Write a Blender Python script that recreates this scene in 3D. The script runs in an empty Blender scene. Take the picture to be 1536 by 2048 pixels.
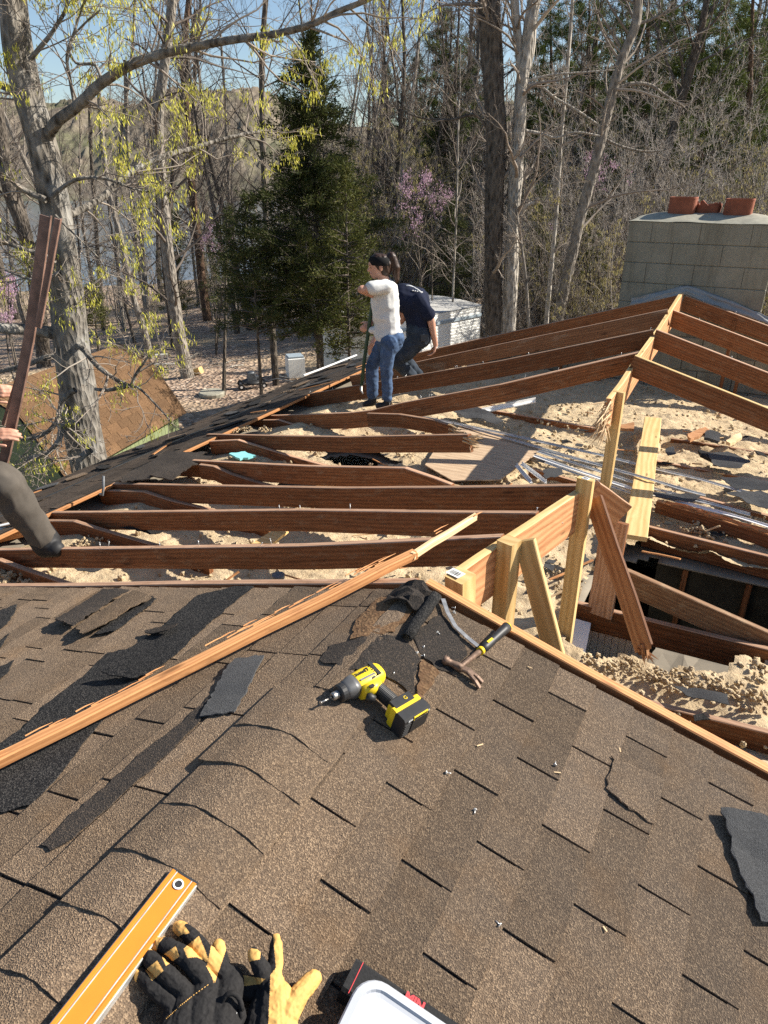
import bpy, bmesh, math, random
import numpy as np
from mathutils import Vector, Matrix
SC = bpy.context.scene
COL = SC.collection
R = math.radians

# ---------------------------------------------------------------- camera
F, PITCH, YAW = 1406.6, R(25.75), R(-27.81)      # focal length in pixels of the 1536 x 2048 frame
CAM = np.array([.871, 0., 1.30])                  # the ridge is the Y axis at z = 0
FW = np.array([math.sin(YAW)*math.cos(PITCH), math.cos(YAW)*math.cos(PITCH), -math.sin(PITCH)])
RT = np.array([math.cos(YAW), -math.sin(YAW), 0.])
UP = np.cross(RT, FW)
HD = np.array([math.sin(YAW), math.cos(YAW), 0.])
cd = bpy.data.cameras.new('camera'); cam = bpy.data.objects.new('camera', cd); COL.objects.link(cam)
cd.sensor_fit = 'VERTICAL'; cd.sensor_height = 36; cd.lens = F/2048*36
cd.clip_start = .05; cd.clip_end = 3000
cam.matrix_world = Matrix(((RT[0], UP[0], -FW[0], CAM[0]), (RT[1], UP[1], -FW[1], CAM[1]), (RT[2], UP[2], -FW[2], CAM[2]), (0, 0, 0, 1)))
SC.camera = cam
# ---------------------------------------------------------------- light
SUN_AZ, SUN_EL = R(51), R(33.8)
SDIR = np.array([math.sin(SUN_AZ)*math.cos(SUN_EL), math.cos(SUN_AZ)*math.cos(SUN_EL), math.sin(SUN_EL)])
w = bpy.data.worlds.new('World'); SC.world = w; w.use_nodes = True
nt = w.node_tree; sky = nt.nodes.new('ShaderNodeTexSky'); sky.sky_type = 'NISHITA'; sky.sun_disc = False
sky.sun_elevation = SUN_EL; sky.sun_rotation = SUN_AZ; sky.air_density = 1.0; sky.dust_density = .6; sky.ozone_density = 2.0
nt.links.new(sky.outputs[0], nt.nodes['Background'].inputs[0]); nt.nodes['Background'].inputs[1].default_value = .078
sd = bpy.data.lights.new('sun', 'SUN'); sd.energy = 5.0; sd.angle = R(.5); sd.color = (1, .93, .82)
so = bpy.data.objects.new('sun', sd); COL.objects.link(so)
so.rotation_euler = Vector(SDIR).to_track_quat('Z', 'Y').to_euler()
SC.view_settings.view_transform = 'Standard'; SC.view_settings.look = 'None'; SC.view_settings.gamma = 1
SC.view_settings.exposure = .95
SC.cycles.max_bounces = 6; SC.cycles.transparent_max_bounces = 8; SC.cycles.use_denoising = False
SC.cycles.sample_clamp_indirect = 6

# ---------------------------------------------------------------- pixel -> place
TA = math.tan(R(16.05))
def ray(x, y): return (x-768)/F*RT - (y-1024)/F*UP + FW
def hz(x, y, z): d = ray(x, y); return CAM + d*((z-CAM[2])/d[2])
def roofL(x, y, o=0): d = ray(x, y); return CAM + d*((CAM[0]*TA+o-CAM[2])/(d[2]-d[0]*TA))
def roofR(x, y, o=0): d = ray(x, y); return CAM + d*((-CAM[0]*TA+o-CAM[2])/(d[2]+d[0]*TA))
def pX(x, y, X): d = ray(x, y); return CAM + d*((X-CAM[0])/d[0])
def pY(x, y, Y): d = ray(x, y); return CAM + d*((Y-CAM[1])/d[1])
def pd(x, y, D): d = ray(x, y); return CAM + d*(D/(d@HD))
def place(r, d, z=0): return CAM*np.array([1, 1, 0]) + RT*r + HD*d + np.array([0, 0, z])

# ---------------------------------------------------------------- noise
def _h(ix, iy, iz, s):
    h = (ix.astype(np.int64)*374761393 + iy.astype(np.int64)*668265263 + iz.astype(np.int64)*2147483647 + s*974634777) & 0xFFFFFFFF
    h = ((h ^ (h >> 13))*1274126177) & 0xFFFFFFFF
    h = ((h ^ (h >> 16))*2246822519) & 0xFFFFFFFF
    return ((h ^ (h >> 15)) & 0xFFFFFF)/float(0xFFFFFF)
def vnoise(p, s=0):
    p = np.asarray(p, float); f = np.floor(p); t = p-f; t = t*t*(3-2*t); i = f.astype(np.int64)
    r = 0
    for a in (0, 1):
        for b in (0, 1):
            for c in (0, 1):
                wgt = (t[:, 0] if a else 1-t[:, 0])*(t[:, 1] if b else 1-t[:, 1])*(t[:, 2] if c else 1-t[:, 2])
                r = r + wgt*_h(i[:, 0]+a, i[:, 1]+b, i[:, 2]+c, s)
    return r*2-1
def fbm(p, o=4, s=0):
    p = np.asarray(p, float); r = 0; a = 1
    for k in range(o): r = r + a*vnoise(p*2**k+k*17.3, s+k); a *= .5
    return r

# ---------------------------------------------------------------- objects
def unit(v): v = np.asarray(v, float); return v/np.linalg.norm(v)
def world(o):
    w_ = o.matrix_parent_inverse @ o.matrix_basis
    return world(o.parent) @ w_ if o.parent else o.matrix_basis.copy()
def link(name, me, parent=None, mats=()):
    o = bpy.data.objects.new(name, me); COL.objects.link(o)
    if me is not None:
        for m in mats: me.materials.append(m)
    if parent is not None:
        o.parent = parent
        pm = world(parent)
        o.matrix_parent_inverse = pm.inverted()
    return o
def tag(o, label=None, cat=None, group=None, kind=None):
    if label: o['label'] = label
    if cat: o['category'] = cat
    if group: o['group'] = group
    if kind: o['kind'] = kind
    return o
def thing(name, label, cat, loc=(0, 0, 0), group=None):
    o = bpy.data.objects.new(name, None); COL.objects.link(o); o.location = tuple(loc); o.empty_display_size = .1
    return tag(o, label, cat, group)
def rawmesh(name, V, faces=None, tri=None, quad=None, smooth=False, uv=None, mi=None):
    me = bpy.data.meshes.new(name)
    if faces is None:
        loops = []; tot = []; 
        if quad is not None and len(quad): loops.append(np.asarray(quad).ravel()); tot.append(np.full(len(quad), 4))
        if tri is not None and len(tri): loops.append(np.asarray(tri).ravel()); tot.append(np.full(len(tri), 3))
        loops = np.concatenate(loops).astype(np.int32); tot = np.concatenate(tot).astype(np.int32)
        me.vertices.add(len(V)); me.vertices.foreach_set('co', np.asarray(V, np.float32).ravel())
        me.loops.add(len(loops)); me.loops.foreach_set('vertex_index', loops)
        me.polygons.add(len(tot)); me.polygons.foreach_set('loop_start', np.concatenate([[0], np.cumsum(tot)[:-1]]).astype(np.int32))
        me.polygons.foreach_set('loop_total', tot)
        me.update(calc_edges=True)
    else:
        me.from_pydata([tuple(map(float, v)) for v in V], [], faces); me.update()
    if smooth: me.polygons.foreach_set('use_smooth', np.ones(len(me.polygons), bool))
    if mi is not None: me.polygons.foreach_set('material_index', np.asarray(mi, np.int32))
    if uv is not None:
        l = me.uv_layers.new(name='UV'); l.data.foreach_set('uv', np.asarray(uv, np.float32).ravel())
    return me

class MB:
    """collects shapes into one mesh; every face carries uv in metres along the grain"""
    def __init__(s): s.v = []; s.f = []; s.uv = []; s.m = []; s.sm = []
    def face(s, idx, uv, m=0, sm=False): s.f.append(tuple(idx)); s.uv += [tuple(q) for q in uv]; s.m.append(m); s.sm.append(sm)
    def loft(s, rings, m=0, caps=True, closed=True, sm=False, uoff=None, mf=None):
        b = len(s.v); n = len(rings[0]); uo = random.uniform(0, 50) if uoff is None else uoff
        L = 0; prev = None; us = []
        for r in rings:
            c = np.mean(r, axis=0)
            if prev is not None: L += np.linalg.norm(c-prev)
            prev = c; us.append(uo+L)
            s.v += [tuple(map(float, q)) for q in r]
        per = [0]
        for k in range(n): per.append(per[-1]+np.linalg.norm(np.array(rings[0][(k+1) % n])-np.array(rings[0][k])))
        for i in range(len(rings)-1):
            for k in range(n if closed else n-1):
                a = b+i*n+k; c = b+i*n+(k+1) % n
                s.face((a, c, c+n, a+n), ((us[i], uo*3+per[k]), (us[i], uo*3+per[k+1]), (us[i+1], uo*3+per[k+1]), (us[i+1], uo*3+per[k])), mf(k) if mf else m, sm)
        if caps:
            e = b+(len(rings)-1)*n
            s.face([b+k for k in range(n)][::-1], [(uo+q[0], q[1]) for q in s.v[b:b+n]][::-1], m)
            s.face([e+k for k in range(n)], [(uo+q[0], q[1]) for q in s.v[e:e+n]], m)
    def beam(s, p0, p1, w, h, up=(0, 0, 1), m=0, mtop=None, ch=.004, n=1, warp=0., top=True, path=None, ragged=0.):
        """rectangular bar; p0,p1 lie on the middle of its top edge (top=True) or on its axis"""
        if path is None:
            p0 = np.asarray(p0, float); p1 = np.asarray(p1, float); path = [p0+(p1-p0)*i/n for i in range(n+1)]
        path = [np.asarray(q, float) for q in path]
        rings = []; off = random.uniform(0, 90)
        c = min(ch, w*.2, h*.2)
        for i, q in enumerate(path):
            t = unit(path[min(i+1, len(path)-1)]-path[max(i-1, 0)])
            sd = unit(np.cross(t, up)); u = np.cross(sd, t)
            if warp: q = q + sd*warp*math.sin(i*1.7+off)+u*warp*.7*math.cos(i*1.3+off)
            o = 0 if top else h/2
            pts = [(-w/2, -h+c), (-w/2, -c), (-w/2+c, 0), (w/2-c, 0), (w/2, -c), (w/2, -h+c), (w/2-c, -h), (-w/2+c, -h)]
            ring = []
            for a, b2 in pts:
                e = 0
                if ragged and i in (0, len(path)-1): e = random.uniform(-ragged, ragged)
                ring.append(q+sd*a+u*(b2+o)+t*e)
            rings.append(ring)
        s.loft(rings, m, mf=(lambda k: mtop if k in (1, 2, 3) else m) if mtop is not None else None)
    def box(s, c, ax, sz, m=0, ch=.002):
        """box with centre c, axes ax (3 unit vectors), size sz; chamfered"""
        c = np.asarray(c, float); ax = [np.asarray(a, float) for a in ax]
        s.beam(c-ax[0]*sz[0]/2, c+ax[0]*sz[0]/2, sz[1], sz[2], up=ax[2], m=m, ch=ch, top=False)
    def tube(s, pts, rad, sides=8, m=0, sm=True, flat=None, caps=True):
        pts = [np.asarray(p, float) for p in pts]
        if np.isscalar(rad): rad = [rad]*len(pts)
        d = unit(pts[-1]-pts[0]); ref = np.array([0, 0, 1.]) if abs(d[2]) < .8 else np.array([1., 0, 0])
        rings = []
        for i, p in enumerate(pts):
            t = unit(pts[min(i+1, len(pts)-1)]-pts[max(i-1, 0)])
            a = unit(np.cross(t, ref)); b = np.cross(a, t)
            fl = flat or 1
            rings.append([p+rad[i]*(a*math.cos(2*math.pi*k/sides)+b*fl*math.sin(2*math.pi*k/sides)) for k in range(sides)])
        s.loft(rings, m, sm=sm, caps=caps)
    def prism(s, poly, n, th, m=0, ms=None):
        """polygon of 3-D points pulled along the unit vector n by th"""
        n = np.asarray(n, float); k = len(poly); b = len(s.v); P = [np.asarray(p, float) for p in poly]
        o = random.uniform(0, 40)
        ex = unit(P[1]-P[0]); ey = np.cross(n, ex)
        s.v += [tuple(map(float, p)) for p in P]+[tuple(map(float, p+n*th)) for p in P]
        uv = [(float((p-P[0])@ex)+o, float((p-P[0])@ey)+o) for p in P]
        s.face([b+i for i in range(k)][::-1], uv[::-1], m); s.face([b+k+i for i in range(k)], uv, m)
        for i in range(k):
            j = (i+1) % k
            s.face((b+i, b+j, b+k+j, b+k+i), (uv[i], uv[j], (uv[j][0], uv[j][1]+th), (uv[i][0], uv[i][1]+th)), m if ms is None else ms)
    def build(s, name, mats, parent=None, smooth=None):
        me = bpy.data.meshes.new(name); me.from_pydata(s.v, [], s.f)
        me.polygons.foreach_set('material_index', np.array(s.m, np.int32))
        me.polygons.foreach_set('use_smooth', np.array(s.sm if smooth is None else [smooth]*len(s.f), bool))
        l = me.uv_layers.new(name='UV'); l.data.foreach_set('uv', np.array(s.uv, np.float32).ravel())
        bm = bmesh.new(); bm.from_mesh(me); bmesh.ops.recalc_face_normals(bm, faces=bm.faces); bm.to_mesh(me); bm.free()
        me.update()
        return link(name, me, parent, mats if isinstance(mats, (list, tuple)) else [mats])

# ---------------------------------------------------------------- materials
class Mt:
    def __init__(s, name, rough=.8, spec=.3):
        s.m = bpy.data.materials.new(name); s.m.use_nodes = True; s.t = s.m.node_tree; s.b = s.t.nodes['Principled BSDF']
        s.b.inputs['Roughness'].default_value = rough; s.b.inputs['Specular IOR Level'].default_value = spec
        s.tc = None
    def n(s, ty, **kw):
        q = s.t.nodes.new('ShaderNode'+ty)
        for k, v in kw.items():
            if k in q.inputs: 
                if hasattr(v, 'is_output'): s.t.links.new(v, q.inputs[k])
                else: q.inputs[k].default_value = v
            else: setattr(q, k, v)
        return q
    def l(s, a, b): s.t.links.new(a, b)
    def co(s, kind='Object', sc=(1, 1, 1), rot=(0, 0, 0)):
        if s.tc is None: s.tc = s.n('TexCoord')
        mp = s.n('Mapping'); mp.inputs['Scale'].default_value = sc; mp.inputs['Rotation'].default_value = rot
        s.l(s.tc.outputs[kind], mp.inputs['Vector']); return mp.outputs[0]
    def noise(s, v, scale, detail=4, rough=.6, dist=0):
        q = s.n('TexNoise'); s.l(v, q.inputs['Vector']); q.inputs['Scale'].default_value = scale; q.inputs['Detail'].default_value = detail
        q.inputs['Roughness'].default_value = rough; q.inputs['Distortion'].default_value = dist; return q.outputs['Fac']
    def vor(s, v, scale, feature='F1', out='Distance', rnd=1):
        q = s.n('TexVoronoi', feature=feature); s.l(v, q.inputs['Vector']); q.inputs['Scale'].default_value = scale; q.inputs['Randomness'].default_value = rnd
        return q.outputs[out]
    def ramp(s, f, stops):
        q = s.n('ValToRGB'); s.l(f, q.inputs[0]); e = q.color_ramp.elements
        while len(e) < len(stops): e.new(.5)
        for el, (p, c) in zip(e, stops): el.position = p; el.color = (*c, 1) if len(c) == 3 else c
        return q.outputs[0]
    def mix(s, f, a, b, mode='MIX'):
        q = s.n('Mix', data_type='RGBA', blend_type=mode)
        for sock, v in ((q.inputs[0], f), (q.inputs[6], a), (q.inputs[7], b)):
            if hasattr(v, 'is_output'): s.l(v, sock)
            elif isinstance(v, (int, float)): sock.default_value = v
            else: sock.default_value = (*v, 1)
        return q.outputs[2]
    def math(s, op, a, b=0., c=None):
        q = s.n('Math', operation=op)
        for i, v in enumerate((a, b) if c is None else (a, b, c)):
            if hasattr(v, 'is_output'): s.l(v, q.inputs[i])
            else: q.inputs[i].default_value = v
        return q.outputs[0]
    def col(s, c):
        if hasattr(c, 'is_output'): s.l(c, s.b.inputs['Base Color'])
        else: s.b.inputs['Base Color'].default_value = (*c, 1)
        return s
    def bump(s, h, st=.5, d=.01):
        q = s.n('Bump'); q.inputs['Strength'].default_value = st; q.inputs['Distance'].default_value = d
        s.l(h, q.inputs['Height']); s.l(q.outputs[0], s.b.inputs['Normal']); return s
def plain(name, c, rough=.6, spec=.3, metal=0, var=.12, sc=25, bump=0.):
    t = Mt(name, rough, spec); t.b.inputs['Metallic'].default_value = metal
    v = t.co('Object'); f = t.noise(v, sc, 5)
    lo = tuple(x*(1-var) for x in c); hi = tuple(min(1, x*(1+var)) for x in c)
    t.col(t.ramp(f, [(.3, lo), (.7, hi)]))
    if bump: t.bump(f, bump, .004)
    return t.m
def wood(name, dark, light, rough=.7, spec=.25, grain=1., stain=None, bump=.25, dirt=None):
    t = Mt(name, rough, spec)
    v = t.co('UV', (1.2, 14*grain, 1)); oi = t.n('ObjectInfo')
    va = t.n('VectorMath', operation='ADD'); t.l(v, va.inputs[0]); 
    cb = t.n('CombineXYZ'); t.l(t.math('MULTIPLY', oi.outputs['Random'], 37.), cb.inputs[2]); t.l(cb.outputs[0], va.inputs[1]); v = va.outputs[0]
    g1 = t.noise(v, 1.6, 5, .6, 1.5); 
    wv = t.n('TexWave', wave_type='BANDS', bands_direction='Y'); t.l(v, wv.inputs['Vector']); wv.inputs['Scale'].default_value = .9; wv.inputs['Distortion'].default_value = 7; wv.inputs['Detail'].default_value = 3; wv.inputs['Detail Scale'].default_value = 1.2
    g2 = t.noise(t.co('UV', (8, 160, 1)), 3, 3)
    f = t.math('ADD', t.math('MULTIPLY', g1, .6), t.math('ADD', t.math('MULTIPLY', wv.outputs['Fac'], .25), t.math('MULTIPLY', g2, .25)))
    c = t.ramp(f, [(.3, dark), (.75, light)])
    # knots
    k = t.vor(t.co('UV', (2.2, 9, 1)), 1.0); kk = t.ramp(k, [(.045, (1, 1, 1)), (.11, (0, 0, 0))])
    c = t.mix(t.math('MULTIPLY', kk, .75), c, tuple(x*.35 for x in dark))
    if stain:
        n = t.noise(t.co('UV', (1, 3, 1)), 2.3, 5, .65); c = t.mix(t.ramp(n, [(.55, (0, 0, 0)), (.75, (.7, .7, .7))]), c, stain)
    if dirt:
        n = t.noise(t.co('UV', (3, 9, 1)), 3.1, 6, .7); c = t.mix(t.ramp(n, [(.52, (0, 0, 0)), (.75, (.8, .8, .8))]), c, dirt)
    hv = t.math('MULTIPLY_ADD', oi.outputs['Random'], .5, .75)
    hs = t.n('HueSaturation'); t.l(hv, hs.inputs['Value']); t.l(c, hs.inputs['Color'])
    t.col(hs.outputs[0]); t.bump(f, bump, .003); return t.m
def granule(name, cols, dark=(.02, .018, .016), tab=.25, patch=None, sc=330, grime=None):
    t = Mt(name, .9, .25); v = t.co('Object'); t.b.inputs['Diffuse Roughness'].default_value = 1
    vc = t.n('TexVoronoi', feature='F1'); t.l(v, vc.inputs['Vector']); vc.inputs['Scale'].default_value = sc
    sep = t.n('SeparateColor'); t.l(vc.outputs['Color'], sep.inputs[0])
    n = len(cols); c = t.ramp(sep.outputs[0], [(i/n, k) for i, k in enumerate(cols)])
    t.t.nodes[-1].color_ramp.interpolation = 'CONSTANT' if False else 'LINEAR'
    big = t.noise(v, 2.2, 6, .65); c = t.mix(t.ramp(big, [(.35, (0, 0, 0)), (.7, (.4, .4, .4))]), c, grime or tuple(x*.8 for x in cols[0]))
    if patch:
        pn = t.noise(v, 4.1, 4, .6); c = t.mix(t.ramp(pn, [(.55, (0, 0, 0)), (.75, (.45, .45, .45))]), c, patch)
    worn = t.noise(v, 46, 3, .7); c = t.mix(t.ramp(worn, [(.62, (0, 0, 0)), (.76, (.4, .4, .4))]), c, dark)
    ge = t.n('NewGeometry'); hs = t.n('HueSaturation'); t.l(c, hs.inputs['Color'])
    t.l(t.math('MULTIPLY_ADD', ge.outputs['Random Per Island'], tab, 1-tab/2), hs.inputs['Value'])
    t.col(hs.outputs[0]); t.bump(vc.outputs['Distance'], .7, .004); return t.m
M = {}
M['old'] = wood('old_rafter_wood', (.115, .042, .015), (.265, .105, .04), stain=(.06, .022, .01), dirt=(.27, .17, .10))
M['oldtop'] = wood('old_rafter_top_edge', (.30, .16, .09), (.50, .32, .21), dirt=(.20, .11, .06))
M['pale'] = wood('dusty_rafter_wood', (.15, .065, .03), (.30, .15, .075), stain=(.46, .40, .31))
M['orange'] = wood('ridge_board_wood', (.30, .125, .05), (.56, .30, .145), grain=.6)
M['fresh'] = wood('fresh_pine', (.44, .275, .10), (.64, .46, .215), grain=.55, bump=.12)
M['dusty'] = wood('insulation_dusted_wood', (.20, .10, .05), (.36, .21, .11), dirt=(.55, .43, .27))
M['split'] = wood('split_fir', (.36, .15, .055), (.58, .29, .12), grain=1.6, dirt=(.22, .10, .04))
M['splint'] = wood('splintered_wood', (.40, .25, .13), (.72, .54, .32), grain=2)
M['greymetal'] = plain('galvanised_strip', (.62, .62, .60), .38, .5, .55, .2, 30)
M['white'] = plain('white_paint', (.80, .80, .78), .4, .4, 0, .05, 12)
M['black'] = plain('black_rubber', (.018, .018, .019), .55, .4)
M['felt'] = granule('black_felt', [(.007, .007, .008), (.016, .015, .015), (.010, .010, .010), (.06, .055, .05)], tab=.1, sc=260)
M['shing'] = granule('brown_shingle', [(.085, .058, .038), (.18, .12, .073), (.13, .089, .057), (.255, .175, .108), (.16, .11, .069), (.105, .072, .048), (.33, .235, .148)], tab=.5, patch=(.22, .125, .055), grime=(.15, .122, .098))
M['shingdark'] = granule('dark_shingle', [(.02, .018, .016), (.05, .04, .034), (.03, .026, .022), (.12, .09, .066), (.04, .034, .03)], tab=.2, patch=(.03, .022, .018))
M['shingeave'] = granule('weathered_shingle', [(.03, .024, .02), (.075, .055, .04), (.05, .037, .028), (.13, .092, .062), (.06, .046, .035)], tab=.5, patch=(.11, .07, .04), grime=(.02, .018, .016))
M['shinggrey'] = granule('grey_shingle_back', [(.06, .06, .06), (.10, .10, .10), (.14, .14, .14), (.08, .08, .08)], tab=.05, sc=420)
M['shedsh'] = granule('shed_shingle', [(.16, .085, .04), (.25, .14, .07), (.20, .115, .055), (.13, .07, .035), (.30, .18, .09)], tab=.35, sc=120)
def m_insul():
    t = Mt('cellulose_insulation', 1, .05); v = t.co('Object')
    a = t.noise(v, 9, 6, .7); b = t.noise(v, 120, 3, .8)
    c = t.ramp(t.math('ADD', t.math('MULTIPLY', a, .6), t.math('MULTIPLY', b, .4)), [(.3, (.37, .275, .165)), (.5, (.54, .42, .265)), (.7, (.68, .55, .37))])
    d = t.noise(v, 2.3, 5, .7); c = t.mix(t.ramp(d, [(.62, (0, 0, 0)), (.76, (.5, .5, .5))]), c, (.25, .18, .115))
    t.col(c); t.bump(t.math('ADD', t.noise(v, 60, 6, .75), t.math('MULTIPLY', t.noise(v, 22, 3), 1.0)), .6, .025); return t.m
M['insul'] = m_insul()
def m_block():
    t = Mt('painted_block', .85, .2); v = t.co('Object')
    a = t.noise(v, 3.5, 6, .65); b = t.noise(v, 50, 3, .7)
    c = t.ramp(a, [(.3, (.20, .194, .152)), (.7, (.275, .265, .212))])
    s = t.noise(t.co('Object', (14, 14, 1.2)), 1.2, 4, .6); c = t.mix(t.ramp(s, [(.48, (0, 0, 0)), (.75, (.6, .6, .6))]), c, (.13, .118, .085))
    t.col(c); t.bump(t.math('ADD', b, t.math('MULTIPLY', a, .8)), .5, .006); return t.m
M['block'] = m_block()
M['mortar'] = plain('mortar_joint', (.155, .15, .12), .95, .1, 0, .3, 40)
M['concrete'] = plain('old_concrete', (.31, .295, .235), .9, .2, 0, .2, 14, .4)
M['terra'] = plain('terracotta_flue', (.25, .085, .048), .8, .2, 0, .25, 9, .3)
M['soot'] = plain('soot', (.03, .028, .027), .95, .1)
M['plastic'] = Mt('clear_plastic_sheet', .5, .25).col((.30, .30, .29)).m
M['drywall'] = plain('old_drywall', (.24, .21, .165), .9, .1, 0, .15, 6, .2)
M['pipe'] = plain('grey_pipe', (.13, .14, .15), .5, .4)
M['turq'] = plain('turquoise_foam', (.25, .62, .62), .7)
M['panel'] = plain('dark_panelling', (.045, .04, .028), .8, .2, 0, .4, 8, .6)
M['siding'] = plain('white_siding', (.74, .73, .68), .6, .3, 0, .08, 4)
M['ply'] = wood('plywood_sheet', (.36, .25, .16), (.52, .38, .25), grain=.4, dirt=(.62, .50, .34))

# ================================================================ the setting
def gz(r, d):
    """height of the ground at r right / d ahead of the camera"""
    r = np.asarray(r, float); d = np.asarray(d, float)
    left = 1/(1+np.exp((r+.02*d-1)/4.))
    z = -4.0-left*np.clip((d-14)*.062, 0, 5.6)-left*np.clip((-r-9)*.06, 0, 2.0)+(1-left)*np.clip((d-30)*.05, 0, 3)
    return z
def ground_at(x, y):
    dd = np.linspace(4, 160, 3000); rr = ray(x, y)
    for D in dd:
        p = CAM+rr*(D/(rr@HD)); q = p-CAM
        if p[2] < gz(q@RT, D): return p
    return p
def gp(x, y, D):
    """ground point below the pixel column x at distance D"""
    p = pd(x, y, D); q = p-CAM; p[2] = float(gz(q@RT, D)); return p
def m_ground():
    t = Mt('leaf_litter', .95, .1); v = t.co('Object')
    vc = t.n('TexVoronoi'); t.l(v, vc.inputs['Vector']); vc.inputs['Scale'].default_value = 9
    sp = t.n('SeparateColor'); t.l(vc.outputs['Color'], sp.inputs[0])
    c = t.ramp(sp.outputs[0], [(0, (.16, .11, .08)), (.35, (.36, .26, .19)), (.6, (.50, .37, .27)), (.85, (.28, .20, .145)), (1, (.62, .50, .39))])
    n = t.noise(v, .22, 5, .6); c = t.mix(t.ramp(n, [(.45, (0, 0, 0)), (.62, (.7, .7, .7))]), c, (.46, .36, .22))
    n2 = t.noise(v, 1.3, 6, .7); c = t.mix(t.ramp(n2, [(.52, (0, 0, 0)), (.75, (.55, .55, .55))]), c, (.09, .063, .045))
    t.col(c); t.bump(t.math('ADD', vc.outputs['Distance'], n2), .9, .08); return t.m
M['ground'] = m_ground()
def build_ground():
    rs = np.concatenate([np.linspace(-400, -40, 25)[:-1], np.linspace(-40, 30, 120), np.linspace(30, 400, 25)[1:]])
    ds = np.concatenate([np.linspace(-80, 2, 10)[:-1], np.linspace(2, 70, 120), np.linspace(70, 700, 25)[1:]])
    Rr, Dd = np.meshgrid(rs, ds); z = gz(Rr, Dd)
    P = CAM*np.array([1, 1, 0])+Rr[..., None]*RT+Dd[..., None]*HD; P = P.reshape(-1, 3)
    P[:, 2] = z.ravel()+.12*fbm(P*.5, 3, 3)
    far = (Dd.ravel() > 95) & (Rr.ravel() < 25) | (Rr.ravel() < -80); P[far, 2] -= 3.5
    n, m = Rr.shape; i = np.arange(n*m).reshape(n, m)
    q = np.stack([i[:-1, :-1], i[:-1, 1:], i[1:, 1:], i[1:, :-1]], -1).reshape(-1, 4)
    tag(link('ground', rawmesh('ground', P, quad=q, smooth=True), None, [M['ground']]), kind='structure')
build_ground()
wt = Mt('lake_water', .12, .6); wt.col((.10, .14, .19)); wt.bump(wt.noise(wt.co('Object', (1, 1, 1)), .8, 4), .25, .2); M['water'] = wt.m
c0 = [place(-700, 60, -9.6), place(60, 60, -9.6), place(60, 900, -9.6), place(-700, 900, -9.6)]
tag(link('lake', rawmesh('lake', c0, faces=[(0, 1, 2, 3)]), None, [M['water']]), kind='structure')
def build_hill():
    t = Mt('far_woods', 1, .0); v = t.co('Object'); n = t.noise(v, .35, 6, .75); n2 = t.noise(v, .03, 4)
    c = t.ramp(n, [(.3, (.10, .085, .065)), (.5, (.20, .165, .125)), (.7, (.30, .26, .20))]); c = t.mix(t.ramp(n2, [(.5, (0, 0, 0)), (.65, (.5, .5, .5))]), c, (.13, .15, .07)); t.col(c)
    M['farwood'] = t.m
    rs = np.linspace(-520, 330, 700); ks = np.linspace(0, 1, 40)
    Rr, K = np.meshgrid(rs, ks)
    top = 30+9*vnoise(np.stack([rs/80, rs*0, rs*0], 1), 5)+4*vnoise(np.stack([rs/22, rs*0, rs*0], 1), 6)
    prof = np.sin(np.clip(K, 0, 1)*math.pi/2)
    z = -9.7+prof*(top[None, :]+9.7); D = 330+K*110
    P = (CAM*np.array([1, 1, 0])+Rr[..., None]*RT+D[..., None]*HD).reshape(-1, 3); P[:, 2] = z.ravel()
    h = fbm(np.stack([Rr.ravel()/2.2, D.ravel()/2.2, 0*D.ravel()], 1), 3, 9)
    P[:, 2] += np.clip(h, -1, 1.2)*1.7*np.clip(prof.ravel()*4, 0, 1)
    n_, m_ = Rr.shape; i = np.arange(n_*m_).reshape(n_, m_)
    q = np.stack([i[:-1, :-1], i[:-1, 1:], i[1:, 1:], i[1:, :-1]], -1).reshape(-1, 4)
    tag(link('far_hill', rawmesh('far_hill', P, quad=q), None, [M['farwood']]), kind='structure')
build_hill()

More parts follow.
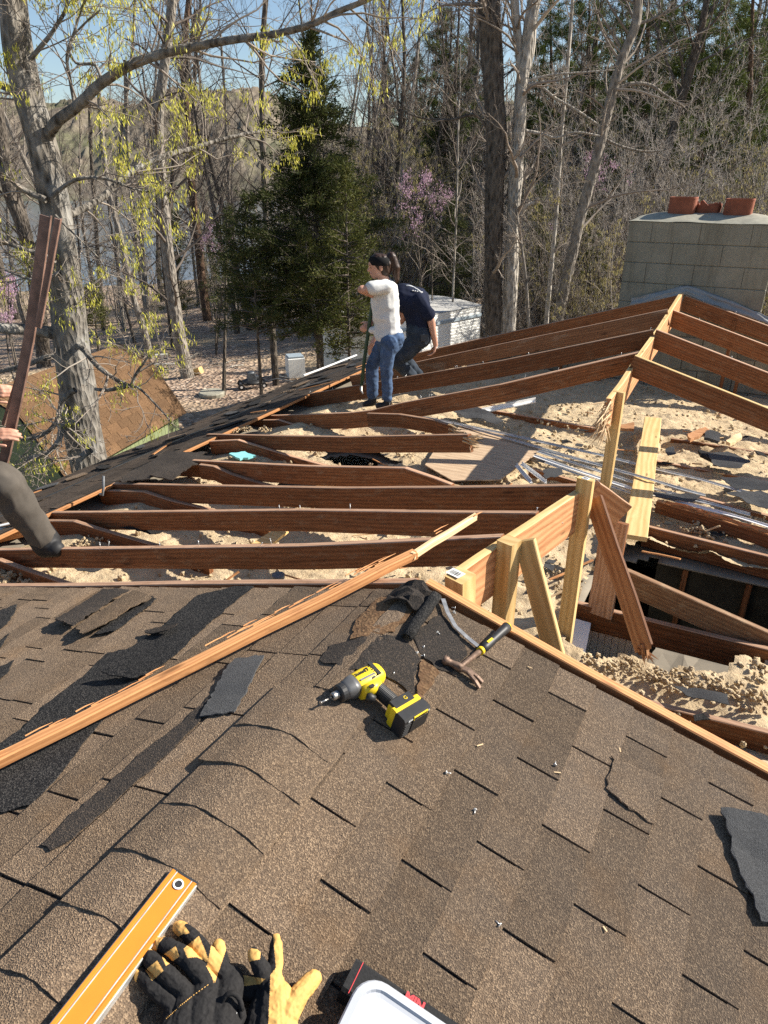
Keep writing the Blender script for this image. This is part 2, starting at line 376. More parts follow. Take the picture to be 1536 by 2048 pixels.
# ================================================================ the house
house = thing('house', 'single storey house with its roof half torn off, rafters and attic laid open', 'house', (0, 5, -4))
tab_rng = random.Random(4)
def slope_pt(side, s, y, o=0.):
    """point s metres down the slope of a side (+1 right, -1 left), o above it"""
    c, sn = math.cos(R(16.05)), math.sin(R(16.05))
    return np.array([side*(s*c+o*sn), y, -s*sn+o*c])
def shingle_field(side, s0, s1, y0, yend, name, mat, parent, tabw=.305, exp=.127, u0=.0762, so=.0255, keep=None):
    V = []; Fq = []
    k0 = int(math.floor((s0-so)/exp)); k1 = int(math.ceil((s1-so)/exp))
    for k in range(k0, k1):
        sa = so+k*exp; sb = sa+exp
        u = u0+(0 if k % 2 else .155) if side > 0 else u0+tab_rng.choice((0, .155, .08))
        j0 = int(math.floor((y0-u)/tabw))-1; j1 = int(math.ceil((yend-u)/tabw))+1
        for j in range(j0, j1):
            a = u+j*tabw+.004; b = a+tabw-.008
            if keep and not keep(sa, (a+b)/2): continue
            ye = yend-.012+.02*vnoise(np.array([[sa*3, j*1.1, 5]]), 7)[0] if callable(yend) is False else yend
            if a > ye or b < y0: continue
            jag = b > ye; b = min(b, ye)
            lift = tab_rng.uniform(0, .0018); tw = tab_rng.uniform(-.0015, .0015); sk = tab_rng.uniform(-.002, .002)
            n0 = len(V)
            sa2, sb2 = max(sa-.02, s0), min(sb+.003+sk, s1)
            nj = 6
            for i in range(nj+1):
                y = a+(b-a)*i/nj; sag = .0012*math.sin(i*1.9+k+j)
                ee = tab_rng.uniform(-.0012, .0012)
                V.append(slope_pt(side, sa2, y, .0015)); V.append(slope_pt(side, sb2+ee, y, .0062+lift+tw*(i/nj-.5)*2+sag)); V.append(slope_pt(side, sb2+ee, y, .0))
            for i in range(nj):
                q = n0+3*i
                f = [(q, q+3, q+4, q+1), (q+1, q+4, q+5, q+2)]
                Fq += f if side < 0 else [t[::-1] for t in f]
            for q, fl in ((n0, 0), (n0+3*nj, 1)):
                V.append(np.array(V[q])+np.array([0, 0, -.004])); z = len(V)-1
                Fq.append((q, q+1, q+2, z) if (fl == 0) == (side < 0) else (z, q+2, q+1, q))
    return link(name, rawmesh(name, V, faces=Fq), parent, [mat])
YE = 1.90
roof = MB()
for sd_ in (1, -1):
    P = [slope_pt(sd_, 0, -4, -.014), slope_pt(sd_, 5.15, -4, -.014), slope_pt(sd_, 5.15, YE-.01, -.014), slope_pt(sd_, 0, YE-.01, -.014)]
    roof.prism(P, (0, 0, 1), .013, 0)
rf = roof.build('roof', [M['felt']], house)
shingle_field(1, .0, 5.1, -.6, YE, 'shingles', M['shing'], rf)
shingle_field(-1, .0, 5.1, -.6, YE, 'shingles', M['shing'], rf)
def ridge_caps():
    V = []; Fq = []
    y = -.6
    ang = R(16.05)
    ys = []
    yy = 1.09
    while yy > -.7: ys.append(yy); yy -= .142
    for k, y in enumerate(ys):
        wv = .148+tab_rng.uniform(-.006, .006); sh = tab_rng.uniform(-.008, .008); n = 22; b0 = len(V); m = 5
        for j in range(m+1):
            t = j/m; yj = y+t*.2
            for i in range(n+1):
                s = -1+2*i/n; x = s*wv+sh
                z = -math.sqrt((x*TA)**2+.014**2)+.016+.017*(1-s*s)*((1-t) if k == 0 else 1)+(1-t)*.0055+.0015*math.sin(i*.9+k*2)*(1-t)
                V.append((x, yj+((.0022*math.sin(i*.55+k*2)+.0008*math.sin(i*2.3+k)) if j == 0 else 0), z))
        W = n+1
        for j in range(m):
            for i in range(n):
                a = b0+j*W+i; Fq.append((a, a+1, a+1+W, a+W))
        e0 = len(V)
        for i in range(W): p = V[b0+i]; V.append((p[0], p[1]+.001, p[2]-.009))
        for i in range(n): Fq.append((b0+i+1, b0+i, e0+i, e0+i+1))
        # left and right edges get a thickness
        for side in (0, n):
            f0 = len(V)
            for j in range(m+1): p = V[b0+j*W+side]; V.append((p[0], p[1], p[2]-.008))
            for j in range(m):
                a = b0+j*W+side; c = a+W
                Fq.append((a, c, f0+j+1, f0+j) if side == 0 else (c, a, f0+j, f0+j+1))
    return link('ridge_cap', rawmesh('ridge_cap', V, faces=Fq, smooth=False), rf, [M['shing']])
ridge_caps()
# thin sheets lying on the roof surface: outline in photo pixels, edges roughened
def roof_sheet(name, px, mat, parent, side=1, off=.010, th=.003, rough=.004, curl=None, label=None, fn=None, sub=.02):
    def f0(x, y, o):
        a, b = roofL(x, y, o), roofR(x, y, o); return b if side > 0 and b[0] > 0 or a[0] > 0 else a
    pts = [f0(x, y, off) for x, y in px]; out = []
    for i in range(len(pts)):
        a, b = pts[i], pts[(i+1) % len(pts)]; k = max(1, int(np.linalg.norm(b-a)/sub))
        for j in range(k):
            q = a+(b-a)*j/k
            if j: q = q+np.array([random.gauss(0, rough), random.gauss(0, rough), 0])
            out.append(q)
    nrm = unit(np.array([side*TA, 0, 1])); 
    bm = bmesh.new(); vs = [bm.verts.new(tuple(q)) for q in out]; fc = bm.faces.new(vs)
    bmesh.ops.triangulate(bm, faces=[fc]); bmesh.ops.subdivide_edges(bm, edges=[e for e in bm.edges if e.calc_length() > sub*2], cuts=2, use_grid_fill=False)
    bmesh.ops.triangulate(bm, faces=bm.faces[:])
    for v in bm.verts:
        h = .0035*vnoise(np.array([[v.co.x*14, v.co.y*14, 3]]), 11)[0]+.0015
        if curl: h += curl(np.array(v.co))
        v.co += Vector(nrm)*h
        if parent is not None: v.co.z = -abs(v.co.x)*TA+off+h*.35-(.012 if abs(v.co.x) < .03 else 0)*(1-abs(v.co.x)/.03)
    bmesh.ops.recalc_face_normals(bm, faces=bm.faces[:])
    r = bmesh.ops.extrude_face_region(bm, geom=bm.faces[:]); vv = [g for g in r['geom'] if isinstance(g, bmesh.types.BMVert)]
    for v in vv: v.co -= Vector(nrm)*th
    bmesh.ops.recalc_face_normals(bm, faces=bm.faces[:])
    me = bpy.data.meshes.new(name); bm.to_mesh(me); bm.free()
    o = link(name, me, parent, [mat]); 
    if label: o['label'] = label
    return o
random.seed(3)
roof_sheet('exposed_felt', [(508, 1173), (470, 1172), (395, 1190), (350, 1230), (310, 1265), (265, 1293), (215, 1305), (180, 1340), (110, 1395), (35, 1462), (-60, 1530), (-60, 1640), (60, 1610), (110, 1560), (170, 1480), (260, 1375), (330, 1325), (395, 1268), (460, 1210)], M['felt'], rf, -1, .011, label='black bare felt strip where shingles were torn away')
roof_sheet('exposed_felt', [(415, 1395), (370, 1440), (290, 1500), (215, 1570), (130, 1640), (80, 1690), (100, 1700), (150, 1672), (240, 1590), (330, 1510), (400, 1440), (440, 1400)], M['shingdark'], rf, -1, .010, label='dark weathered strip along a shingle course')
roof_sheet('worn_patch', [(640, 1320), (660, 1290), (740, 1270), (800, 1270), (842, 1318), (832, 1345), (828, 1395), (806, 1372), (770, 1352), (700, 1338)], M['shingdark'], rf, 1, .010, label='dark patch where a ridge cap was removed')
roof_sheet('worn_patch', [(846, 1318), (880, 1345), (862, 1372), (832, 1402), (836, 1350)], M['shedsh'], rf, 1, .011, label='rust coloured bare patch on the shingles')
roof_sheet('worn_patch', [(825, 1270), (880, 1225), (915, 1262), (935, 1310), (905, 1345), (870, 1335), (840, 1305)], M['shingdark'], rf, 1, .009)
roof_sheet('worn_patch', [(740, 1268), (700, 1278), (712, 1240), (760, 1195), (850, 1186), (830, 1215), (790, 1262)], M['shedsh'], rf, -1, .010, label='ochre stained shingles beside the ridge')
# ================================================================ trees
def bark(name, lo, hi, moss=None, sc=9):
    t = Mt(name, .95, .1); v = t.co('Object', (1, 1, .22)); a = t.noise(v, sc, 6, .7); b = t.vor(t.co('Object', (1, 1, .3)), sc*2.2)
    c = t.ramp(t.math('ADD', t.math('MULTIPLY', a, .6), t.math('MULTIPLY', b, .4)), [(.28, lo), (.62, hi)])
    if moss: c = t.mix(t.ramp(t.noise(t.co('Object'), 2.2, 5, .65), [(.5, (0, 0, 0)), (.65, (.7, .7, .7))]), c, moss)
    t.col(c); t.bump(t.math('ADD', a, b), 1.0, .05); return t.m
M['bark_oak'] = bark('oak_bark', (.05, .043, .036), (.26, .235, .20), (.32, .31, .285))
M['bark_dark'] = bark('dark_bark', (.035, .03, .025), (.16, .135, .11))
M['bark_grey'] = bark('grey_bark', (.11, .095, .08), (.32, .285, .24))
M['bark_pale'] = bark('pale_bark', (.18, .16, .135), (.46, .42, .36))
M['bark_pine'] = bark('pine_bark', (.05, .032, .024), (.20, .13, .09))
def leafmat(name, stops, rough=.7):
    t = Mt(name, rough, .2); ge = t.n('NewGeometry'); c = t.ramp(ge.outputs['Random Per Island'], [(i/(len(stops)-1), s) for i, s in enumerate(stops)]); t.col(c)
    tr = t.n('BsdfTranslucent'); t.l(c, tr.inputs[0]); mx = t.n('MixShader'); mx.inputs[0].default_value = .3
    out = t.t.nodes['Material Output']; t.l(t.b.outputs[0], mx.inputs[1]); t.l(tr.outputs[0], mx.inputs[2]); t.l(mx.outputs[0], out.inputs[0]); return t.m
M['twig'] = leafmat('twigs', [(.24, .20, .165), (.40, .345, .285), (.31, .255, .21), (.50, .44, .37)], .9)
M['twig_pale'] = leafmat('pale_twigs', [(.36, .32, .275), (.54, .49, .43), (.44, .38, .335), (.64, .59, .52)], .9)
M['twig_dark'] = leafmat('dark_twigs', [(.11, .09, .075), (.22, .185, .155), (.16, .13, .11)], .9)
M['cedar'] = leafmat('cedar_foliage', [(.03, .042, .012), (.065, .078, .022), (.042, .055, .015), (.115, .11, .035)])
M['cedar_olive'] = leafmat('olive_cedar_foliage', [(.05, .06, .014), (.10, .105, .026), (.07, .085, .02), (.13, .12, .035)])
M['pine'] = leafmat('pine_needles', [(.045, .068, .018), (.095, .125, .03), (.13, .155, .04), (.07, .095, .022)])
M['catkin'] = leafmat('yellow_catkins', [(.50, .47, .05), (.70, .64, .12), (.42, .44, .05), (.78, .72, .20)])
M['bud'] = leafmat('tan_catkins', [(.34, .27, .11), (.46, .40, .17), (.30, .27, .08), (.40, .33, .15)])
M['redbud'] = leafmat('redbud_blossom', [(.48, .31, .40), (.58, .38, .48), (.42, .25, .34), (.62, .46, .54)])
def norm(a): return a/np.maximum(np.linalg.norm(a, axis=-1, keepdims=True), 1e-9)
def grow(S, D, L, n, wob, trop, rg):
    P = [S]; d = norm(D); st = (L/(n-1))[:, None]
    for i in range(n-1):
        d = norm(d+rg.normal(0, wob, d.shape)+np.array([0, 0, trop])); P.append(P[-1]+d*st)
    return np.stack(P, 1)
def tubes(P, R_, sides):
    B, n, _ = P.shape
    T = np.gradient(P, axis=1); T = norm(T); mt = norm(P[:, -1]-P[:, 0])
    ref = np.where(np.abs(mt[:, 2:3]) < .8, np.array([[0, 0, 1.]]), np.array([[1., 0, 0]]))[:, None, :]
    a = norm(np.cross(T, ref)); b = np.cross(T, a)
    ang = np.linspace(0, 2*math.pi, sides, endpoint=False)
    V = P[:, :, None, :]+R_[:, :, None, None]*(a[:, :, None, :]*np.cos(ang)[None, None, :, None]+b[:, :, None, :]*np.sin(ang)[None, None, :, None])
    idx = np.arange(B*n*sides).reshape(B, n, sides); nx = np.roll(idx, -1, 2)
    Q = np.stack([idx[:, :-1], nx[:, :-1], nx[:, 1:], idx[:, 1:]], -1).reshape(-1, 4)
    return V.reshape(-1, 3), Q
def taper(r0, r1, n): t = np.linspace(0, 1, n)[None, :]; return r0[:, None]*(1-t)+r1[:, None]*t
def spawn(P, R_, cnt, t0, t1, ang, lf, rg, rf=.55, up=0., even=False):
    B, n, _ = P.shape; L = np.linalg.norm(np.diff(P, axis=1), axis=2).sum(1)
    t = (rg.uniform(t0, t1, (B, cnt)) if not even else (t0+(t1-t0)*(np.arange(cnt)[None, :]+rg.uniform(0, 1, (B, cnt)))/cnt)); x = t*(n-1); i = np.minimum(x.astype(int), n-2); f = (x-i)[..., None]
    bi = np.arange(B)[:, None]; S = P[bi, i]*(1-f)+P[bi, i+1]*f; T = norm(P[bi, i+1]-P[bi, i]); r = R_[bi, i]*(1-f[..., 0])+R_[bi, i+1]*f[..., 0]
    pr = norm(np.cross(T, rg.normal(0, 1, T.shape))); an = rg.normal(ang, .16, t.shape)[..., None]
    D = norm(np.cos(an)*T+np.sin(an)*pr+np.array([0, 0, up])); Ln = L[:, None]*lf*(1.12-.75*t)*rg.uniform(.6, 1.15, t.shape)
    return S.reshape(-1, 3), D.reshape(-1, 3), Ln.reshape(-1), np.maximum(r.reshape(-1)*rf, .0034)
class TM:
    def __init__(s): s.V = []; s.Q = []; s.n = 0
    def add(s, V, Q): s.V.append(V); s.Q.append(Q+s.n); s.n += len(V)
    def mesh(s, name, smooth=True): return rawmesh(name, np.concatenate(s.V), quad=np.concatenate(s.Q), smooth=smooth)
def leaves(P, D, L, W, rg):
    D = norm(D); sd = norm(np.cross(D, rg.normal(0, 1, D.shape))); W = np.asarray(W)[..., None]; L = np.asarray(L)[..., None]
    V = np.stack([P-sd*W*.3, P+D*L*.45-sd*W, P+D*L, P+D*L*.45+sd*W], 1); n = len(P)
    return V.reshape(-1, 3), np.arange(n*4).reshape(n, 4)
def drooping(P, rg, k, L, W, spread):
    Q = np.repeat(P, k, 0)+rg.normal(0, spread, (len(P)*k, 3)); D = np.tile([0, 0, -1.], (len(Q), 1))+rg.normal(0, .3, (len(Q), 3))
    return leaves(Q, D, rg.uniform(.5, 1.2, len(Q))*L, rg.uniform(.6, 1.2, len(Q))*W, rg)
def twigs(P, R_, levels, rg, tm, up=.05):
    """branch out levels = [(count, t0, t1, angle, length factor, points, sides, wobble)]; returns the tips"""
    tips = None
    for k, (c, t0, t1, an, lf, n, sd, wb) in enumerate(levels):
        S, D, L, r = spawn(P, R_, c, t0, t1, an, lf, rg, .55 if k else .5, up)
        P = grow(S, D, L, n, wb, up*.6, rg); R_ = taper(r, np.maximum(r*.3, .0024), n); tm.add(*tubes(P, R_, sd)); tips = P
    return P, R_
def ptree(path, w0, w1, D, sides=12, sub=4):
    """polyline of photo pixels at distance D (or list of D) -> points and radii from pixel widths"""
    Ds = [D]*len(path) if np.isscalar(D) else D
    P = np.array([pd(x, y, q) for (x, y), q in zip(path, Ds)]); n = len(P); t = np.linspace(0, n-1, (n-1)*sub+1)
    # Catmull-Rom through the points
    out = []
    for q in t:
        i = min(int(q), n-2); f = q-i; a, b, c, d = P[max(i-1, 0)], P[i], P[i+1], P[min(i+2, n-1)]
        out.append(.5*((2*b)+(c-a)*f+(2*a-5*b+4*c-d)*f*f+(3*b-a-3*c+d)*f**3))
    out = np.array(out); z = (out-CAM)@FW; wpx = np.linspace(w0, w1, len(out)); return out[None], (wpx*z/F/2*.8)[None]
def tree(name, label, base, trunk_tm, crown_tm, mats, group=None, cat='tree', extra=None, smooth=True):
    o = thing(name, label, cat, tuple(base), group)
    if trunk_tm is not None: link('trunk', trunk_tm.mesh('trunk', smooth), o, [mats[0]])
    if crown_tm is not None: link('crown', crown_tm.mesh('crown', False), o, [mats[1]])
    for nm, tm, mt in (extra or []): link(nm, tm.mesh(nm, False), o, [mt])
    return o
rg = np.random.RandomState(77)
LV3 = [(9, .25, 1, .8, .42, 7, 4, .16), (6, .2, 1, .75, .5, 5, 3, .16), (4, .2, 1, .7, .5, 4, 3, .15)]
def barkrough(V, amp=.02, sc=6): return V+norm(V-V.mean(0))*0+np.stack([amp*vnoise(V*np.array([sc, sc, sc*.25]), 51), amp*vnoise(V*np.array([sc, sc, sc*.25])+9, 52), 0*V[:, 0]], 1)
# ---------------------------------------------------------------- ridge, rafters, joists
def lumber(name, label, cat, mats, fn, group=None, smooth=None):
    mb = MB(); fn(mb); o = mb.build(name, [M[m] for m in mats], None, smooth); return tag(o, label, cat, group)
def center_origin(o):
    me = o.data; v = np.empty(len(me.vertices)*3, np.float32); me.vertices.foreach_get('co', v); v = v.reshape(-1, 3)
    c = np.array([v[:, 0].mean(), v[:, 1].mean(), v[:, 2].min()]); me.transform(Matrix.Translation(-Vector(c))); o.location = c
    return o
def part(mb, name, mats, label=None, parent=None, smooth=None):
    o = mb.build(name, mats, parent or house, smooth)
    if label: o['label'] = label
    return o
def nails(mb, path, n, m, h=.035):
    for k in range(n):
        t = random.random()*(len(path)-1); i = min(int(t), len(path)-2); p = np.array(path[i])+(np.array(path[i+1])-np.array(path[i]))*(t-i)
        p = p+np.array([0, random.uniform(-.012, .012), 0]); q = p+np.array([random.uniform(-.012, .012), random.uniform(-.012, .012), random.uniform(.5, 1)*h])
        mb.tube([p-np.array([0, 0, .01]), q], .0017, 5, m); mb.tube([q, q+np.array([0, 0, .0015])], .004, 6, m)
def splinters(mb, p, d, n, L, spread, m, side=None):
    for k in range(n):
        a = np.array(p)+np.array([random.uniform(-1, 1)*spread[0], random.uniform(-1, 1)*spread[1], random.uniform(-1, 1)*spread[2]])
        v = unit(np.array(d)+np.random.normal(0, .28, 3)); l = L*random.uniform(.3, 1)
        mb.tube([a-v*.03, a+v*l*.5, a+v*l], [.007, .005, .0008], 4, m, sm=False)
np.random.seed(1); random.seed(11)
FAR = [pX(*q, 0.) for q in [(1217, 797), (1240, 768), (1275, 714), (1318, 655), (1360, 589)]]
FAR.append(FAR[-1]+np.array([0, .12, 0]))
mb = MB(); mb.beam(0, 0, .04, .245, path=FAR, mtop=1, ragged=.05); splinters(mb, FAR[0]+np.array([-.01, .0, -.13]), (-.3, -.7, -.5), 60, .16, (.03, .05, .11), 2); splinters(mb, FAR[0]+np.array([0, .02, -.2]), (-.2, -.4, -1), 24, .2, (.02, .04, .05), 2)
part(mb, 'ridge_board', [M['orange'], M['fresh'], M['splint']], 'far length of ridge board with a splintered near end')
N0, N1 = pX(905, 1147, .03), pY(1168, 973, 3.52)
def ridge_at(x):
    t = np.linspace(0, 1.2, 600); P = N0+(N1-N0)*t[:, None]; q = P-CAM; xs = 768+F*(q@RT)/(q@FW); return P[np.argmin(np.abs(xs-x))]
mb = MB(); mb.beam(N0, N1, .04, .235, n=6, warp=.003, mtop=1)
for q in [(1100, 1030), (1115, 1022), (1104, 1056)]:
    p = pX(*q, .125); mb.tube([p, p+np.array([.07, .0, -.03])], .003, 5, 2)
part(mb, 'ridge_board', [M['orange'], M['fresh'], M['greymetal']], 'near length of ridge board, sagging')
def ridge_near(t): return N0+(N1-N0)*t
def L(x, y): return roofL(x, y)
WD, HT = .042, .14
raf = []
def rafter(path, h=HT, mat='old', top='oldtop', label=None, nail=0, w=WD, rag=.004, spl=None):
    mb = MB(); path = [np.asarray(p) for p in path]
    fine = [path[0]]
    for a, b in zip(path[:-1], path[1:]):
        k = max(1, int(np.linalg.norm(b-a)/.4)); fine += [a+(b-a)*i/k for i in range(1, k+1)]
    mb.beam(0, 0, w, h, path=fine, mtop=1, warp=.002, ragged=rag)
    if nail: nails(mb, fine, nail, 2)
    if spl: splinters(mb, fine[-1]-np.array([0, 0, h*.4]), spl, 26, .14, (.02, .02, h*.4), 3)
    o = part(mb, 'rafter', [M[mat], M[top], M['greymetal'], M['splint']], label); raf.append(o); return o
def ext(path, L_=1.):
    p = np.asarray(path[0]); q = np.asarray(path[1])
    if p[0] < -3.62: return list(path)
    d = (q-p)/(q[0]-p[0]); return [p+d*(-3.74-p[0])]+list(path)
def ext_unused(path, L_=1.):  # carry the eave end on down the slope
    p = path[0]; q = path[1]; return [p+unit(p-q)*L_]+list(path)
# the deck edge rafter under the cut shingles
rafter([(-4.95, 1.925, -4.95*TA-.0), (-2.4, 1.925, -2.4*TA), (-.02, 1.93, .012)], h=.15)
rafter([(.02, 1.945, .012), (.6, 1.94, -.6*TA+.012), (2.6, 1.94, -2.6*TA+.014), (4.9, 1.94, -4.9*TA+.01)], h=.15, top='split')
# left, sagging with the broken ridge
rafter([pY(-180, 1102, 2.52), pY(100, 1096, 2.53), pY(600, 1090, 2.62), ridge_at(1018)-np.array([.03, 0, 0])], nail=10, h=.135)
rafter(ext([pY(92, 1024, 3.15), pY(600, 1019, 3.2), ridge_at(1088)-np.array([.03, 0, 0])]), nail=4, h=.14)
rafter(ext([pY(212, 966, 3.78), pY(690, 975, 3.66), ridge_at(1160)+np.array([0, .04, .01])]), h=.15)
rafter(ext([pY(370, 919, 4.3), pY(620, 931, 4.2), pY(812, 935, 4.12), pY(870, 955, 4.1), pY(905, 968, 4.08)], .8), label='rafter snapped near the ridge', spl=(1, 0, -.3), h=.155)
rafter(ext([pY(415, 868, 5.15), pY(700, 873, 4.95), pY(938, 868, 4.7)], .6), label='rafter broken off short of the ridge', spl=(1, 0, .1), h=.14)
rafter(ext([pY(490, 832, 6.1), pY(700, 825, 5.95), pY(745, 820, 5.92), pY(800, 806, 5.9), pY(1000, 768, 5.9), pX(1281, 703, -.01)], .4), nail=10, h=.165, label='bowed rafter, kinked near the woman')
rafter([pY(735, 826, 5.75), pY(800, 828, 5.7), pY(865, 838, 5.65), pY(905, 850, 5.6)], h=.13, label='split off length of rafter', spl=(1, 0, -.2))
rafter(ext([L(589, 792), L(1000, 721), pX(1306, 659, -.01)], .8), nail=12, h=.165)
rafter(ext([L(700, 752), L(812, 728), L(900, 709), pX(1335, 618, -.01)], .8), h=.165, mat='pale', label='rafter with a pale dusty face')
rafter(ext([L(700, 742), L(795, 715), L(1000, 668), pX(1360, 589, -.02)], .8), h=.165, nail=4)
# right
for (a, b) in (((1292, 712), (1536, 815)), ((1317, 659), (1536, 745)), ((1346, 620), (1536, 690)), ((1362, 590), (1536, 651))):
    A, B = roofR(*a), roofR(*b); A[0] = .022; B2 = A+(B-A)*4.6; B2[1] = A[1]; B2[2] = A[2]-(B2[0]-A[0])*TA
    rafter([A, B2], h=.17, top='fresh' if a[0] == 1292 else 'oldtop', nail=3)
A, B = hz(1246, 1135, -.78), hz(1536, 1262, -1.0); rafter([A, B, B+(B-A)*.8], h=.15, mat='dusty', top='dusty', label='fallen rafter crusted with insulation dust')
# posts and studs below the far rafters
for (x, y0, y1) in ((1200, 745, 870), (1470, 640, 690), (1120, 740, 800), (1475, 760, 880), (1130, 648, 700), (1052, 660, 700), (975, 690, 720)):
    p = pY(x, y0, 9.18); q = p.copy(); q[2] = -1.2; mb = MB(); mb.beam(p, q, .04, .08, up=(0, 1, 0), top=False); part(mb, 'stud', [M['old']])
# ceiling joists
def joist(path, h=.14, mat='old', top='oldtop', label=None, tail=False):
    mb = MB(); mb.beam(0, 0, .04, h, path=path, mtop=1, ragged=.003)
    return part(mb, 'ceiling_joist', [M[mat], M[top]], label)
JZ = -1.09
for pts, y in (([(60, 1041), (100, 1040), (150, 1041), (200, 1057), (315, 1090), (420, 1120)], 3.06), ([(200, 981), (232, 980), (290, 982), (345, 1000), (430, 1020), (540, 1048)], 3.70), ([(400, 928), (430, 932), (464, 947), (511, 962), (600, 985)], 4.2), ([(420, 882), (434, 881), (477, 879), (585, 912), (680, 938)], 5.0), ([(490, 841), (511, 840), (558, 839), (640, 864), (720, 886)], 5.95), ([(-60, 1112), (0, 1118), (40, 1133), (185, 1182), (260, 1205)], 2.42)):
    mb = MB(); mb.beam(0, 0, .04, .13, path=[pY(*q, y) for q in pts], mtop=1); part(mb, 'ceiling_joist', [M['old'], M['oldtop']])
JLINES = (((1290, 1050), (1536, 1111)), ((1140, 1200), (1536, 1296)), ((1342, 876), (1536, 906)), ((1312, 921), (1536, 962)), ((1395, 992), (1536, 1030)), ((1213, 1382), (1536, 1462)), ((940, 812), (1205, 858)), ((1060, 935), (1165, 965)))
for (a, b) in JLINES:
    zj = JZ+.03 if a[0] in (1290, 1140, 1213) else JZ-.012; A, B = hz(*a, zj), hz(*b, zj); joist([A, A+(B-A)*.5, B, B+(B-A)*(1.6 if b[0] == 1536 else 0.01)], h=.17 if a[0] in (1290, 1140) else .12)
# ---------------------------------------------------------------- walls, room below, gable
mb = MB()
for x in (-4.45, 4.45): mb.prism([(x-.1, -4, -4.6), (x+.1, -4, -4.6), (x+.1, 9.5, -4.6), (x-.1, 9.5, -4.6)], (0, 0, 1), 3.05)
mb.prism([(-4.35, -4, -4.6), (4.35, -4, -4.6), (4.35, -3.85, -4.6), (-4.35, -3.85, -4.6)], (0, 0, 1), 3.3)
part(mb, 'outer_wall', [M['siding']])
mb = MB(); mb.prism([(-4.34, -3.8, -3.8), (4.34, -3.8, -3.8), (4.34, 9.3, -3.8), (-4.34, 9.3, -3.8)], (0, 0, 1), .1); part(mb, 'room_floor', [M['panel']])
mb = MB(); mb.prism([(.55, 4.98, -3.69), (4.3, 4.98, -3.69), (4.3, 5.08, -3.69), (.55, 5.08, -3.69)], (0, 0, 1), 2.4)
for k in range(7): mb.beam((.75+k*.42, 4.95, -1.3), (.75+k*.42, 4.95, -3.68), .04, .05, up=(0, 1, 0), top=False, m=1)
part(mb, 'inner_wall', [M['panel'], M['old']])
# gable wall of concrete blocks with raked joints, under the far rafters
GY = 9.36
mb = MB()
prof = [(-4.34, -4.5), (4.34, -4.5), (4.34, -4.34*TA-.19), (0, -.19), (-4.34, -4.34*TA-.19)]
mb.prism([(x, GY+.012, z) for x, z in prof], (0, 1, 0), .18, 1)
zz = -1.7
row = 0
while zz < -.2:
    half = (-.2-zz-.195)/TA
    x = -4.3+(.2 if row % 2 else 0)
    while x < 4.2:
        if max(abs(x), abs(x+.39)) < -(zz+.2+.19)/TA-.0: mb.box((x+.195, GY+.02, zz+.097), ((1, 0, 0), (0, 1, 0), (0, 0, 1)), (.388, .04, .188), 0, .004)
        x += .4
    zz += .2; row += 1
part(mb, 'gable_wall', [M['block'], M['mortar']])
# chimney
CX0, CX1, CY0, CY1, CZT = -.775, .84, 9.44, 10.3, .78
mb = MB()
mb.box(((CX0+CX1)/2, (CY0+CY1)/2, (CZT-5)/2+.0), ((1, 0, 0), (0, 1, 0), (0, 0, 1)), (CX1-CX0-.02, CY1-CY0-.02, CZT+5), 1, .002)
rowh = .232
for r_ in range(9):
    z0 = CZT-(r_+1)*rowh; off = 0 if r_ % 2 else .27
    xs = [CX0]+[x for x in (CX0+off+.54*k for k in range(-1, 6)) if CX0+.05 < x < CX1-.05]+[CX1]
    for a, b in zip(xs[:-1], xs[1:]):
        mb.box(((a+b)/2, CY0+.03+random.uniform(-.002, .002), z0+rowh/2), ((1, 0, 0), (0, 1, 0), (0, 0, 1)), (b-a-.005, .06, rowh-.005), 0, .006)
    for X in (CX0+.03, CX1-.03):
        mb.box((X, (CY0+CY1)/2, z0+rowh/2), ((0, 1, 0), (1, 0, 0), (0, 0, 1)), (CY1-CY0-.06, .062, rowh-.006), 0, .006)
chim = part(mb, 'chimney', [M['block'], M['mortar']], 'wide block chimney painted grey green with worn joints')
# domed mortar crown
V = []; Fq = []; nx, ny = 30, 18
for j in range(ny+1):
    for i in range(nx+1):
        u, v = i/nx, j/ny; x = CX0-.012+u*(CX1-CX0+.024); y = CY0-.012+v*(CY1-CY0+.024)
        e = min(u, 1-u)*2; f = min(v, 1-v)*2
        h = .085*min(1, (e*2.6))**.55*min(1, f*1.3)**.8
        V.append((x, y, CZT+.004+h+.006*vnoise(np.array([[x*9, y*9, 0]]), 2)[0]))
for j in range(ny):
    for i in range(nx): a = j*(nx+1)+i; Fq.append((a, a+1, a+nx+2, a+nx+1))
link('crown', rawmesh('crown', V, faces=Fq, smooth=True), chim, [M['concrete']])
def flue(cx, cy, sx, sy, z0, z1, broken=0, lean=0, mat='terra'):
    mb = MB(); n = 28
    def ring(s, z, jag=0):
        out = []
        for k in range(n):
            a = 2*math.pi*k/n; c, q = math.cos(a), math.sin(a); e = .45
            out.append(np.array([cx+lean*(z-z0)+s*sx*math.copysign(abs(c)**e, c), cy+s*sy*math.copysign(abs(q)**e, q), z+(jag*(vnoise(np.array([[k*.8, cx*9, 0]]), 4)[0]) if jag else 0)]))
        return out
    mb.loft([ring(1, z0), ring(1.0, z1-.02, broken), ring(1.015, z1-.015, broken), ring(1.0, z1, broken), ring(.86, z1, broken), ring(.84, z0)], 0, caps=False)
    mb.face([len(mb.v)-n+k for k in range(n)], [(0, 0)]*n, 1)
    return part(mb, 'flue', [M[mat], M['soot']], parent=chim)
ft = CZT+.06
p = pY(1363, 428, 9.85); flue(p[0], 9.85, .155, .15, ft, ft+.20)
p = pY(1412, 428, 9.95); q = flue(p[0], 9.95, .14, .14, ft-.02, ft+.12, .05, .15, 'terra'); q['label'] = 'low broken sooty flue'
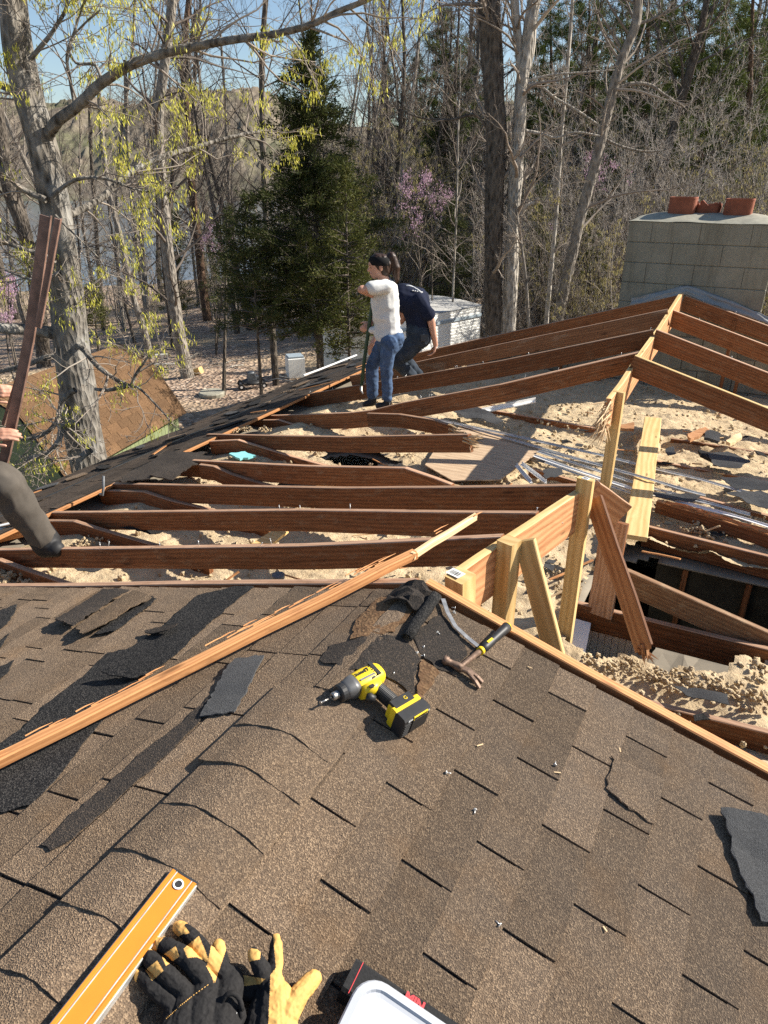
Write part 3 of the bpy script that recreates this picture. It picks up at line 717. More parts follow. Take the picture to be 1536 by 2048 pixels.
p = pY(1474, 430, 9.85); flue(p[0], 9.85, .155, .15, ft-.01, ft+.19, 0, .05)
# sheet plastic wrapped over the ridge at the foot of the chimney
V = []; Fq = []; n, m = 60, 8
for i in range(n+1):
    x = -.62+1.62*i/n
    for j in range(m+1):
        t = j/m; base = -abs(x)*TA+.02
        V.append((x, CY0-.02-.05*(1-t)-.02*vnoise(np.array([[x*6, t*5, 1]]), 3)[0], base-.03+t*(.10-.06*max(0, abs(x-.1)-.4))+.012*vnoise(np.array([[x*11, t*4, 0]]), 8)[0]))
for i in range(n):
    for j in range(m): a = i*(m+1)+j; Fq.append((a, a+m+1, a+m+2, a+1))
o = link('flashing', rawmesh('flashing', V, faces=Fq, smooth=True), chim, [M['plastic']]); so_ = o.modifiers.new('s', 'SOLIDIFY'); so_.thickness = .004
o['label'] = 'crumpled translucent plastic sheet round the chimney foot'
# ---------------------------------------------------------------- left eave strip that is still sheathed
mb = MB(); s0, s1 = 3.86, 5.14
P = [slope_pt(-1, s0, 2.42, -.016), slope_pt(-1, s1, 2.3, -.016), slope_pt(-1, s1, 9.55, -.016), slope_pt(-1, s0+.05, 9.5, -.016)]
mb.prism(P, (0, 0, 1), .014)
mb.beam(slope_pt(-1, s0-.012, 2.45, -.004), slope_pt(-1, s0+.03, 9.3, -.004), .02, .03, m=1)
mb.beam(slope_pt(-1, s1+.02, 2.3, -.02), slope_pt(-1, s1+.02, 9.55, -.02), .03, .16, m=0)
es = part(mb, 'eave', [M['felt'], M['split'], M['siding']], 'shingled strip of roof left along the eave')
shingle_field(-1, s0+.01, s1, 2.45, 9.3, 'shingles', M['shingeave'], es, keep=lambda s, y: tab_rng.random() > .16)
# ---------------------------------------------------------------- insulation
def in_poly(x, y, poly):
    ins = np.zeros(len(x), bool); n = len(poly); j = n-1
    for i in range(n):
        xi, yi = poly[i][:2]; xj, yj = poly[j][:2]
        c = ((yi > y) != (yj > y)) & (x < (xj-xi)*(y-yi)/(yj-yi+1e-12)+xi); ins ^= c; j = i
    return ins
ZI = -1.15
HOLES = [[hz(*q, -1.12) for q in pts] for pts in (
    [(1245, 1100), (1300, 1085), (1420, 1112), (1640, 1165), (1700, 1330), (1540, 1312), (1478, 1318), (1470, 1352), (1400, 1358), (1370, 1338), (1345, 1345), (1325, 1356), (1300, 1330), (1250, 1312), (1195, 1318), (1160, 1312), (1128, 1300), (1135, 1250), (1165, 1180), (1200, 1120)],
    [(655, 893), (700, 886), (765, 900), (800, 925), (700, 932), (640, 918)],
    [(540, 955), (600, 950), (690, 962), (660, 985), (560, 975)],)]
def build_insul():
    xs = np.arange(-4.3, 4.31, .022); ys = np.arange(1.98, 9.33, .022)
    X, Y = np.meshgrid(xs, ys); x = X.ravel(); y = Y.ravel(); o0 = np.zeros_like(x)
    q = np.stack([x, y, o0], 1)
    h = .03*fbm(q*1.3, 3, 21)+.022*np.abs(fbm(q*5, 3, 22))+.014*np.abs(vnoise(q*17, 23))+.012*np.abs(vnoise(q*38, 24))
    near = np.clip(1-(x-.3)**2/4-(y-2.2)**2/.5, 0, 1); h += .05*near
    h += np.clip(-(x+3.2), 0, .5)*.12
    # shallow troughs along joists at the right
    for a, b in JLINES:
        A, B = hz(*a, JZ+.03)[:2], hz(*b, JZ+.03)[:2]; d = B-A; l = np.linalg.norm(d); d /= l; t = (x-A[0])*d[0]+(y-A[1])*d[1]; n_ = np.abs((x-A[0])*-d[1]+(y-A[1])*d[0])
        h -= (.035+.03*vnoise(np.stack([x*4, y*4, 0*x], 1), 27))*np.exp(-(n_/.10)**2)*((t > -.1) & (t < l+.3))
    z = np.minimum(ZI+h, -np.abs(x)*TA-.17)
    n, m = X.shape; i = np.arange(n*m).reshape(n, m)
    quad = np.stack([i[:-1, :-1], i[:-1, 1:], i[1:, 1:], i[1:, :-1]], -1).reshape(-1, 4)
    cx = x[quad].mean(1); cy = y[quad].mean(1); keep = np.ones(len(quad), bool)
    jx = cx+.05*vnoise(np.stack([cx*9, cy*9, 0*cx], 1), 31); jy = cy+.05*vnoise(np.stack([cx*9, cy*9, 0*cx], 1), 32)
    for hp in HOLES: keep &= ~in_poly(jx, jy, hp)
    # the rim of a hole slumps
    for hp in HOLES[:1]:
        c = np.array([p[:2] for p in hp]); 
        d = np.min(np.hypot(x[:, None]-c[None, :, 0], y[:, None]-c[None, :, 1]), axis=1); z += .05*np.exp(-(d/.12)**2)
    V = np.stack([x, y, z], 1); 
    used = np.unique(quad[keep]); mp = np.full(len(V), -1); mp[used] = np.arange(len(used)); V = V[used]; Q = mp[quad[keep]]
    # loose clumps
    bm = bmesh.new(); bmesh.ops.create_icosphere(bm, subdivisions=3, radius=1); bv = np.array([v.co for v in bm.verts]); bf = np.array([[v.index for v in f.verts] for f in bm.faces]); bm.free()
    rg = np.random.RandomState(5); AV = [V]; AT = []; base = len(V)
    spots = [(hz(px_, py_, -1.1), s) for px_, py_, s in ((20, 1165, .10), (60, 1158, .07), (100, 1170, .06), (0, 1150, .06), (490, 858, .05), (530, 860, .05), (470, 862, .04), (350, 1010, .035), (460, 960, .03), (215, 1075, .06), (170, 1085, .05), (190, 1065, .04), (1210, 1340, .06), (1290, 1345, .05), (1350, 1362, .08), (1330, 1352, .05), (1255, 1330, .05), (1400, 1362, .07), (1480, 1340, .10), (1500, 1400, .08), (1440, 1370, .06), (1350, 1440, .05), (1180, 1315, .05), (1410, 1060, .09), (1450, 1055, .07), (1380, 1058, .05), (700, 912, .06), (640, 905, .05), (820, 912, .04), (760, 905, .04), (1160, 1205, .06), (1130, 1180, .06), (1120, 1150, .05), (1165, 1170, .05))]
    big = spots; spots = []
    for p, s in big:
        for k in range(44):
            v_ = rg.normal(0, 1, 3); v_ /= np.linalg.norm(v_); rr_ = rg.uniform(.2, 1)**.5; spots.append((p+v_*[1.5, 1.5, .45]*s*rr_, s*rg.uniform(.07, .22)))
    for k in range(3400):
        s = rg.uniform(.005, .022)*(.6+.4*rg.rand())
        spots.append((np.array([rg.uniform(-3.3, 4), rg.uniform(2, 9.2), -1.12]), s))
    for p, s in spots:
        if s < .05 and any(in_poly(np.array([p[0]]), np.array([p[1]]), hp)[0] for hp in HOLES): continue
        sd = rg.uniform(0, 99); dsp = .85+.45*fbm(bv*1.5+sd, 3, 41)+.30*np.abs(vnoise(bv*5+sd, 44))+.2*vnoise(bv*11+sd, 45); v = bv*dsp[:, None]*s*rg.uniform(.7, 1.2, 3)
        AV.append(v+p+np.array([0, 0, s*.45])); AT.append(bf+base); base += len(v)
    V = np.concatenate(AV); T = np.concatenate(AT)
    tag(link('insulation', rawmesh('insulation', V, quad=Q, tri=T), None, [M['insul']]), kind='stuff', label='tan loose cellulose insulation heaped over the attic floor')['category'] = 'insulation'
    # ceiling boards underneath
    xs = np.arange(-4.34, 4.35, .07); ys = np.arange(1.0, 9.34, .07); X, Y = np.meshgrid(xs, ys); x = X.ravel(); y = Y.ravel(); n, m = X.shape; i = np.arange(n*m).reshape(n, m)
    quad = np.stack([i[:-1, :-1], i[:-1, 1:], i[1:, 1:], i[1:, :-1]], -1).reshape(-1, 4); cx = x[quad].mean(1); cy = y[quad].mean(1); keep = np.ones(len(quad), bool)
    for hp in HOLES: keep &= ~in_poly(cx, cy, hp)
    o = link('ceiling', rawmesh('ceiling', np.stack([x, y, x*0-1.24], 1), quad=quad[keep]), house, [M['drywall']]); md = o.modifiers.new('s', 'SOLIDIFY'); md.thickness = .016; md.offset = -1
build_insul()
# ================================================================ things standing in the yard
def solve_shed():
    ze = -2.9; E1, E2 = hz(369, 828, ze), hz(270, 884, ze); v = unit((E2-E1)*np.array([1, 1, 0]))
    def foot(px, z0, z1):
        best = None
        for z in np.linspace(z0, z1, 400):
            p = hz(*px, z); c = abs(unit((p-E1)*np.array([1, 1, 0]))@v)
            if best is None or c < best[0]: best = (c, p)
        return best[1]
    return E1, v, foot((296, 722), -2.7, -1.5), foot((236, 690), -2.5, -1.2)
E1, sv, C1_, R1_ = solve_shed()
sn = unit(np.array([sv[1], -sv[0], 0])); sn = sn if sn @ (E1-R1_) > 0 else -sn
def sq(p): return (p-E1)@sn, p[2]          # profile coordinates
cx_, cz_ = sq(C1_); rx_, rz_ = sq(R1_)
shed = thing('shed', 'small garden shed with a brown shingled barn roof behind the big oak', 'shed', tuple(E1*np.array([1, 1, 0])+np.array([0, 0, -5.2])))
SL = 3.4
prof = [(0, E1[2]), (cx_, cz_), (rx_, rz_), (2*rx_-cx_, cz_), (2*rx_, E1[2])]
def SP(a, z, t): return np.array([E1[0], E1[1], 0])+sn*a+sv*t+np.array([0, 0, z])
mb = MB()
for (a, b) in zip(prof[:-1], prof[1:]):
    dv = np.array([b[0]-a[0], b[1]-a[1]]); ln = np.hypot(*dv); dv /= ln; nv = np.array([dv[1], -dv[0]]); nv = nv if nv[1] > 0 else -nv
    if a is prof[0] or True:
        rows = max(2, int(round(ln/.14)))
        base = [SP(a[0], a[1], -.08), SP(b[0], b[1], -.08), SP(b[0], b[1], SL), SP(a[0], a[1], SL)]
        n3 = sn*nv[0]+np.array([0, 0, nv[1]]); mb.prism([p-n3*.03 for p in base], n3, .028, 1)
        up_first = b[1] > a[1]
        for r_ in range(rows):
            t0, t1 = r_/rows*ln, (r_+1)/rows*ln
            s_ = -.08-(.15 if r_ % 2 else 0)
            while s_ < SL:
                e0, e1 = max(s_, -.08)+.004, min(s_+.3, SL)-.004
                if e1 > e0:
                    lo, hi = (.010, .003) if up_first else (.003, .010)
                    q = [(t0, lo), (t1+.01, hi)]
                    P = [SP(a[0]+dv[0]*t+nv[0]*o, a[1]+dv[1]*t+nv[1]*o, e) for t, o in q for e in (e0, e1)]
                    bb = len(mb.v); mb.v += [tuple(p) for p in P]; mb.face((bb, bb+1, bb+3, bb+2), [(0, 0)]*4)
                    ti, oi = (t0, lo) if up_first else (t1+.01, hi)
                    Q = [SP(a[0]+dv[0]*ti, a[1]+dv[1]*ti, e) for e in (e0, e1)]; b2 = len(mb.v); mb.v += [tuple(p) for p in Q]
                    k0 = bb if up_first else bb+2; mb.face((k0, k0+1, b2+1, b2), [(0, 0)]*4)
                s_ += .3
me_ = bpy.data.meshes.new('roof'); me_.from_pydata(mb.v, [], mb.f); me_.polygons.foreach_set('material_index', np.array(mb.m, np.int32))
link('roof', me_, shed, [M['shedsh'], M['felt']])
M['shedwall'] = plain('green_board_wall', (.19, .225, .115), .8, .2, 0, .15, 6)
mb = MB(); ins = .14
for k in range(int((SL-.2)/.12)):
    t = .05+k*.12; a = -ins; mb.box(SP(a, (E1[2]-5.6)/2+.0, t+.055), (sv, sn, (0, 0, 1)), (.112, .03, 5.6+E1[2]), 0, .004)
pr_ = [(-ins, -5.6), (-ins, E1[2]), (cx_, cz_-.05), (rx_, rz_-.05), (2*rx_-cx_, cz_-.05), (2*rx_+ins, E1[2]), (2*rx_+ins, -5.6)]
mb.prism([SP(a, z, .05) for a, z in pr_], sv, .04)
mb.prism([SP(a, z, SL-.1) for a, z in pr_], sv, .04)
part(mb, 'wall', [M['shedwall']], parent=shed)
# ---- caravan
M['rvroof'] = plain('caravan_roof', (.46, .45, .42), .8, .2, 0, .25, 3)
M['rvwhite'] = plain('caravan_skin', (.74, .74, .70), .45, .4, 0, .06, 2)
M['blue'] = plain('blue_grey_trim', (.30, .36, .40), .5, .4)
a = hz(963, 611, -1.65); b = hz(690, 662, -1.65); ax = unit((b-a)*np.array([1, 1, 0])); bx = unit(np.array([ax[1], -ax[0], 0])); bx = bx if bx @ RT < 0 else -bx
LNG = 3.35; WID = 2.3; rv = thing('caravan', 'old white caravan with ribbed sides parked behind the house', 'caravan', tuple(a+ax*LNG/2+bx*WID/2+np.array([0, 0, -2.9])))
def RV(s, t, z): return a+ax*s+bx*t+np.array([0, 0, z])
mb = MB(); prof = []
z = 0
while z > -2.4: prof += [(.006, z), (.012, z-.008), (.012, z-.056), (.006, z-.064)]; z -= .075
ring = lambda s: [RV(s, t-.0, z) for t, z in [(.012-t0, z0) for t0, z0 in prof]]
mb.loft([ring(0), ring(LNG*.5), ring(LNG)], 0, caps=False, closed=False)
mb.loft([[RV(s_, t-.0, z0) for t, z0 in ((.02, 0), (.02, -2.4))] for s_ in (0, 0.0)], 0, caps=False, closed=False) if False else None
mb.prism([RV(0, .02, -2.4), RV(0, WID, -2.4), RV(0, WID, -.02), RV(0, .02, -.02)], ax, .02)
mb.prism([RV(LNG-.02, .02, -2.4), RV(LNG-.02, WID, -2.4), RV(LNG-.02, WID, -.02), RV(LNG-.02, .02, -.02)], ax, .02)
mb.prism([RV(0, WID, -2.4), RV(LNG, WID, -2.4), RV(LNG, WID, 0), RV(0, WID, 0)], bx, -.02)
part(mb, 'body', [M['rvwhite']], parent=rv)
mb = MB(); mb.loft([[RV(s_, t, .0+.07*math.sin(math.pi*min(1, max(0, t/WID)))+.01) for t in np.linspace(-.02, WID+.02, 12)] for s_ in (-.02, LNG*.5, LNG+.02)], 0, caps=False, closed=False); part(mb, 'roof', [M['rvroof']], parent=rv)
mb = MB(); mb.beam(RV(0, -.018, -.22), RV(LNG, -.018, -.22), .02, .07, top=False); part(mb, 'trim', [M['blue']], parent=rv)
mb = MB(); c = RV(1.2, 1.35, .10); mb.box(c, (ax, bx, (0, 0, 1)), (.4, .4, .09), 0, .02); part(mb, 'roof_vent', [M['rvwhite']], parent=rv)
for s_ in (2.4, 3.1):
    mb = MB(); c = RV(s_, -.0, -2.45); mb.tube([c, c+bx*.18], .33, 24); part(mb, 'wheel', [M['black']], parent=rv)
mb = MB(); mb.box(RV(3.0, -.012, -1.0), (ax, bx, (0, 0, 1)), (1.1, .03, .7), 0, .01); wn = part(mb, 'window', [M['greymetal']], parent=rv)
mb = MB(); mb.box(RV(3.0, -.02, -1.0), (ax, bx, (0, 0, 1)), (1.0, .03, .6), 0, .005); part(mb, 'pane', [M['panel']], parent=wn)
# ---- yard clutter
p = ground_at(590, 757); u1 = unit(RT+.35*HD); u2 = np.array([-u1[1], u1[0], 0])
wb = thing('white_appliance', 'small white metal appliance box standing on the leaf litter', 'appliance', tuple(p)); mb = MB(); mb.box(p+np.array([0, 0, .31])+HD*.2, (u1, u2, (0, 0, 1)), (.50, .50, .62), 0, .03); part(mb, 'body', [M['rvwhite']], parent=wb)
mb = MB(); mb.box(p+np.array([0, 0, .64])+HD*.2, (u1, u2, (0, 0, 1)), (.46, .46, .06), 0, .03); part(mb, 'lid', [M['blue']], parent=wb)
p = ground_at(505, 775); mw = thing('lawn_mower', 'black engine and small wheels of an old mower on the ground', 'mower', tuple(p))
mb = MB(); mb.box(p+np.array([0, 0, .16]), (u1, u2, (0, 0, 1)), (.5, .42, .08), 0, .04); mb.tube([p+np.array([0, 0, .16]), p+np.array([0, 0, .2]), p+np.array([0, 0, .24])], [.3, .27, .2], 16); part(mb, 'deck', [M['black']], parent=mw)
mb = MB()
for k in range(6): mb.box(p+np.array([0, 0, .25+k*.035]), (u1, u2, (0, 0, 1)), (.26-.01*k, .22, .018), 0, .006)
mb.tube([p+np.array([0, 0, .24]), p+np.array([0, 0, .47])], .09, 12); mb.box(p+u1*.17+np.array([0, 0, .3]), (u1, u2, (0, 0, 1)), (.12, .16, .1), 0, .02); part(mb, 'engine', [M['pipe']], parent=mw)
for k, (dx, dy) in enumerate(((-.34, -.2), (.3, -.22), (-.3, .25), (.32, .22))):
    q = p+u1*dx+u2*dy+np.array([0, 0, .09]); mb = MB(); mb.tube([q-u2*.025, q+u2*.025], .09, 16); wl = part(mb, 'wheel', [M['black']], parent=mw); mb = MB(); mb.tube([q-u2*.03, q-u2*.027], .035, 14); part(mb, 'rim', [M['white']], parent=wl)
for sg in (-1, 1): mb = MB(); mb.tube([p+u1*.25+u2*sg*.18+np.array([0, 0, .2]), p+u1*.7+u2*sg*.2+np.array([0, 0, .25]), p+u1*1.15+u2*sg*.22+np.array([0, 0, .12])], .013, 8); part(mb, 'handle', [M['pipe']], parent=mw)
p = ground_at(424, 792); mb = MB(); mb.tube([p+np.array([0, 0, -.02]), p+np.array([0, 0, .10]), p+np.array([0, 0, .13])], [.34, .36, .33], 18, sm=False); o = mb.build('stone_slab', [M['concrete']]); tag(o, 'flat round grey slab lying in the yard', 'slab'); center_origin(o)
p = ground_at(387, 752); mb = MB(); mb.beam(p+np.array([-.2, 0, .02]), p+np.array([.25, .1, .2]), .25, .2, top=False, ch=.03); o = mb.build('cut_log', [M['fresh']]); tag(o, 'split yellow log against the foot of a grey tree', 'log'); center_origin(o)
M['cinder'] = plain('cinder_block', (.40, .38, .34), .95, .1, 0, .15, 20, .3)
for k, (x, y, dz, lb) in enumerate(((313, 735, 0, 'grey cinder block lying on the ground in the pile'), (326, 728, .2, 'grey cinder block with two holes on top of the pile'), (338, 735, 0, 'tan cinder block at the right of the pile'))):
    p = ground_at(x, y+4)+np.array([0, 0, dz]); mb = MB()
    for t in (-.18, 0, .18): mb.box(p+u1*t+np.array([0, 0, .1]), (u1, u2, (0, 0, 1)), (.04, .2, .2), 0, .004)
    for t in (-.082, .082): mb.box(p+u2*t*0+np.array([0, 0, .1+t]), (u1, u2, (0, 0, 1)), (.4, .198, .032), 0, .004)
    o = mb.build('cinder_block', [M['cinder']]); tag(o, lb, 'block', 'cinder blocks piled in the yard'); center_origin(o)
A, B = slope_pt(-1, 5.0, 8.3, .05), slope_pt(-1, 4.8, 9.5, .06)
lumber('downspout', 'white metal strip lying along the far eave edge', 'strip', ['white'], lambda mb: mb.beam(A, B, .03, .02, top=False, n=4, warp=.004))
# fallen sticks and branches in the leaves
rsd = random.Random(8)
for k in range(46):
    x, y = rsd.uniform(150, 700), rsd.uniform(585, 800)
    if 560 < x and y > 700: continue
    p = ground_at(x, y); a_ = rsd.uniform(0, 6.3); l = rsd.uniform(.5, 2.2); v = np.array([math.cos(a_), math.sin(a_), 0]); r_ = rsd.uniform(.012, .035)
    pts = [p+v*l*t+np.array([0, 0, .03+.05*rsd.random()])+np.cross(v, (0, 0, 1))*rsd.uniform(-.08, .08) for t in np.linspace(-.5, .5, 5)]
    mb = MB(); mb.tube(pts, [r_, r_, r_*.8, r_*.6, r_*.3], 5); q = pts[2]; mb.tube([q, q+v*.3*l+np.cross(v, (0, 0, 1))*.2*l], [r_*.6, r_*.2], 4)
    o = mb.build('fallen_branch', [M['bark_pale']]); tag(o, 'weathered fallen branch lying in the leaf litter of the clearing', 'branch', 'fallen branches in the clearing'); center_origin(o)
def pix(v):
    q = v-CAM; z = q@FW; return 768+F*(q@RT)/z, 1024-F*(q@UP)/z
# ---- the big oak at the left
DO = 8.2
tr, cr, ck = TM(), TM(), TM()
P, r = ptree([(196, 1010), (180, 935), (163, 850), (146, 700), (130, 560), (112, 430), (88, 310), (55, 190), (32, 80), (15, -40), (-10, -200)], 92, 60, DO, sub=8)
r[0, :6] *= np.linspace(1.3, 1, 6); V, Q = tubes(P, r, 40); tr.add(barkrough(V, .03, 7), Q)
limbs = [([(92, 280), (112, 245), (150, 216), (205, 165), (262, 130), (330, 106), (400, 91), (470, 79), (550, 68), (620, 50), (680, 22), (745, -5), (820, -50)], 29, 11, [8.2, 8.1, 8, 7.9, 7.8, 7.8, 7.8, 7.7, 7.7, 7.6, 7.6, 7.5, 7.5], 1),
 ([(112, 440), (150, 425), (200, 398), (260, 346), (330, 312), (385, 297), (430, 283), (490, 268), (525, 262)], 20, 7, [8.2, 8.4, 8.7, 9, 9.3, 9.6, 9.8, 10, 10.2], 1),
 ([(105, 392), (150, 360), (210, 357), (265, 378), (300, 384)], 11, 5, 8.0, 1),
 ([(130, 668), (100, 665), (60, 660), (-10, 655), (-80, 640)], 34, 22, [8.2, 8.1, 8, 7.8, 7.7], 0),
 ([(130, 715), (95, 715), (40, 733), (-20, 748)], 18, 10, 8.4, 0),
 ([(140, 685), (165, 697), (195, 732), (230, 758), (262, 772), (285, 782), (345, 846)], 17, 4, [8.2, 8, 7.8, 7.7, 7.6, 7.5, 7.4], 1),
 ([(262, 772), (272, 748), (290, 722), (302, 708)], 9, 4, 7.6, 1), ([(255, 772), (215, 780), (190, 778)], 12, 8, 7.6, 0),
 ([(50, 200), (20, 178), (-20, 165)], 22, 14, 8.2, 1), ([(92, 400), (40, 375), (0, 335), (-30, 310)], 16, 9, 8.0, 1), ([(112, 520), (60, 503), (0, 482), (-40, 470)], 15, 8, 7.9, 1), ([(120, 545), (70, 560), (10, 540)], 10, 5, 7.7, 1),
 ([(150, 780), (125, 800), (115, 840), (85, 870), (40, 880)], 15, 8, 7.7, 1), ([(158, 850), (128, 850), (118, 880), (95, 905), (60, 915)], 18, 9, 7.5, 1), ([(180, 900), (160, 920), (155, 960), (120, 985), (80, 985)], 18, 8, 7.4, 1),
 ([(150, 216), (140, 160), (135, 110), (150, 60), (170, 0)], 10, 5, 8.0, 1), ([(205, 165), (190, 130), (150, 125), (140, 80), (200, 20)], 9, 4, 7.9, 1), ([(60, 120), (100, 70), (130, 20), (140, -40)], 12, 6, 8.1, 1), ([(110, 430), (150, 470), (200, 520), (215, 560)], 6, 2, 8.0, 1)]
fl = []
for path, w0, w1, D_, tw in limbs:
    P, r = ptree(path, w0, w1, D_, sub=5); V, Q = tubes(P, r, 12); tr.add(barkrough(V, .006, 12), Q)
    if tw:
        L_ = np.linalg.norm(np.diff(P[0], axis=0), axis=1).sum(); c = int(7+L_*5)
        S, D, L, rr = spawn(P, r, c, .12, 1, .85, 0, rg, .4, .15); L = rg.uniform(.35, 1.1, len(L)); p2 = grow(S, D, L, 6, .2, -.01, rg); r2 = taper(np.minimum(rr, .012), np.full(len(L), .003), 6); cr.add(*tubes(p2, r2, 4))
        p3, r3 = twigs(p2, r2, [(4, .2, 1, .75, .55, 5, 3, .2), (3, .2, 1, .7, .5, 4, 3, .2)], rg, cr); fl.append(p3[:, -1]); fl.append(p2[:, -1])
fl = np.concatenate(fl); pxs = np.array([pix(q[None])for q in fl]).reshape(len(fl), 2)
dens = np.where(pxs[:, 1] < 300, .75, np.where(pxs[:, 1] < 650, .5, .28)); keep = rg.rand(len(fl)) < dens*.32; ck.add(*drooping(fl[keep], rg, 24, .06, .006, .040))
oak = tree('oak_tree', 'big grey oak with yellow green catkins rising beside the brown shed', ground_at(190, 960) if False else gp(190, 960, DO), tr, cr, (M['bark_oak'], M['twig']), extra=[('catkins', ck, M['catkin'])])
# ---- twin trunk tree right of the people, and the leaning tree
def custom(name, label, trunks, D, mats, limbs=(), nb=26, blen=(1.2, 3.2), t0=.35, group=None, buds=None, budn=6, sides=18, levels=None, rough=.03, seed=1, budk=(.06, .008, .03)):
    rg = np.random.RandomState(seed); tr, cr, bd = TM(), TM(), TM(); base = None
    for path, w0, w1 in trunks:
        P, r = ptree(path, w0, w1, D, sub=5); q = P[0, 0].copy(); rel = q-CAM; q[2] = float(gz(rel@RT, rel@HD))-.2; 
        if q[2] < P[0, 0, 2]-.1: P = np.concatenate([q[None, None], P], 1); r = np.concatenate([r[:, :1]*1.1, r], 1)
        base = base if base is not None else q
        V, Q = tubes(P, r, sides); tr.add(barkrough(V, rough, 7), Q)
        if nb:
            S, D_, L, rr = spawn(P, r, nb, t0, 1, 1.0, 0, rg, .3, .15); L = rg.uniform(*blen, len(L)); p2 = grow(S, D_, L, 9, .14, .02, rg); r2 = taper(np.clip(rr, .012, .05), np.full(len(L), .005), 9); cr.add(*tubes(p2, r2, 5))
            p3, r3 = twigs(p2, r2, levels or LV3[1:], rg, cr); tips = p3[:, -1]
            if buds: bd.add(*drooping(tips[rg.rand(len(tips)) < .5], rg, budn, *budk))
    for path, w0, w1 in limbs:
        P, r = ptree(path, w0, w1, D, sub=4); tr.add(*tubes(P, r, 8)); p3, r3 = twigs(P, r, [(8, .2, 1, .8, .35, 6, 4, .18), (5, .2, 1, .7, .5, 5, 3, .18), (3, .2, 1, .7, .5, 4, 3, .2)], rg, cr)
    return tree(name, label, base, tr, cr, mats, group, extra=[('buds', bd, buds)] if buds else None)
custom('twin_trunk_tree', 'tall twin trunk tree with one dark and one pale stem behind the rafters', [([(986, 700), (986, 560), (988, 420), (992, 280), (985, 140), (978, 0), (970, -160)], 40, 58), ], 16.5, (M['bark_dark'], M['twig']), [([(1000, 330), (960, 235), (900, 240), (840, 235), (790, 215)], 9, 3)], 14, (1, 2.6), .2, seed=4)  # dark bark puts the shade on this stem into its colour
custom('pale_trunk_tree', 'pale grey trunk leaning out beside the dark twin stem, with a broken stub', [([(1018, 700), (1022, 560), (1026, 450), (1034, 300), (1044, 170), (1058, 70), (1078, -60)], 34, 34), ([(1044, 170), (1036, 80), (1025, -40)], 22, 20)], 16.4, (M['bark_pale'], M['twig']), [([(1040, 430), (1052, 412), (1066, 406), (1078, 396)], 14, 7), ([(1052, 262), (1085, 268), (1112, 276), (1150, 264), (1200, 272)], 9, 4), ([(1056, 168), (1080, 172), (1110, 196), (1150, 218), (1195, 248)], 10, 4), ([(1045, 165), (1100, 150), (1160, 145), (1230, 140)], 7, 3)], 12, (1, 2.4), .3, seed=5)
custom('leaning_tree', 'slim grey tree leaning right from the rafters toward the top edge', [([(1112, 660), (1128, 580), (1160, 440), (1190, 330), (1216, 220), (1243, 120), (1272, 45), (1276, -30)], 28, 22)], 17.5, (M['bark_grey'], M['twig']), [([(1272, 48), (1300, 40), (1340, 22), (1380, 0)], 9, 4), ([(1235, 180), (1262, 168), (1300, 170), (1330, 190), (1370, 215)], 12, 4), ([(1205, 275), (1240, 292), (1290, 303), (1330, 300)], 8, 3), ([(1240, 95), (1220, 60), (1195, 20)], 8, 4), ([(1200, 290), (1150, 270), (1100, 250)], 6, 3)], 16, (1, 2.6), .25, seed=6, rough=.015)
custom('slender_tree', 'very thin pale sapling just left of the leaning tree', [([(1092, 650), (1100, 560), (1112, 430), (1122, 280), (1136, 120), (1145, 0), (1150, -60)], 12, 8)], 16.8, (M['bark_pale'], M['twig']), (), 22, (.5, 1.6), .2, seed=7, sides=8, rough=.004)
custom('slender_tree', 'crooked thin sapling touching the right of the pale trunk', [([(1058, 660), (1052, 560), (1040, 470), (1030, 400)], 9, 5)], 16.2, (M['bark_grey'], M['twig']), (), 12, (.4, 1.2), .2, seed=8, sides=8, rough=.004)
custom('slender_tree', 'thin pale sapling standing behind the caravan roof', [([(905, 620), (908, 540), (912, 450), (915, 330), (918, 200)], 6, 4)], 18, (M['bark_pale'], M['twig']), (), 22, (.5, 1.6), .2, seed=9, sides=8, rough=.004)
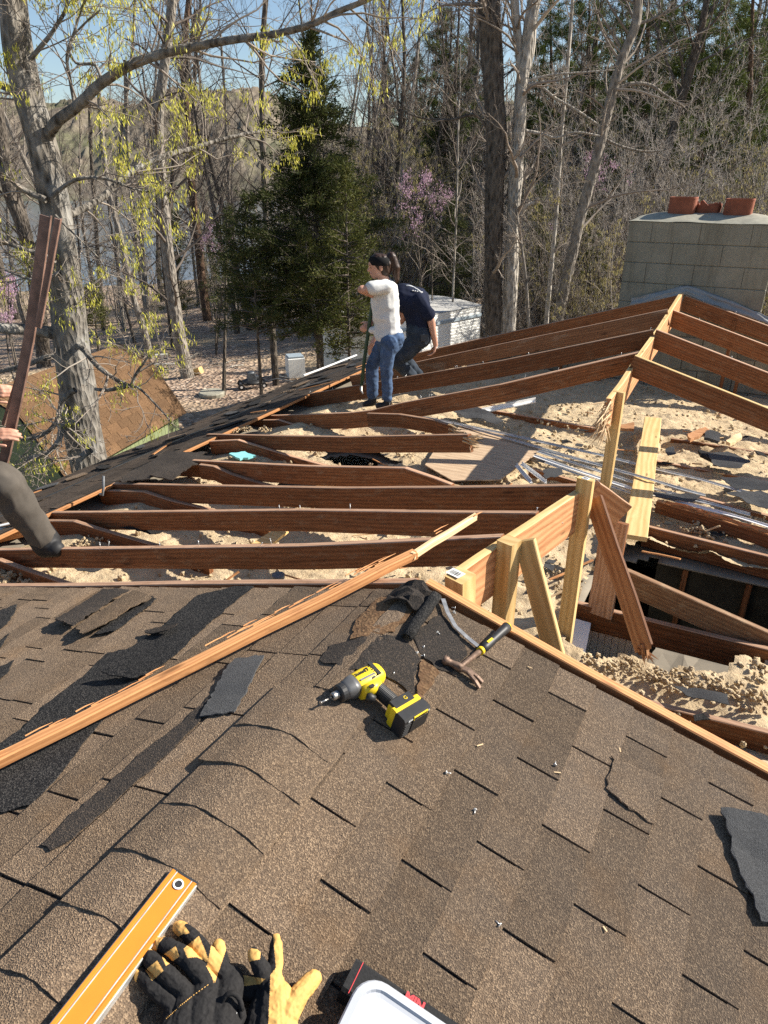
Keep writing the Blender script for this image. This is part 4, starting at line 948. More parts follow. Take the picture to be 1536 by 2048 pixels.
# ---- trunks in the clearing at the left
CL = [([(376, 757), (362, 690), (347, 600), (335, 500), (326, 400), (316, 250), (330, 120), (345, 0), (352, -80)], 34, 22, 'bark_grey', 'tall grey tree with a split log at its foot', 3, 1),
 ([(302, 722), (288, 660), (269, 603), (255, 540), (242, 478), (222, 400), (205, 290), (195, 150)], 17, 11, 'bark_grey', 'slim grey tree rising behind the shed roof peak', 2, 0),
 ([(298, 644), (290, 600), (280, 540), (270, 450), (262, 380), (255, 280), (250, 120)], 15, 9, 'bark_grey', 'pale straight tree standing in the clearing behind the slim one', 2, 0),
 ([(270, 690), (258, 640), (246, 590), (230, 500), (215, 400)], 8, 5, 'bark_dark', 'thin dark sapling between the shed and the clearing', 1, 0),
 ([(346, 700), (338, 640), (330, 570), (322, 480), (312, 380), (300, 250)], 8, 5, 'bark_dark', 'thin dark sapling left of the tall grey tree', 1, 0),
 ([(415, 640), (405, 570), (393, 460), (384, 380), (376, 250), (366, 120), (378, 0), (385, -80)], 22, 13, 'bark_pine', 'brownish tree behind the tall grey tree, right of it', 3, 1),
 ([(88, 735), (82, 660), (70, 560), (48, 460), (22, 390), (8, 320), (-10, 200)], 34, 34, 'bark_dark', 'dark old trunk half hidden behind the big oak', 2, 0),
 ([(178, 790), (170, 700), (162, 600), (158, 500), (150, 400)], 7, 4, 'bark_dark', 'thin sapling just right of the big oak', 1, 0),
 ([(540, 600), (530, 400), (525, 250), (524, 120), (532, 0), (540, -60)], 16, 12, 'bark_dark', 'dark tree rising close behind the left side of the tall cedar', 2, 1),
 ([(345, 560), (340, 450), (350, 300), (372, 150), (392, 20)], 14, 10, 'bark_dark', 'dark forked tree deep behind the clearing', 3, 1),
 ([(470, 620), (462, 480), (455, 330), (450, 200), (440, 60)], 9, 6, 'bark_grey', 'slender grey tree left of the small cedar', 2, 0),
 ([(205, 640), (198, 540), (190, 430), (182, 300), (178, 150)], 12, 8, 'bark_dark', 'dark tree close behind the right edge of the big oak', 2, 0),
 ([(240, 600), (235, 520), (232, 420), (240, 280), (262, 130), (270, 0)], 9, 7, 'bark_grey', 'narrow grey tree far back in the left woods', 2, 0)]
for i, (path, w0, w1, mt, lb, lv, big) in enumerate(CL):
    p = ground_at(*path[0]); D_ = float((p-CAM)@HD); D_ = min(D_, 34)
    if i in (8, 9): D_ = 20 if i == 8 else 33
    custom('bare_tree', lb, [(path, w0, w1)], D_, (M[mt], M['twig' if i % 2 else 'twig_dark']), (), 26 if big else 16, (1.2, 3.8) if big else (.8, 2.4), .22, seed=20+i, sides=12, rough=.012, levels=[(7, .2, 1, .75, .45, 5, 3, .16), (5, .2, 1, .7, .5, 4, 3, .15)])
# ---- conifers
def spray_crown(base, apex, rad, nbr, rg, t0=.1, droop=-.12, dens=26, L=.11, W=.022, prof=None, gaps=.25, up=.35):
    """whorls of feathery sprays on real boughs, denser outside, with missing boughs"""
    tm, bt = TM(), TM(); base = np.asarray(base); ax = apex-base; H = np.linalg.norm(ax)
    t = rg.uniform(t0, .995, nbr)**.9; az = rg.uniform(0, 2*math.pi, nbr); rr = rad*(prof(t) if prof else (1-t)**.75)*rg.uniform(.38, 1.22, nbr)*(1+.25*vnoise(np.stack([t*7, az*1.2, 0*t], 1), 61)); ok = rg.rand(nbr) > gaps*.4; t, az, rr = t[ok], az[ok], np.maximum(rr[ok], .08)
    S = base+ax*t[:, None]; D = np.stack([np.cos(az), np.sin(az), rg.uniform(-.05, up, len(az))], 1)
    n = 7; P = grow(S, D, rr, n, .10, droop*.3+.03, rg); Rr = taper(.006+.012*rr/rad, np.full(len(rr), .003), n); bt.add(*tubes(P, Rr, 4))
    k = np.maximum(4, (dens*rr*(.6+.6*rg.rand(len(rr)))).astype(int)); bi = np.repeat(np.arange(len(rr)), k); tt = rg.beta(2.2, 1.1, len(bi))*(n-1); i = np.minimum(tt.astype(int), n-2); f = (tt-i)[:, None]
    C = P[bi, i]*(1-f)+P[bi, i+1]*f; out = norm(P[bi, -1]-P[bi, 0])
    return tm, bt, C, out
def cedar(name, label, bpx, apx, D, rad_px, mat, seed, nbr=420, dens=34, t0=.1, prof=None, tw=14, group=None):
    rg = np.random.RandomState(seed); A = pd(*apx, D); b = pd(*bpx, D); q = b-CAM; B = b.copy(); B[2] = gz(q@RT, q@HD); px2m = ((b-CAM)@FW)/F; rad = rad_px*px2m
    b2 = A+(b-A); tm, bt, C, out = spray_crown(b2, A, rad, nbr, rg, t0, dens=dens, prof=prof)
    k = 8; Q = np.repeat(C, k, 0)+rg.normal(0, .05, (len(C)*k, 3)); o = np.repeat(out, k, 0); Dv = norm(o*.8+rg.normal(0, .55, o.shape)+np.array([0, 0, .25]))
    tm.add(*leaves(Q, Dv, rg.uniform(.04, .12, len(Q)), rg.uniform(.005, .014, len(Q)), rg))
    tr = TM(); P = np.stack([B, B*.7+A*.3, B*.35+A*.65, A])[None]; r = np.array([[tw, tw*.75, tw*.4, 2]])*px2m/2; tr.add(*tubes(P, r, 10))
    return tree(name, label, B, tr, tm, (M['bark_dark'], M[mat]), group, extra=[('branches', bt, M['twig_dark'])])
cprof = lambda t: np.interp(t, [0, .1, .25, .45, .62, .8, 1], [.55, .9, 1, .78, .52, .36, .03])
cedar('cedar_tree', 'tallest dark green cedar, its pointed top left of centre', (640, 745), (620, 58), 15.6, 165, 'cedar', 3, 560, 28, .12, cprof, 18)
cedar('cedar_tree', 'small dark cedar with a bare lower stem left of the tall one', (522, 795), (498, 395), 14.6, 90, 'cedar', 4, 160, 22, .3, lambda t: np.interp(t, [0, .3, .5, 1], [.6, 1, .9, .05]), 9)
cedar('cedar_tree', 'olive green cedar right of the tall one, in front of the caravan', (700, 745), (690, 330), 14.3, 90, 'cedar_olive', 5, 170, 20, .08, lambda t: np.interp(t, [0, .2, .6, 1], [.8, 1, .8, .1]), 10)
cedar('cedar_tree', 'low olive cedar whose skirts hang over the yard', (650, 770), (610, 470), 14.4, 80, 'cedar_olive', 6, 80, 18, .3, lambda t: np.interp(t, [0, .3, .7, 1], [.7, 1, .7, .1]), 9)
cedar('cedar_tree', 'dark cedar with a short forked trunk at the back of the yard', (435, 665), (455, 410), 19, 60, 'cedar', 7, 90, 18, .2, None, 9)
cedar('cedar_tree', 'round green cedar bush right of the big oak', (185, 660), (182, 570), 20, 38, 'cedar_olive', 8, 80, 22, .05, lambda t: np.interp(t, [0, .5, 1], [.9, 1, .3]), 6)
cedar('cedar_tree', 'green cedar standing behind the tall grey tree', (352, 640), (352, 420), 27, 52, 'cedar_olive', 9, 150, 20, .05, None, 7)
cedar('cedar_tree', 'shadowed dark green cedar between the people and the twin trunks', (900, 640), (905, 400), 23, 75, 'cedar', 10, 190, 22, .05, None, 8)
cedar('cedar_tree', 'bright olive cedar right of the pale trunk', (1085, 650), (1080, 370), 22, 62, 'cedar_olive', 11, 170, 22, .05, None, 8)
cedar('cedar_tree', 'leafy green cedar bush left of the chimney', (1190, 680), (1180, 420), 20, 62, 'cedar_olive', 12, 170, 22, .05, None, 8)
def pine(label, bpx, apx, D, rad_px, seed, nbr=150, group=None):
    rg = np.random.RandomState(seed); A = pd(*apx, D); b = pd(*bpx, D); q = b-CAM; B = b.copy(); B[2] = gz(q@RT, q@HD); m_ = ((b-CAM)@FW)/F; rad = rad_px*m_
    tm, bt, C, out = spray_crown(B+(A-B)*.25, A, rad, nbr, rg, .05, dens=13, prof=lambda t: np.interp(t, [0, .15, .5, .85, 1], [.8, 1, .85, .45, .1]), up=.6, gaps=.5)
    k = 12; Q = np.repeat(C, k, 0)+rg.normal(0, .05, (len(C)*k, 3)); o = np.repeat(out, k, 0); Dv = norm(o*.5+rg.normal(0, .7, o.shape)+np.array([0, 0, .35]))
    tm.add(*leaves(Q, Dv, rg.uniform(.12, .24, len(Q)), np.full(len(Q), .012), rg))
    tr = TM(); P = np.stack([B, B*.66+A*.34, B*.33+A*.67, A])[None]; r = np.array([[.19, .16, .10, .02]]); tr.add(*tubes(P, r, 10))
    return tree('pine_tree', label, B, tr, tm, (M['bark_pine'], M['pine']), group, extra=[('branches', bt, M['twig_dark'])])
pine('pointed green pine against the sky left of the twin trunks', (890, 560), (893, 18), 33, 85, 31, 260)
for i, (bx, ax_, ay, D_, rp) in enumerate(((1175, 1180, -60, 34, 110), (1290, 1300, -90, 30, 120), (1400, 1410, -60, 33, 130), (1500, 1510, -120, 29, 150), (1110, 1100, -20, 40, 90), (1230, 1245, -10, 42, 90), (1345, 1350, 0, 43, 90), (1460, 1450, -30, 44, 100), (820, 835, 110, 44, 60), (940, 950, 60, 46, 70), (1600, 1610, -60, 34, 130), (765, 772, 130, 46, 45))):
    pine('dark green pine in the dense stand filling the upper right woods', (bx, 560), (ax_, ay), D_, rp, 40+i, 190, 'pines at the back of the right woods')
# ---- redbuds and a budding tree
def redbud(label, bpx, cpx, D, r_px, seed):
    rg = np.random.RandomState(seed); m_ = D*.98/F; tr, cr, bl = TM(), TM(), TM(); B = pd(*bpx, D); q = B-CAM; B[2] = gz(q@RT, q@HD); C = pd(*cpx, D)
    P = grow(np.repeat(B[None], 3, 0), np.repeat((C-B)[None], 3, 0)+rg.normal(0, .35, (3, 3)), np.full(3, np.linalg.norm(C-B)*1.1), 9, .07, .03, rg); r = taper(np.full(3, .03), np.full(3, .008), 9); tr.add(*tubes(P, r, 6))
    p3, r3 = twigs(P, r, [(9, .55, 1, .8, .28, 6, 4, .2), (5, .2, 1, .7, .5, 5, 3, .2)], rg, cr); pts = p3[:, 1:].reshape(-1, 3); d = np.linalg.norm(pts-C, axis=1); pts = pts[(d < r_px*m_*1.2) & (rg.rand(len(pts)) < .5)]
    bl.add(*drooping(pts, rg, 7, .045, .014, .05)); return tree('redbud_tree', label, B, tr, cr, (M['bark_dark'], M['twig']), None, extra=[('blossom', bl, M['redbud'])])
redbud('mauve flowering redbud left of the twin trunks', (850, 620), (842, 398), 18, 60, 1); redbud('brightest magenta redbud behind the leaning tree', (1215, 640), (1222, 332), 19, 40, 2); redbud('purple redbud low between pale trunk and leaning tree', (1125, 640), (1130, 452), 19.5, 32, 3); redbud('small pink redbud left of the dark cedars', (425, 640), (430, 485), 25, 30, 4); redbud('pink redbud at the left edge behind the oak limbs', (20, 700), (15, 590), 16, 40, 5)
# ---- woodland: kinds of bare tree and brush, copied with their parts
def bare_proto(seed, H, r0, lean=.05, nb=26, t0=.18, lf=.32):
    rg = np.random.RandomState(seed); tr, cr = TM(), TM(); P = grow(np.zeros((1, 3)), np.array([[rg.normal(0, lean), rg.normal(0, lean), 1.]]), np.array([H]), 16, .045, .03, rg); r = taper(np.array([r0]), np.array([.02]), 16); tr.add(*tubes(P, r, 9))
    S, D, L, rr = spawn(P, r, nb, t0, 1, .85, lf, rg, .38, .1, True); p1 = grow(S, D, L, 9, .13, .03, rg); r1 = taper(np.clip(rr, .01, .06), np.full(len(L), .006), 9); cr.add(*tubes(p1, r1, 5)); twigs(p1, r1, [(7, .15, 1, .75, .45, 6, 3, .17), (5, .15, 1, .7, .5, 5, 3, .17), (3, .2, 1, .7, .55, 4, 3, .18)], rg, cr)
    return tr.mesh('trunk'), cr.mesh('crown', False)
def brush_proto(seed, H, stems, bud=None, k=4):
    rg = np.random.RandomState(seed); tr, cr, bd = TM(), TM(), TM(); D = rg.normal(0, .28, (stems, 3)); D[:, 2] = 1; P = grow(rg.normal(0, .25, (stems, 3))*[1, 1, 0], D, rg.uniform(.6, 1.1, stems)*H, 10, .09, .02, rg); r = taper(rg.uniform(.018, .045, stems), np.full(stems, .005), 10); tr.add(*tubes(P, r, 5))
    p3, r3 = twigs(P, r, [(11, .12, 1, .8, .34, 7, 3, .18), (6, .15, 1, .75, .5, 5, 3, .18), (4, .15, 1, .7, .55, 4, 3, .2)], rg, cr); 
    if bud: t = p3[:, -1]; t = t[rg.rand(len(t)) < .35]; bd.add(*drooping(t, rg, k, .085, .009, .03))
    return tr.mesh('stems'), cr.mesh('crown', False), (bd.mesh('catkins', False) if bud else None)
bares = [bare_proto(100+i, H, r0, nb=nb) for i, (H, r0, nb) in enumerate(((15, .16, 28), (13, .12, 26), (17, .2, 30), (12, .09, 24), (14, .14, 30)))]
brush = [brush_proto(200+i, H, s, b, k) for i, (H, s, b, k) in enumerate(((5.5, 5, 1, 3), (6.5, 4, 1, 5), (4.5, 6, None, 0), (7.5, 4, None, 0), (5, 5, 1, 4), (6, 5, None, 0)))]
def put(kind, proto, names, mats, p, sc, rz, label, group, cat):
    o = thing(kind, label, cat, (0, 0, 0), group)
    for nm, me, mt in zip(names, proto, mats):
        if me is None: continue
        if not me.materials: me.materials.append(mt)
        c = bpy.data.objects.new(nm, me); COL.objects.link(c); c.parent = o
    o.location = tuple(p); o.scale = (sc,)*3; o.rotation_euler = (0, 0, rz)
    return o
pr_ = random.Random(9)
src_b = [None]*len(bares); src_s = [None]*len(brush)
def copy_tree(o, p, sc, rz):
    c = o.copy(); COL.objects.link(c); c.location = tuple(p); c.scale = (sc,)*3; c.rotation_euler = (0, 0, rz)
    for ch in o.children: d = ch.copy(); COL.objects.link(d); d.parent = c
    return c
def add_bare(x, D, sc=1):
    i = pr_.randrange(len(bares)); q = pd(x, 400, D); q = place((q-CAM)@RT, D); q[2] = gz((q-CAM)@RT, D)-.1; rz = pr_.uniform(0, 6.3)
    if src_b[i] is None: src_b[i] = put('bare_tree', bares[i], ('trunk', 'crown'), (M['bark_grey' if i % 2 else 'bark_dark'], M['twig' if i % 2 else 'twig_dark']), q, sc, rz, 'bare leafless tree of the tangled woods behind house and yard', 'bare trees in the woods', 'tree'); return src_b[i]
    return copy_tree(src_b[i], q, sc, rz)
def add_brush(x, D, sc=1, kinds=None):
    i = pr_.choice(kinds or range(len(brush))); q = pd(x, 400, D); q = place((q-CAM)@RT, D); q[2] = gz((q-CAM)@RT, D)-.1; rz = pr_.uniform(0, 6.3)
    if src_s[i] is None:
        src_s[i] = put('brush_shrub', brush[i], ('stems', 'crown', 'catkins'), (M['bark_grey'], M['twig_pale'] if i in (2, 3) else M['twig'] if i % 3 else M['twig_dark'], M['bud']), q, sc, rz, 'tall twiggy leafless shrub in the undergrowth of the woods', 'shrubs in the undergrowth', 'shrub'); return src_s[i]
    return copy_tree(src_s[i], q, sc, rz)
for k in range(56):                                                  # right and centre woods
    x = pr_.uniform(690, 1720); add_bare(x, pr_.uniform(29, 50), pr_.uniform(.75, 1.2))
for k in range(34):                                                  # left woods, beyond the clearing
    x = pr_.uniform(-260, 690); add_bare(x, pr_.uniform(27, 52), pr_.uniform(.7, 1.2))
for k in range(105):
    x = pr_.uniform(730, 1720); add_brush(x, pr_.uniform(24 if x > 1000 else 28, 42), pr_.uniform(.8, 1.35))
for k in range(84): add_brush(pr_.uniform(1000, 1720), pr_.uniform(19, 27), pr_.uniform(.75, 1.15), [2, 3, 5, 3, 0])
for k in range(16): add_brush(pr_.uniform(1150, 1700), pr_.uniform(15, 20), pr_.uniform(.75, 1.0), [0, 1, 4])
for k in range(8): add_brush(pr_.uniform(690, 850), pr_.uniform(26, 30), pr_.uniform(1.1, 1.5), [1])
for k in range(32): add_brush(pr_.uniform(-260, 690), pr_.uniform(31, 52), pr_.uniform(.6, 1.0))
# the mass of wood farther back closes the view between the trunks
def far_wood():
    rg = np.random.RandomState(5); tm = TM(); n = 2600
    x = rg.uniform(560, 1900, n); D = rg.uniform(48, 75, n); P0 = np.array([place(((pd(a, 400, d)-CAM)@RT), d) for a, d in zip(x, D)]); P0[:, 2] = gz((P0-CAM)@RT, D)
    H = rg.uniform(4, 11, n)*np.where(x > 1000, 1.15, .85); P = grow(P0, np.tile([0, 0, 1.], (n, 1))+rg.normal(0, .1, (n, 3)), H, 6, .08, .03, rg); r = taper(rg.uniform(.03, .12, n), np.full(n, .02), 6); tm.add(*tubes(P, r, 4)); twigs(P, r, [(7, .15, 1, .7, .32, 5, 3, .18), (4, .2, 1, .7, .5, 4, 3, .18)], rg, tm)
    tag(link('far_woods', tm.mesh('far_woods', False), None, [M['twig']]), 'brown mass of bare woods seen between the nearer trees', 'woods', kind='stuff')
far_wood()
# ================================================================ loose lumber and debris on the house
random.seed(21)
# fresh props that hold the sagging ridge
def prop(name, label, top, bot, w=.04, h=.085, up=(1, 0, 0), cat='post'):
    return lumber(name, label, cat, ['fresh'], lambda mb: mb.beam(top, bot, w, h, up=up, top=False, n=5, warp=.001))
T = pY(1019, 1080, 2.50); prop('prop_post', 'short fresh timber post under the near end of the ridge board', T, (T[0], T[1], -1.2), .075, .075, up=unit((1, -.3, 0)))
T = pY(1050, 1080, 2.55); B = pY(1108, 1306, 2.48); prop('brace', 'slanting fresh timber brace beside the short post', T, B+(B-T)*.1, .035, .085, up=(1, 0, 0), cat='brace')
T = pY(1172, 957, 3.42); B = T; prop('prop_post', 'tall fresh timber post with a white tag on its top', T, (T[0], T[1], -1.3), .04, .085, up=unit((1, -.2, 0)))
T = pY(1239, 783, 5.35); prop('prop_post', 'thin fresh timber post standing under the far ridge board', T, (T[0], T[1], -1.2), .04, .085, up=unit((1, -.3, 0)))
T = pY(921, 1150, 2.12)
prop('timber_block', 'short fresh timber block with a white tag at the end of the ridge board', T, T+np.array([0, .02, -.22]), .085, .085, up=unit((1, -.3, 0)), cat='block')
def sticker(name, label, P, ex, ey, w, h, lines=True):
    mb = MB(); ex = unit(ex); ey = unit(ey); n = np.cross(ex, ey); P = np.asarray(P)
    mb.prism([P-ex*w/2-ey*h/2, P+ex*w/2-ey*h/2, P+ex*w/2+ey*h/2, P-ex*w/2+ey*h/2], n, .0012, 0)
    if lines:
        x = -w*.36
        while x < w*.36:
            q = P+ex*x+n*.0016; t = random.choice((.0012, .002, .003)); mb.prism([q-ey*h*.3, q+ex*t-ey*h*.3, q+ex*t+ey*h*.25, q+ey*h*.25], n, .0006, 1); x += t+random.choice((.0015, .003))
    return tag(mb.build(name, [M['white'], M['black']]), label, 'tag')
P = T+np.array([-.02, .0, .001]); sticker('barcode_tag', 'white barcode tag stapled on the short timber block', P+np.array([0, 0, .001]), (.95, -.3, 0), (.3, .95, 0), .06, .045)
T3 = pY(1172, 957, 3.42); sticker('barcode_tag', 'white tag on top of the tall post', T3+np.array([.0, .0, .001]), (.95, -.3, 0), (.3, .95, 0), .035, .03)
# boards hanging from the broken ridge
def board(name, label, px, w, th, mats=('old', 'oldtop'), up=None, X=None, rag=.0, spl=False, cat='board', smooth=None):
    A, B = px
    def fn(mb):
        mb.beam(A, B, w, th, up=up, top=False, n=6, warp=.0015, m=0, mtop=1, ragged=rag)
        if spl: splinters(mb, B, unit(np.asarray(B)-np.asarray(A)), 22, .09, (.012, .012, .02), 1)
    return lumber(name, label, cat, mats, fn)
VW = unit(CAM-np.array([.3, 3.6, -.6]))
board('hanging_board', 'long dark red board leaning from the tall post down into the hole', (pY(1188, 1000, 3.5), pY(1290, 1300, 3.1)), .115, .022, ('old', 'orange'), up=unit((-.5, -.85, .1)), rag=.02, spl=True)
board('hanging_board', 'dark plank standing on end behind the leaning red board', (pY(1231, 1042, 3.78), pY(1200, 1230, 3.75)), .15, .03, ('old', 'oldtop'), up=unit(VW+np.array([-.3, 0, 0])))
A, B = pY(1174, 990, 3.6), pY(1236, 1034, 3.72)
board('ridge_offcut', 'broken stub of orange ridge board beside the tall post', (A, B), .03, .19, ('orange', 'oldtop'), up=(0, 0, 1), rag=.02)
# the yellow plank laid across the joists
A, B = hz(1306, 838, -.99), hz(1270, 1076, -1.0)
lumber('plank', 'wide fresh yellow plank laid across the attic joists', 'plank', ['fresh'], lambda mb: mb.beam(A, B, .165, .035, top=False, n=8, warp=.002))
# the long diagonal board on the near roof
A = roofL(-60, 1551, .045); B = pX(952, 1033, -.03)
C1 = pX(830, 1108, -.1)
def longboard(mb):
    path = [A+(C1-A)*i/12 for i in range(13)]
    mb.beam(0, 0, .036, .034, path=path, top=False, warp=.002, m=0, mtop=0)
    path = [C1-unit(C1-A)*.02+np.array([.012, 0, .004])]+[C1+(B-C1)*t for t in (.25, .5, .75, 1)]
    mb.beam(0, 0, .022, .03, path=path, top=False, warp=.003, m=1, ragged=.01)
    for k in range(40):
        t = random.random(); p = A+(B-A)*t+np.array([random.uniform(-.02, .02), 0, .022]); v = unit(B-A)*random.uniform(.03, .12); mb.tube([p, p+v*.5+np.array([0, 0, .002]), p+v], [.003, .0025, .0006], 4, 2, sm=False)
lumber('split_board', 'long split orange board lying diagonally over the near shingles', 'board', ['split', 'splint', 'split'], longboard)
# plywood sheet on the insulation
def flat(name, label, px, z, th, mat, cat, rough=.006, curl=.012, group=None, sub=.03, zf=None):
    pts = []
    P0 = [hz(x, y, z if zf is None else zf[i]) for i, (x, y) in enumerate(px)]
    for i in range(len(P0)):
        a, b = P0[i], P0[(i+1) % len(P0)]; k = max(1, int(np.linalg.norm(b-a)/sub))
        for j in range(k): pts.append(a+(b-a)*j/k+(np.array([random.gauss(0, rough), random.gauss(0, rough), 0]) if j else 0))
    bm = bmesh.new(); fc = bm.faces.new([bm.verts.new(tuple(p)) for p in pts]); bmesh.ops.triangulate(bm, faces=[fc])
    bmesh.ops.subdivide_edges(bm, edges=[e for e in bm.edges if e.calc_length() > sub*2], cuts=2); bmesh.ops.triangulate(bm, faces=bm.faces[:])
    for v in bm.verts: v.co.z += curl*(vnoise(np.array([[v.co.x*6, v.co.y*6, z*7]]), 5)[0]+1)
    bmesh.ops.recalc_face_normals(bm, faces=bm.faces[:])
    r = bmesh.ops.extrude_face_region(bm, geom=bm.faces[:])
    for g in r['geom']:
        if isinstance(g, bmesh.types.BMVert): g.co.z -= th
    bmesh.ops.recalc_face_normals(bm, faces=bm.faces[:])
    u = bm.loops.layers.uv.new('UV')
    for f in bm.faces:
        for l in f.loops: l[u].uv = (l.vert.co.x, l.vert.co.y)
    me = bpy.data.meshes.new(name); bm.to_mesh(me); bm.free(); o = link(name, me, None, [M[mat]])
    return tag(o, label, cat, group)
flat('plywood_sheet', 'tan plywood sheet lying on the insulation behind the broken rafters', [(922, 850), (1000, 868), (1084, 894), (1072, 908), (1000, 960), (905, 962), (850, 930), (870, 900)], -1.05, .01, 'ply', 'plywood', .001, .004)
felt_labels = [([(903, 822), (940, 816), (985, 832), (1012, 846), (990, 852), (930, 838)], 'grey roofing scrap on the insulation near the fallen white stick'),
 ([(1412, 916), (1452, 912), (1500, 928), (1478, 944), (1425, 938)], 'large grey scrap between the far right joists'),
 ([(1452, 990), (1520, 984), (1560, 1000), (1560, 1020), (1490, 1014)], 'grey scrap at the right edge beside the splintered board'),
 ([(1300, 992), (1350, 990), (1400, 1000), (1385, 1008), (1310, 1003)], 'thin grey scrap right of the yellow plank'),
 ([(1085, 948), (1120, 942), (1128, 955), (1090, 966)], 'small grey scrap by the two white sticks'),
 ([(1440, 962), (1536, 972), (1560, 985), (1470, 980)], 'narrow grey strip of felt among the right joists'),
 ([(1345, 1382), (1452, 1400), (1456, 1420), (1370, 1402)], 'grey scrap on insulation below the dark hole'),
 ([(1385, 1436), (1405, 1432), (1420, 1445), (1388, 1448)], 'small dark scrap beside the lower right joist'),
 ([(1140, 1112), (1160, 1100), (1180, 1125), (1165, 1140), (1148, 1134)], 'bent grey scrap behind the brace'),
 ([(905, 880), (945, 876), (968, 884), (930, 892)], 'black scrap of felt at the broken rafter tip'),
 ([(1330, 905), (1345, 900), (1352, 912), (1335, 915)], 'small grey chip right of the plank'),
 ([(240, 1062), (310, 1058), (350, 1066), (300, 1072)], 'dark felt scrap between the left rafters'),
 ([(150, 1142), (215, 1138), (215, 1148), (190, 1153)], 'grey felt scrap below the nearest rafter')]
for i, (px, lb) in enumerate(felt_labels): flat('felt_scrap', lb, px, -1.03 if i not in (9,) else -1.0, .004, 'felt' if i in (7, 9, 11) else 'shinggrey', 'scrap', .006, .03)
flat('insulation_board', 'turquoise scrap of foam board between the left rafters', [(458, 908), (490, 904), (512, 914), (480, 919)], -1.08, .02, 'turq' if 'turq' in M else 'white', 'scrap', .006, .01)
flat('plaster_board', 'dusty plasterboard sheet lying down in the dark hole', [(1280, 1350), (1318, 1285), (1420, 1305), (1482, 1322), (1478, 1372), (1400, 1376)], -1.5, .012, 'drywall', 'board', .004, .02, zf=[-1.62, -1.55, -1.55, -1.5, -1.45, -1.5])
for px, lb in (([(503, 1088), (545, 1061), (577, 1061), (545, 1088)], 'pale board piece bridging two left rafters'), ([(632, 970), (650, 961), (690, 962), (680, 972)], 'pale board piece in the gap between middle rafters')):
    flat('board_piece', lb, px, -.95 if px[0][0] == 503 else -1.0, .02, 'fresh', 'board', .002, .003)
# aluminium strips and white sticks
def strip(label, pts, w=.03, h=.006, mat='greymetal', name='metal_strip', cat='strip', group=None, z=-1.03):
    P = [hz(x, y, z if len(q) == 0 else q[0]) for x, y, *q in pts]
    def fn(mb):
        fine = [P[0]]
        for a, b in zip(P[:-1], P[1:]): fine += [a+(b-a)*i/4 for i in range(1, 5)]
        mb.beam(0, 0, w, h, path=fine, warp=.003, top=False); mb.beam(0, 0, .004, h*3.2, path=[q+np.array([0, w*.48, h*.6]) for q in fine], top=False)
    return lumber(name, label, cat, [mat], fn, group)
strip('long dull metal strip running from the woman across the attic', [(800, 826), (1000, 866), (1200, 911), (1400, 960), (1560, 1004)], .028)
strip('bright metal strip lying over the plywood sheet', [(905, 846), (1081, 897), (1206, 933)], .02)
strip('metal strip that crosses over the yellow plank', [(1080, 900), (1206, 933, -.98), (1300, 960, -.96), (1410, 992, -1.02)], .022)
strip('white metal strip just under the plank', [(1068, 912), (1206, 960), (1306, 991), (1450, 1028), (1560, 1060)], .03, mat='white')
strip('grey metal strip beside the white one under the plank', [(1075, 903), (1206, 946), (1306, 978), (1420, 1008), (1500, 1030)], .03)
strip('narrow metal strip below the middle of the plywood', [(1090, 925), (1206, 968), (1300, 1000)], .02)
strip('white stick propped on insulation before the gable wall', [(962, 825), (1070, 803, -.99)], .035, .02, 'white', 'white_stick', 'stick')
strip('left of two short white sticks beside the plywood edge', [(1032, 932), (1062, 966)], .025, .012, 'white', 'white_stick', 'stick')
strip('right of two short white sticks beside the plywood edge', [(1043, 929), (1092, 966)], .02, .012, 'white', 'white_stick', 'stick')
strip('white scrap under the middle left rafter', [(590, 962), (640, 966)], .03, .01, 'white', 'white_stick', 'stick')
A, B = hz(1316, 1000, -1.0), hz(1600, 1086, -1.0)
def spl(mb):
    mb.beam(A, B, .05, .1, n=8, warp=.004, mtop=1)
    for k in range(46):
        t = random.random(); p = A+(B-A)*t+np.array([0, random.uniform(-.03, .04), .005]); v = unit(B-A)*random.uniform(.1, .35); mb.tube([p, p+v*.5+np.array([0, 0, random.uniform(0, .015)]), p+v], [.005, .005, .001], 4, 1, sm=False)
lumber('splintered_joist', 'long splintered red board at the right edge of the attic', 'board', ['old', 'split'], spl)
# broken wood heap and sticks near the gable wall, right
for px, lb, mt in (([(1374, 872), (1412, 858), (1418, 866), (1380, 884)], 'reddish broken board end before the gable wall', 'orange'), ([(1410, 862), (1440, 872), (1436, 888), (1408, 880)], 'grey shingle corner beside the broken board end', 'shinggrey'), ([(1452, 882), (1480, 870), (1484, 876), (1460, 890)], 'pale wood splinter near the right wall studs', 'splint'), ([(1240, 850), (1268, 848), (1268, 860), (1245, 858)], 'pinkish wood chunk behind the thin far post', 'orange'), ([(1395, 905), (1440, 918), (1430, 930), (1400, 915)], 'dark felt flap at the far right joist', 'felt')):
    flat('wood_scrap', lb, px, -1.02, .03, mt, 'scrap', .004, .02)
sticks = [((425, 1180), (478, 1143), 'thin stick below the nearest rafter'), ((690, 1185), (760, 1120), 'thin stick leaning under the split board'), ((1330, 780), (1400, 740), 'thin stick leaning against the gable wall'), ((1100, 1160), (1185, 1120), 'bent lath behind the brace'), ((1080, 1205), (1150, 1170), 'pale lath lying behind the short post'), ((1410, 1062), (1440, 1052), 'curved pale splinter at the right joist'), ((1285, 1102), (1360, 1118), 'thin lath on the hole edge'), ((895, 1085), (1110, 1052), 'long lath lying behind the nearest rafter'), ((1105, 1090), (1160, 1040), 'red lath leaning under the ridge board')]
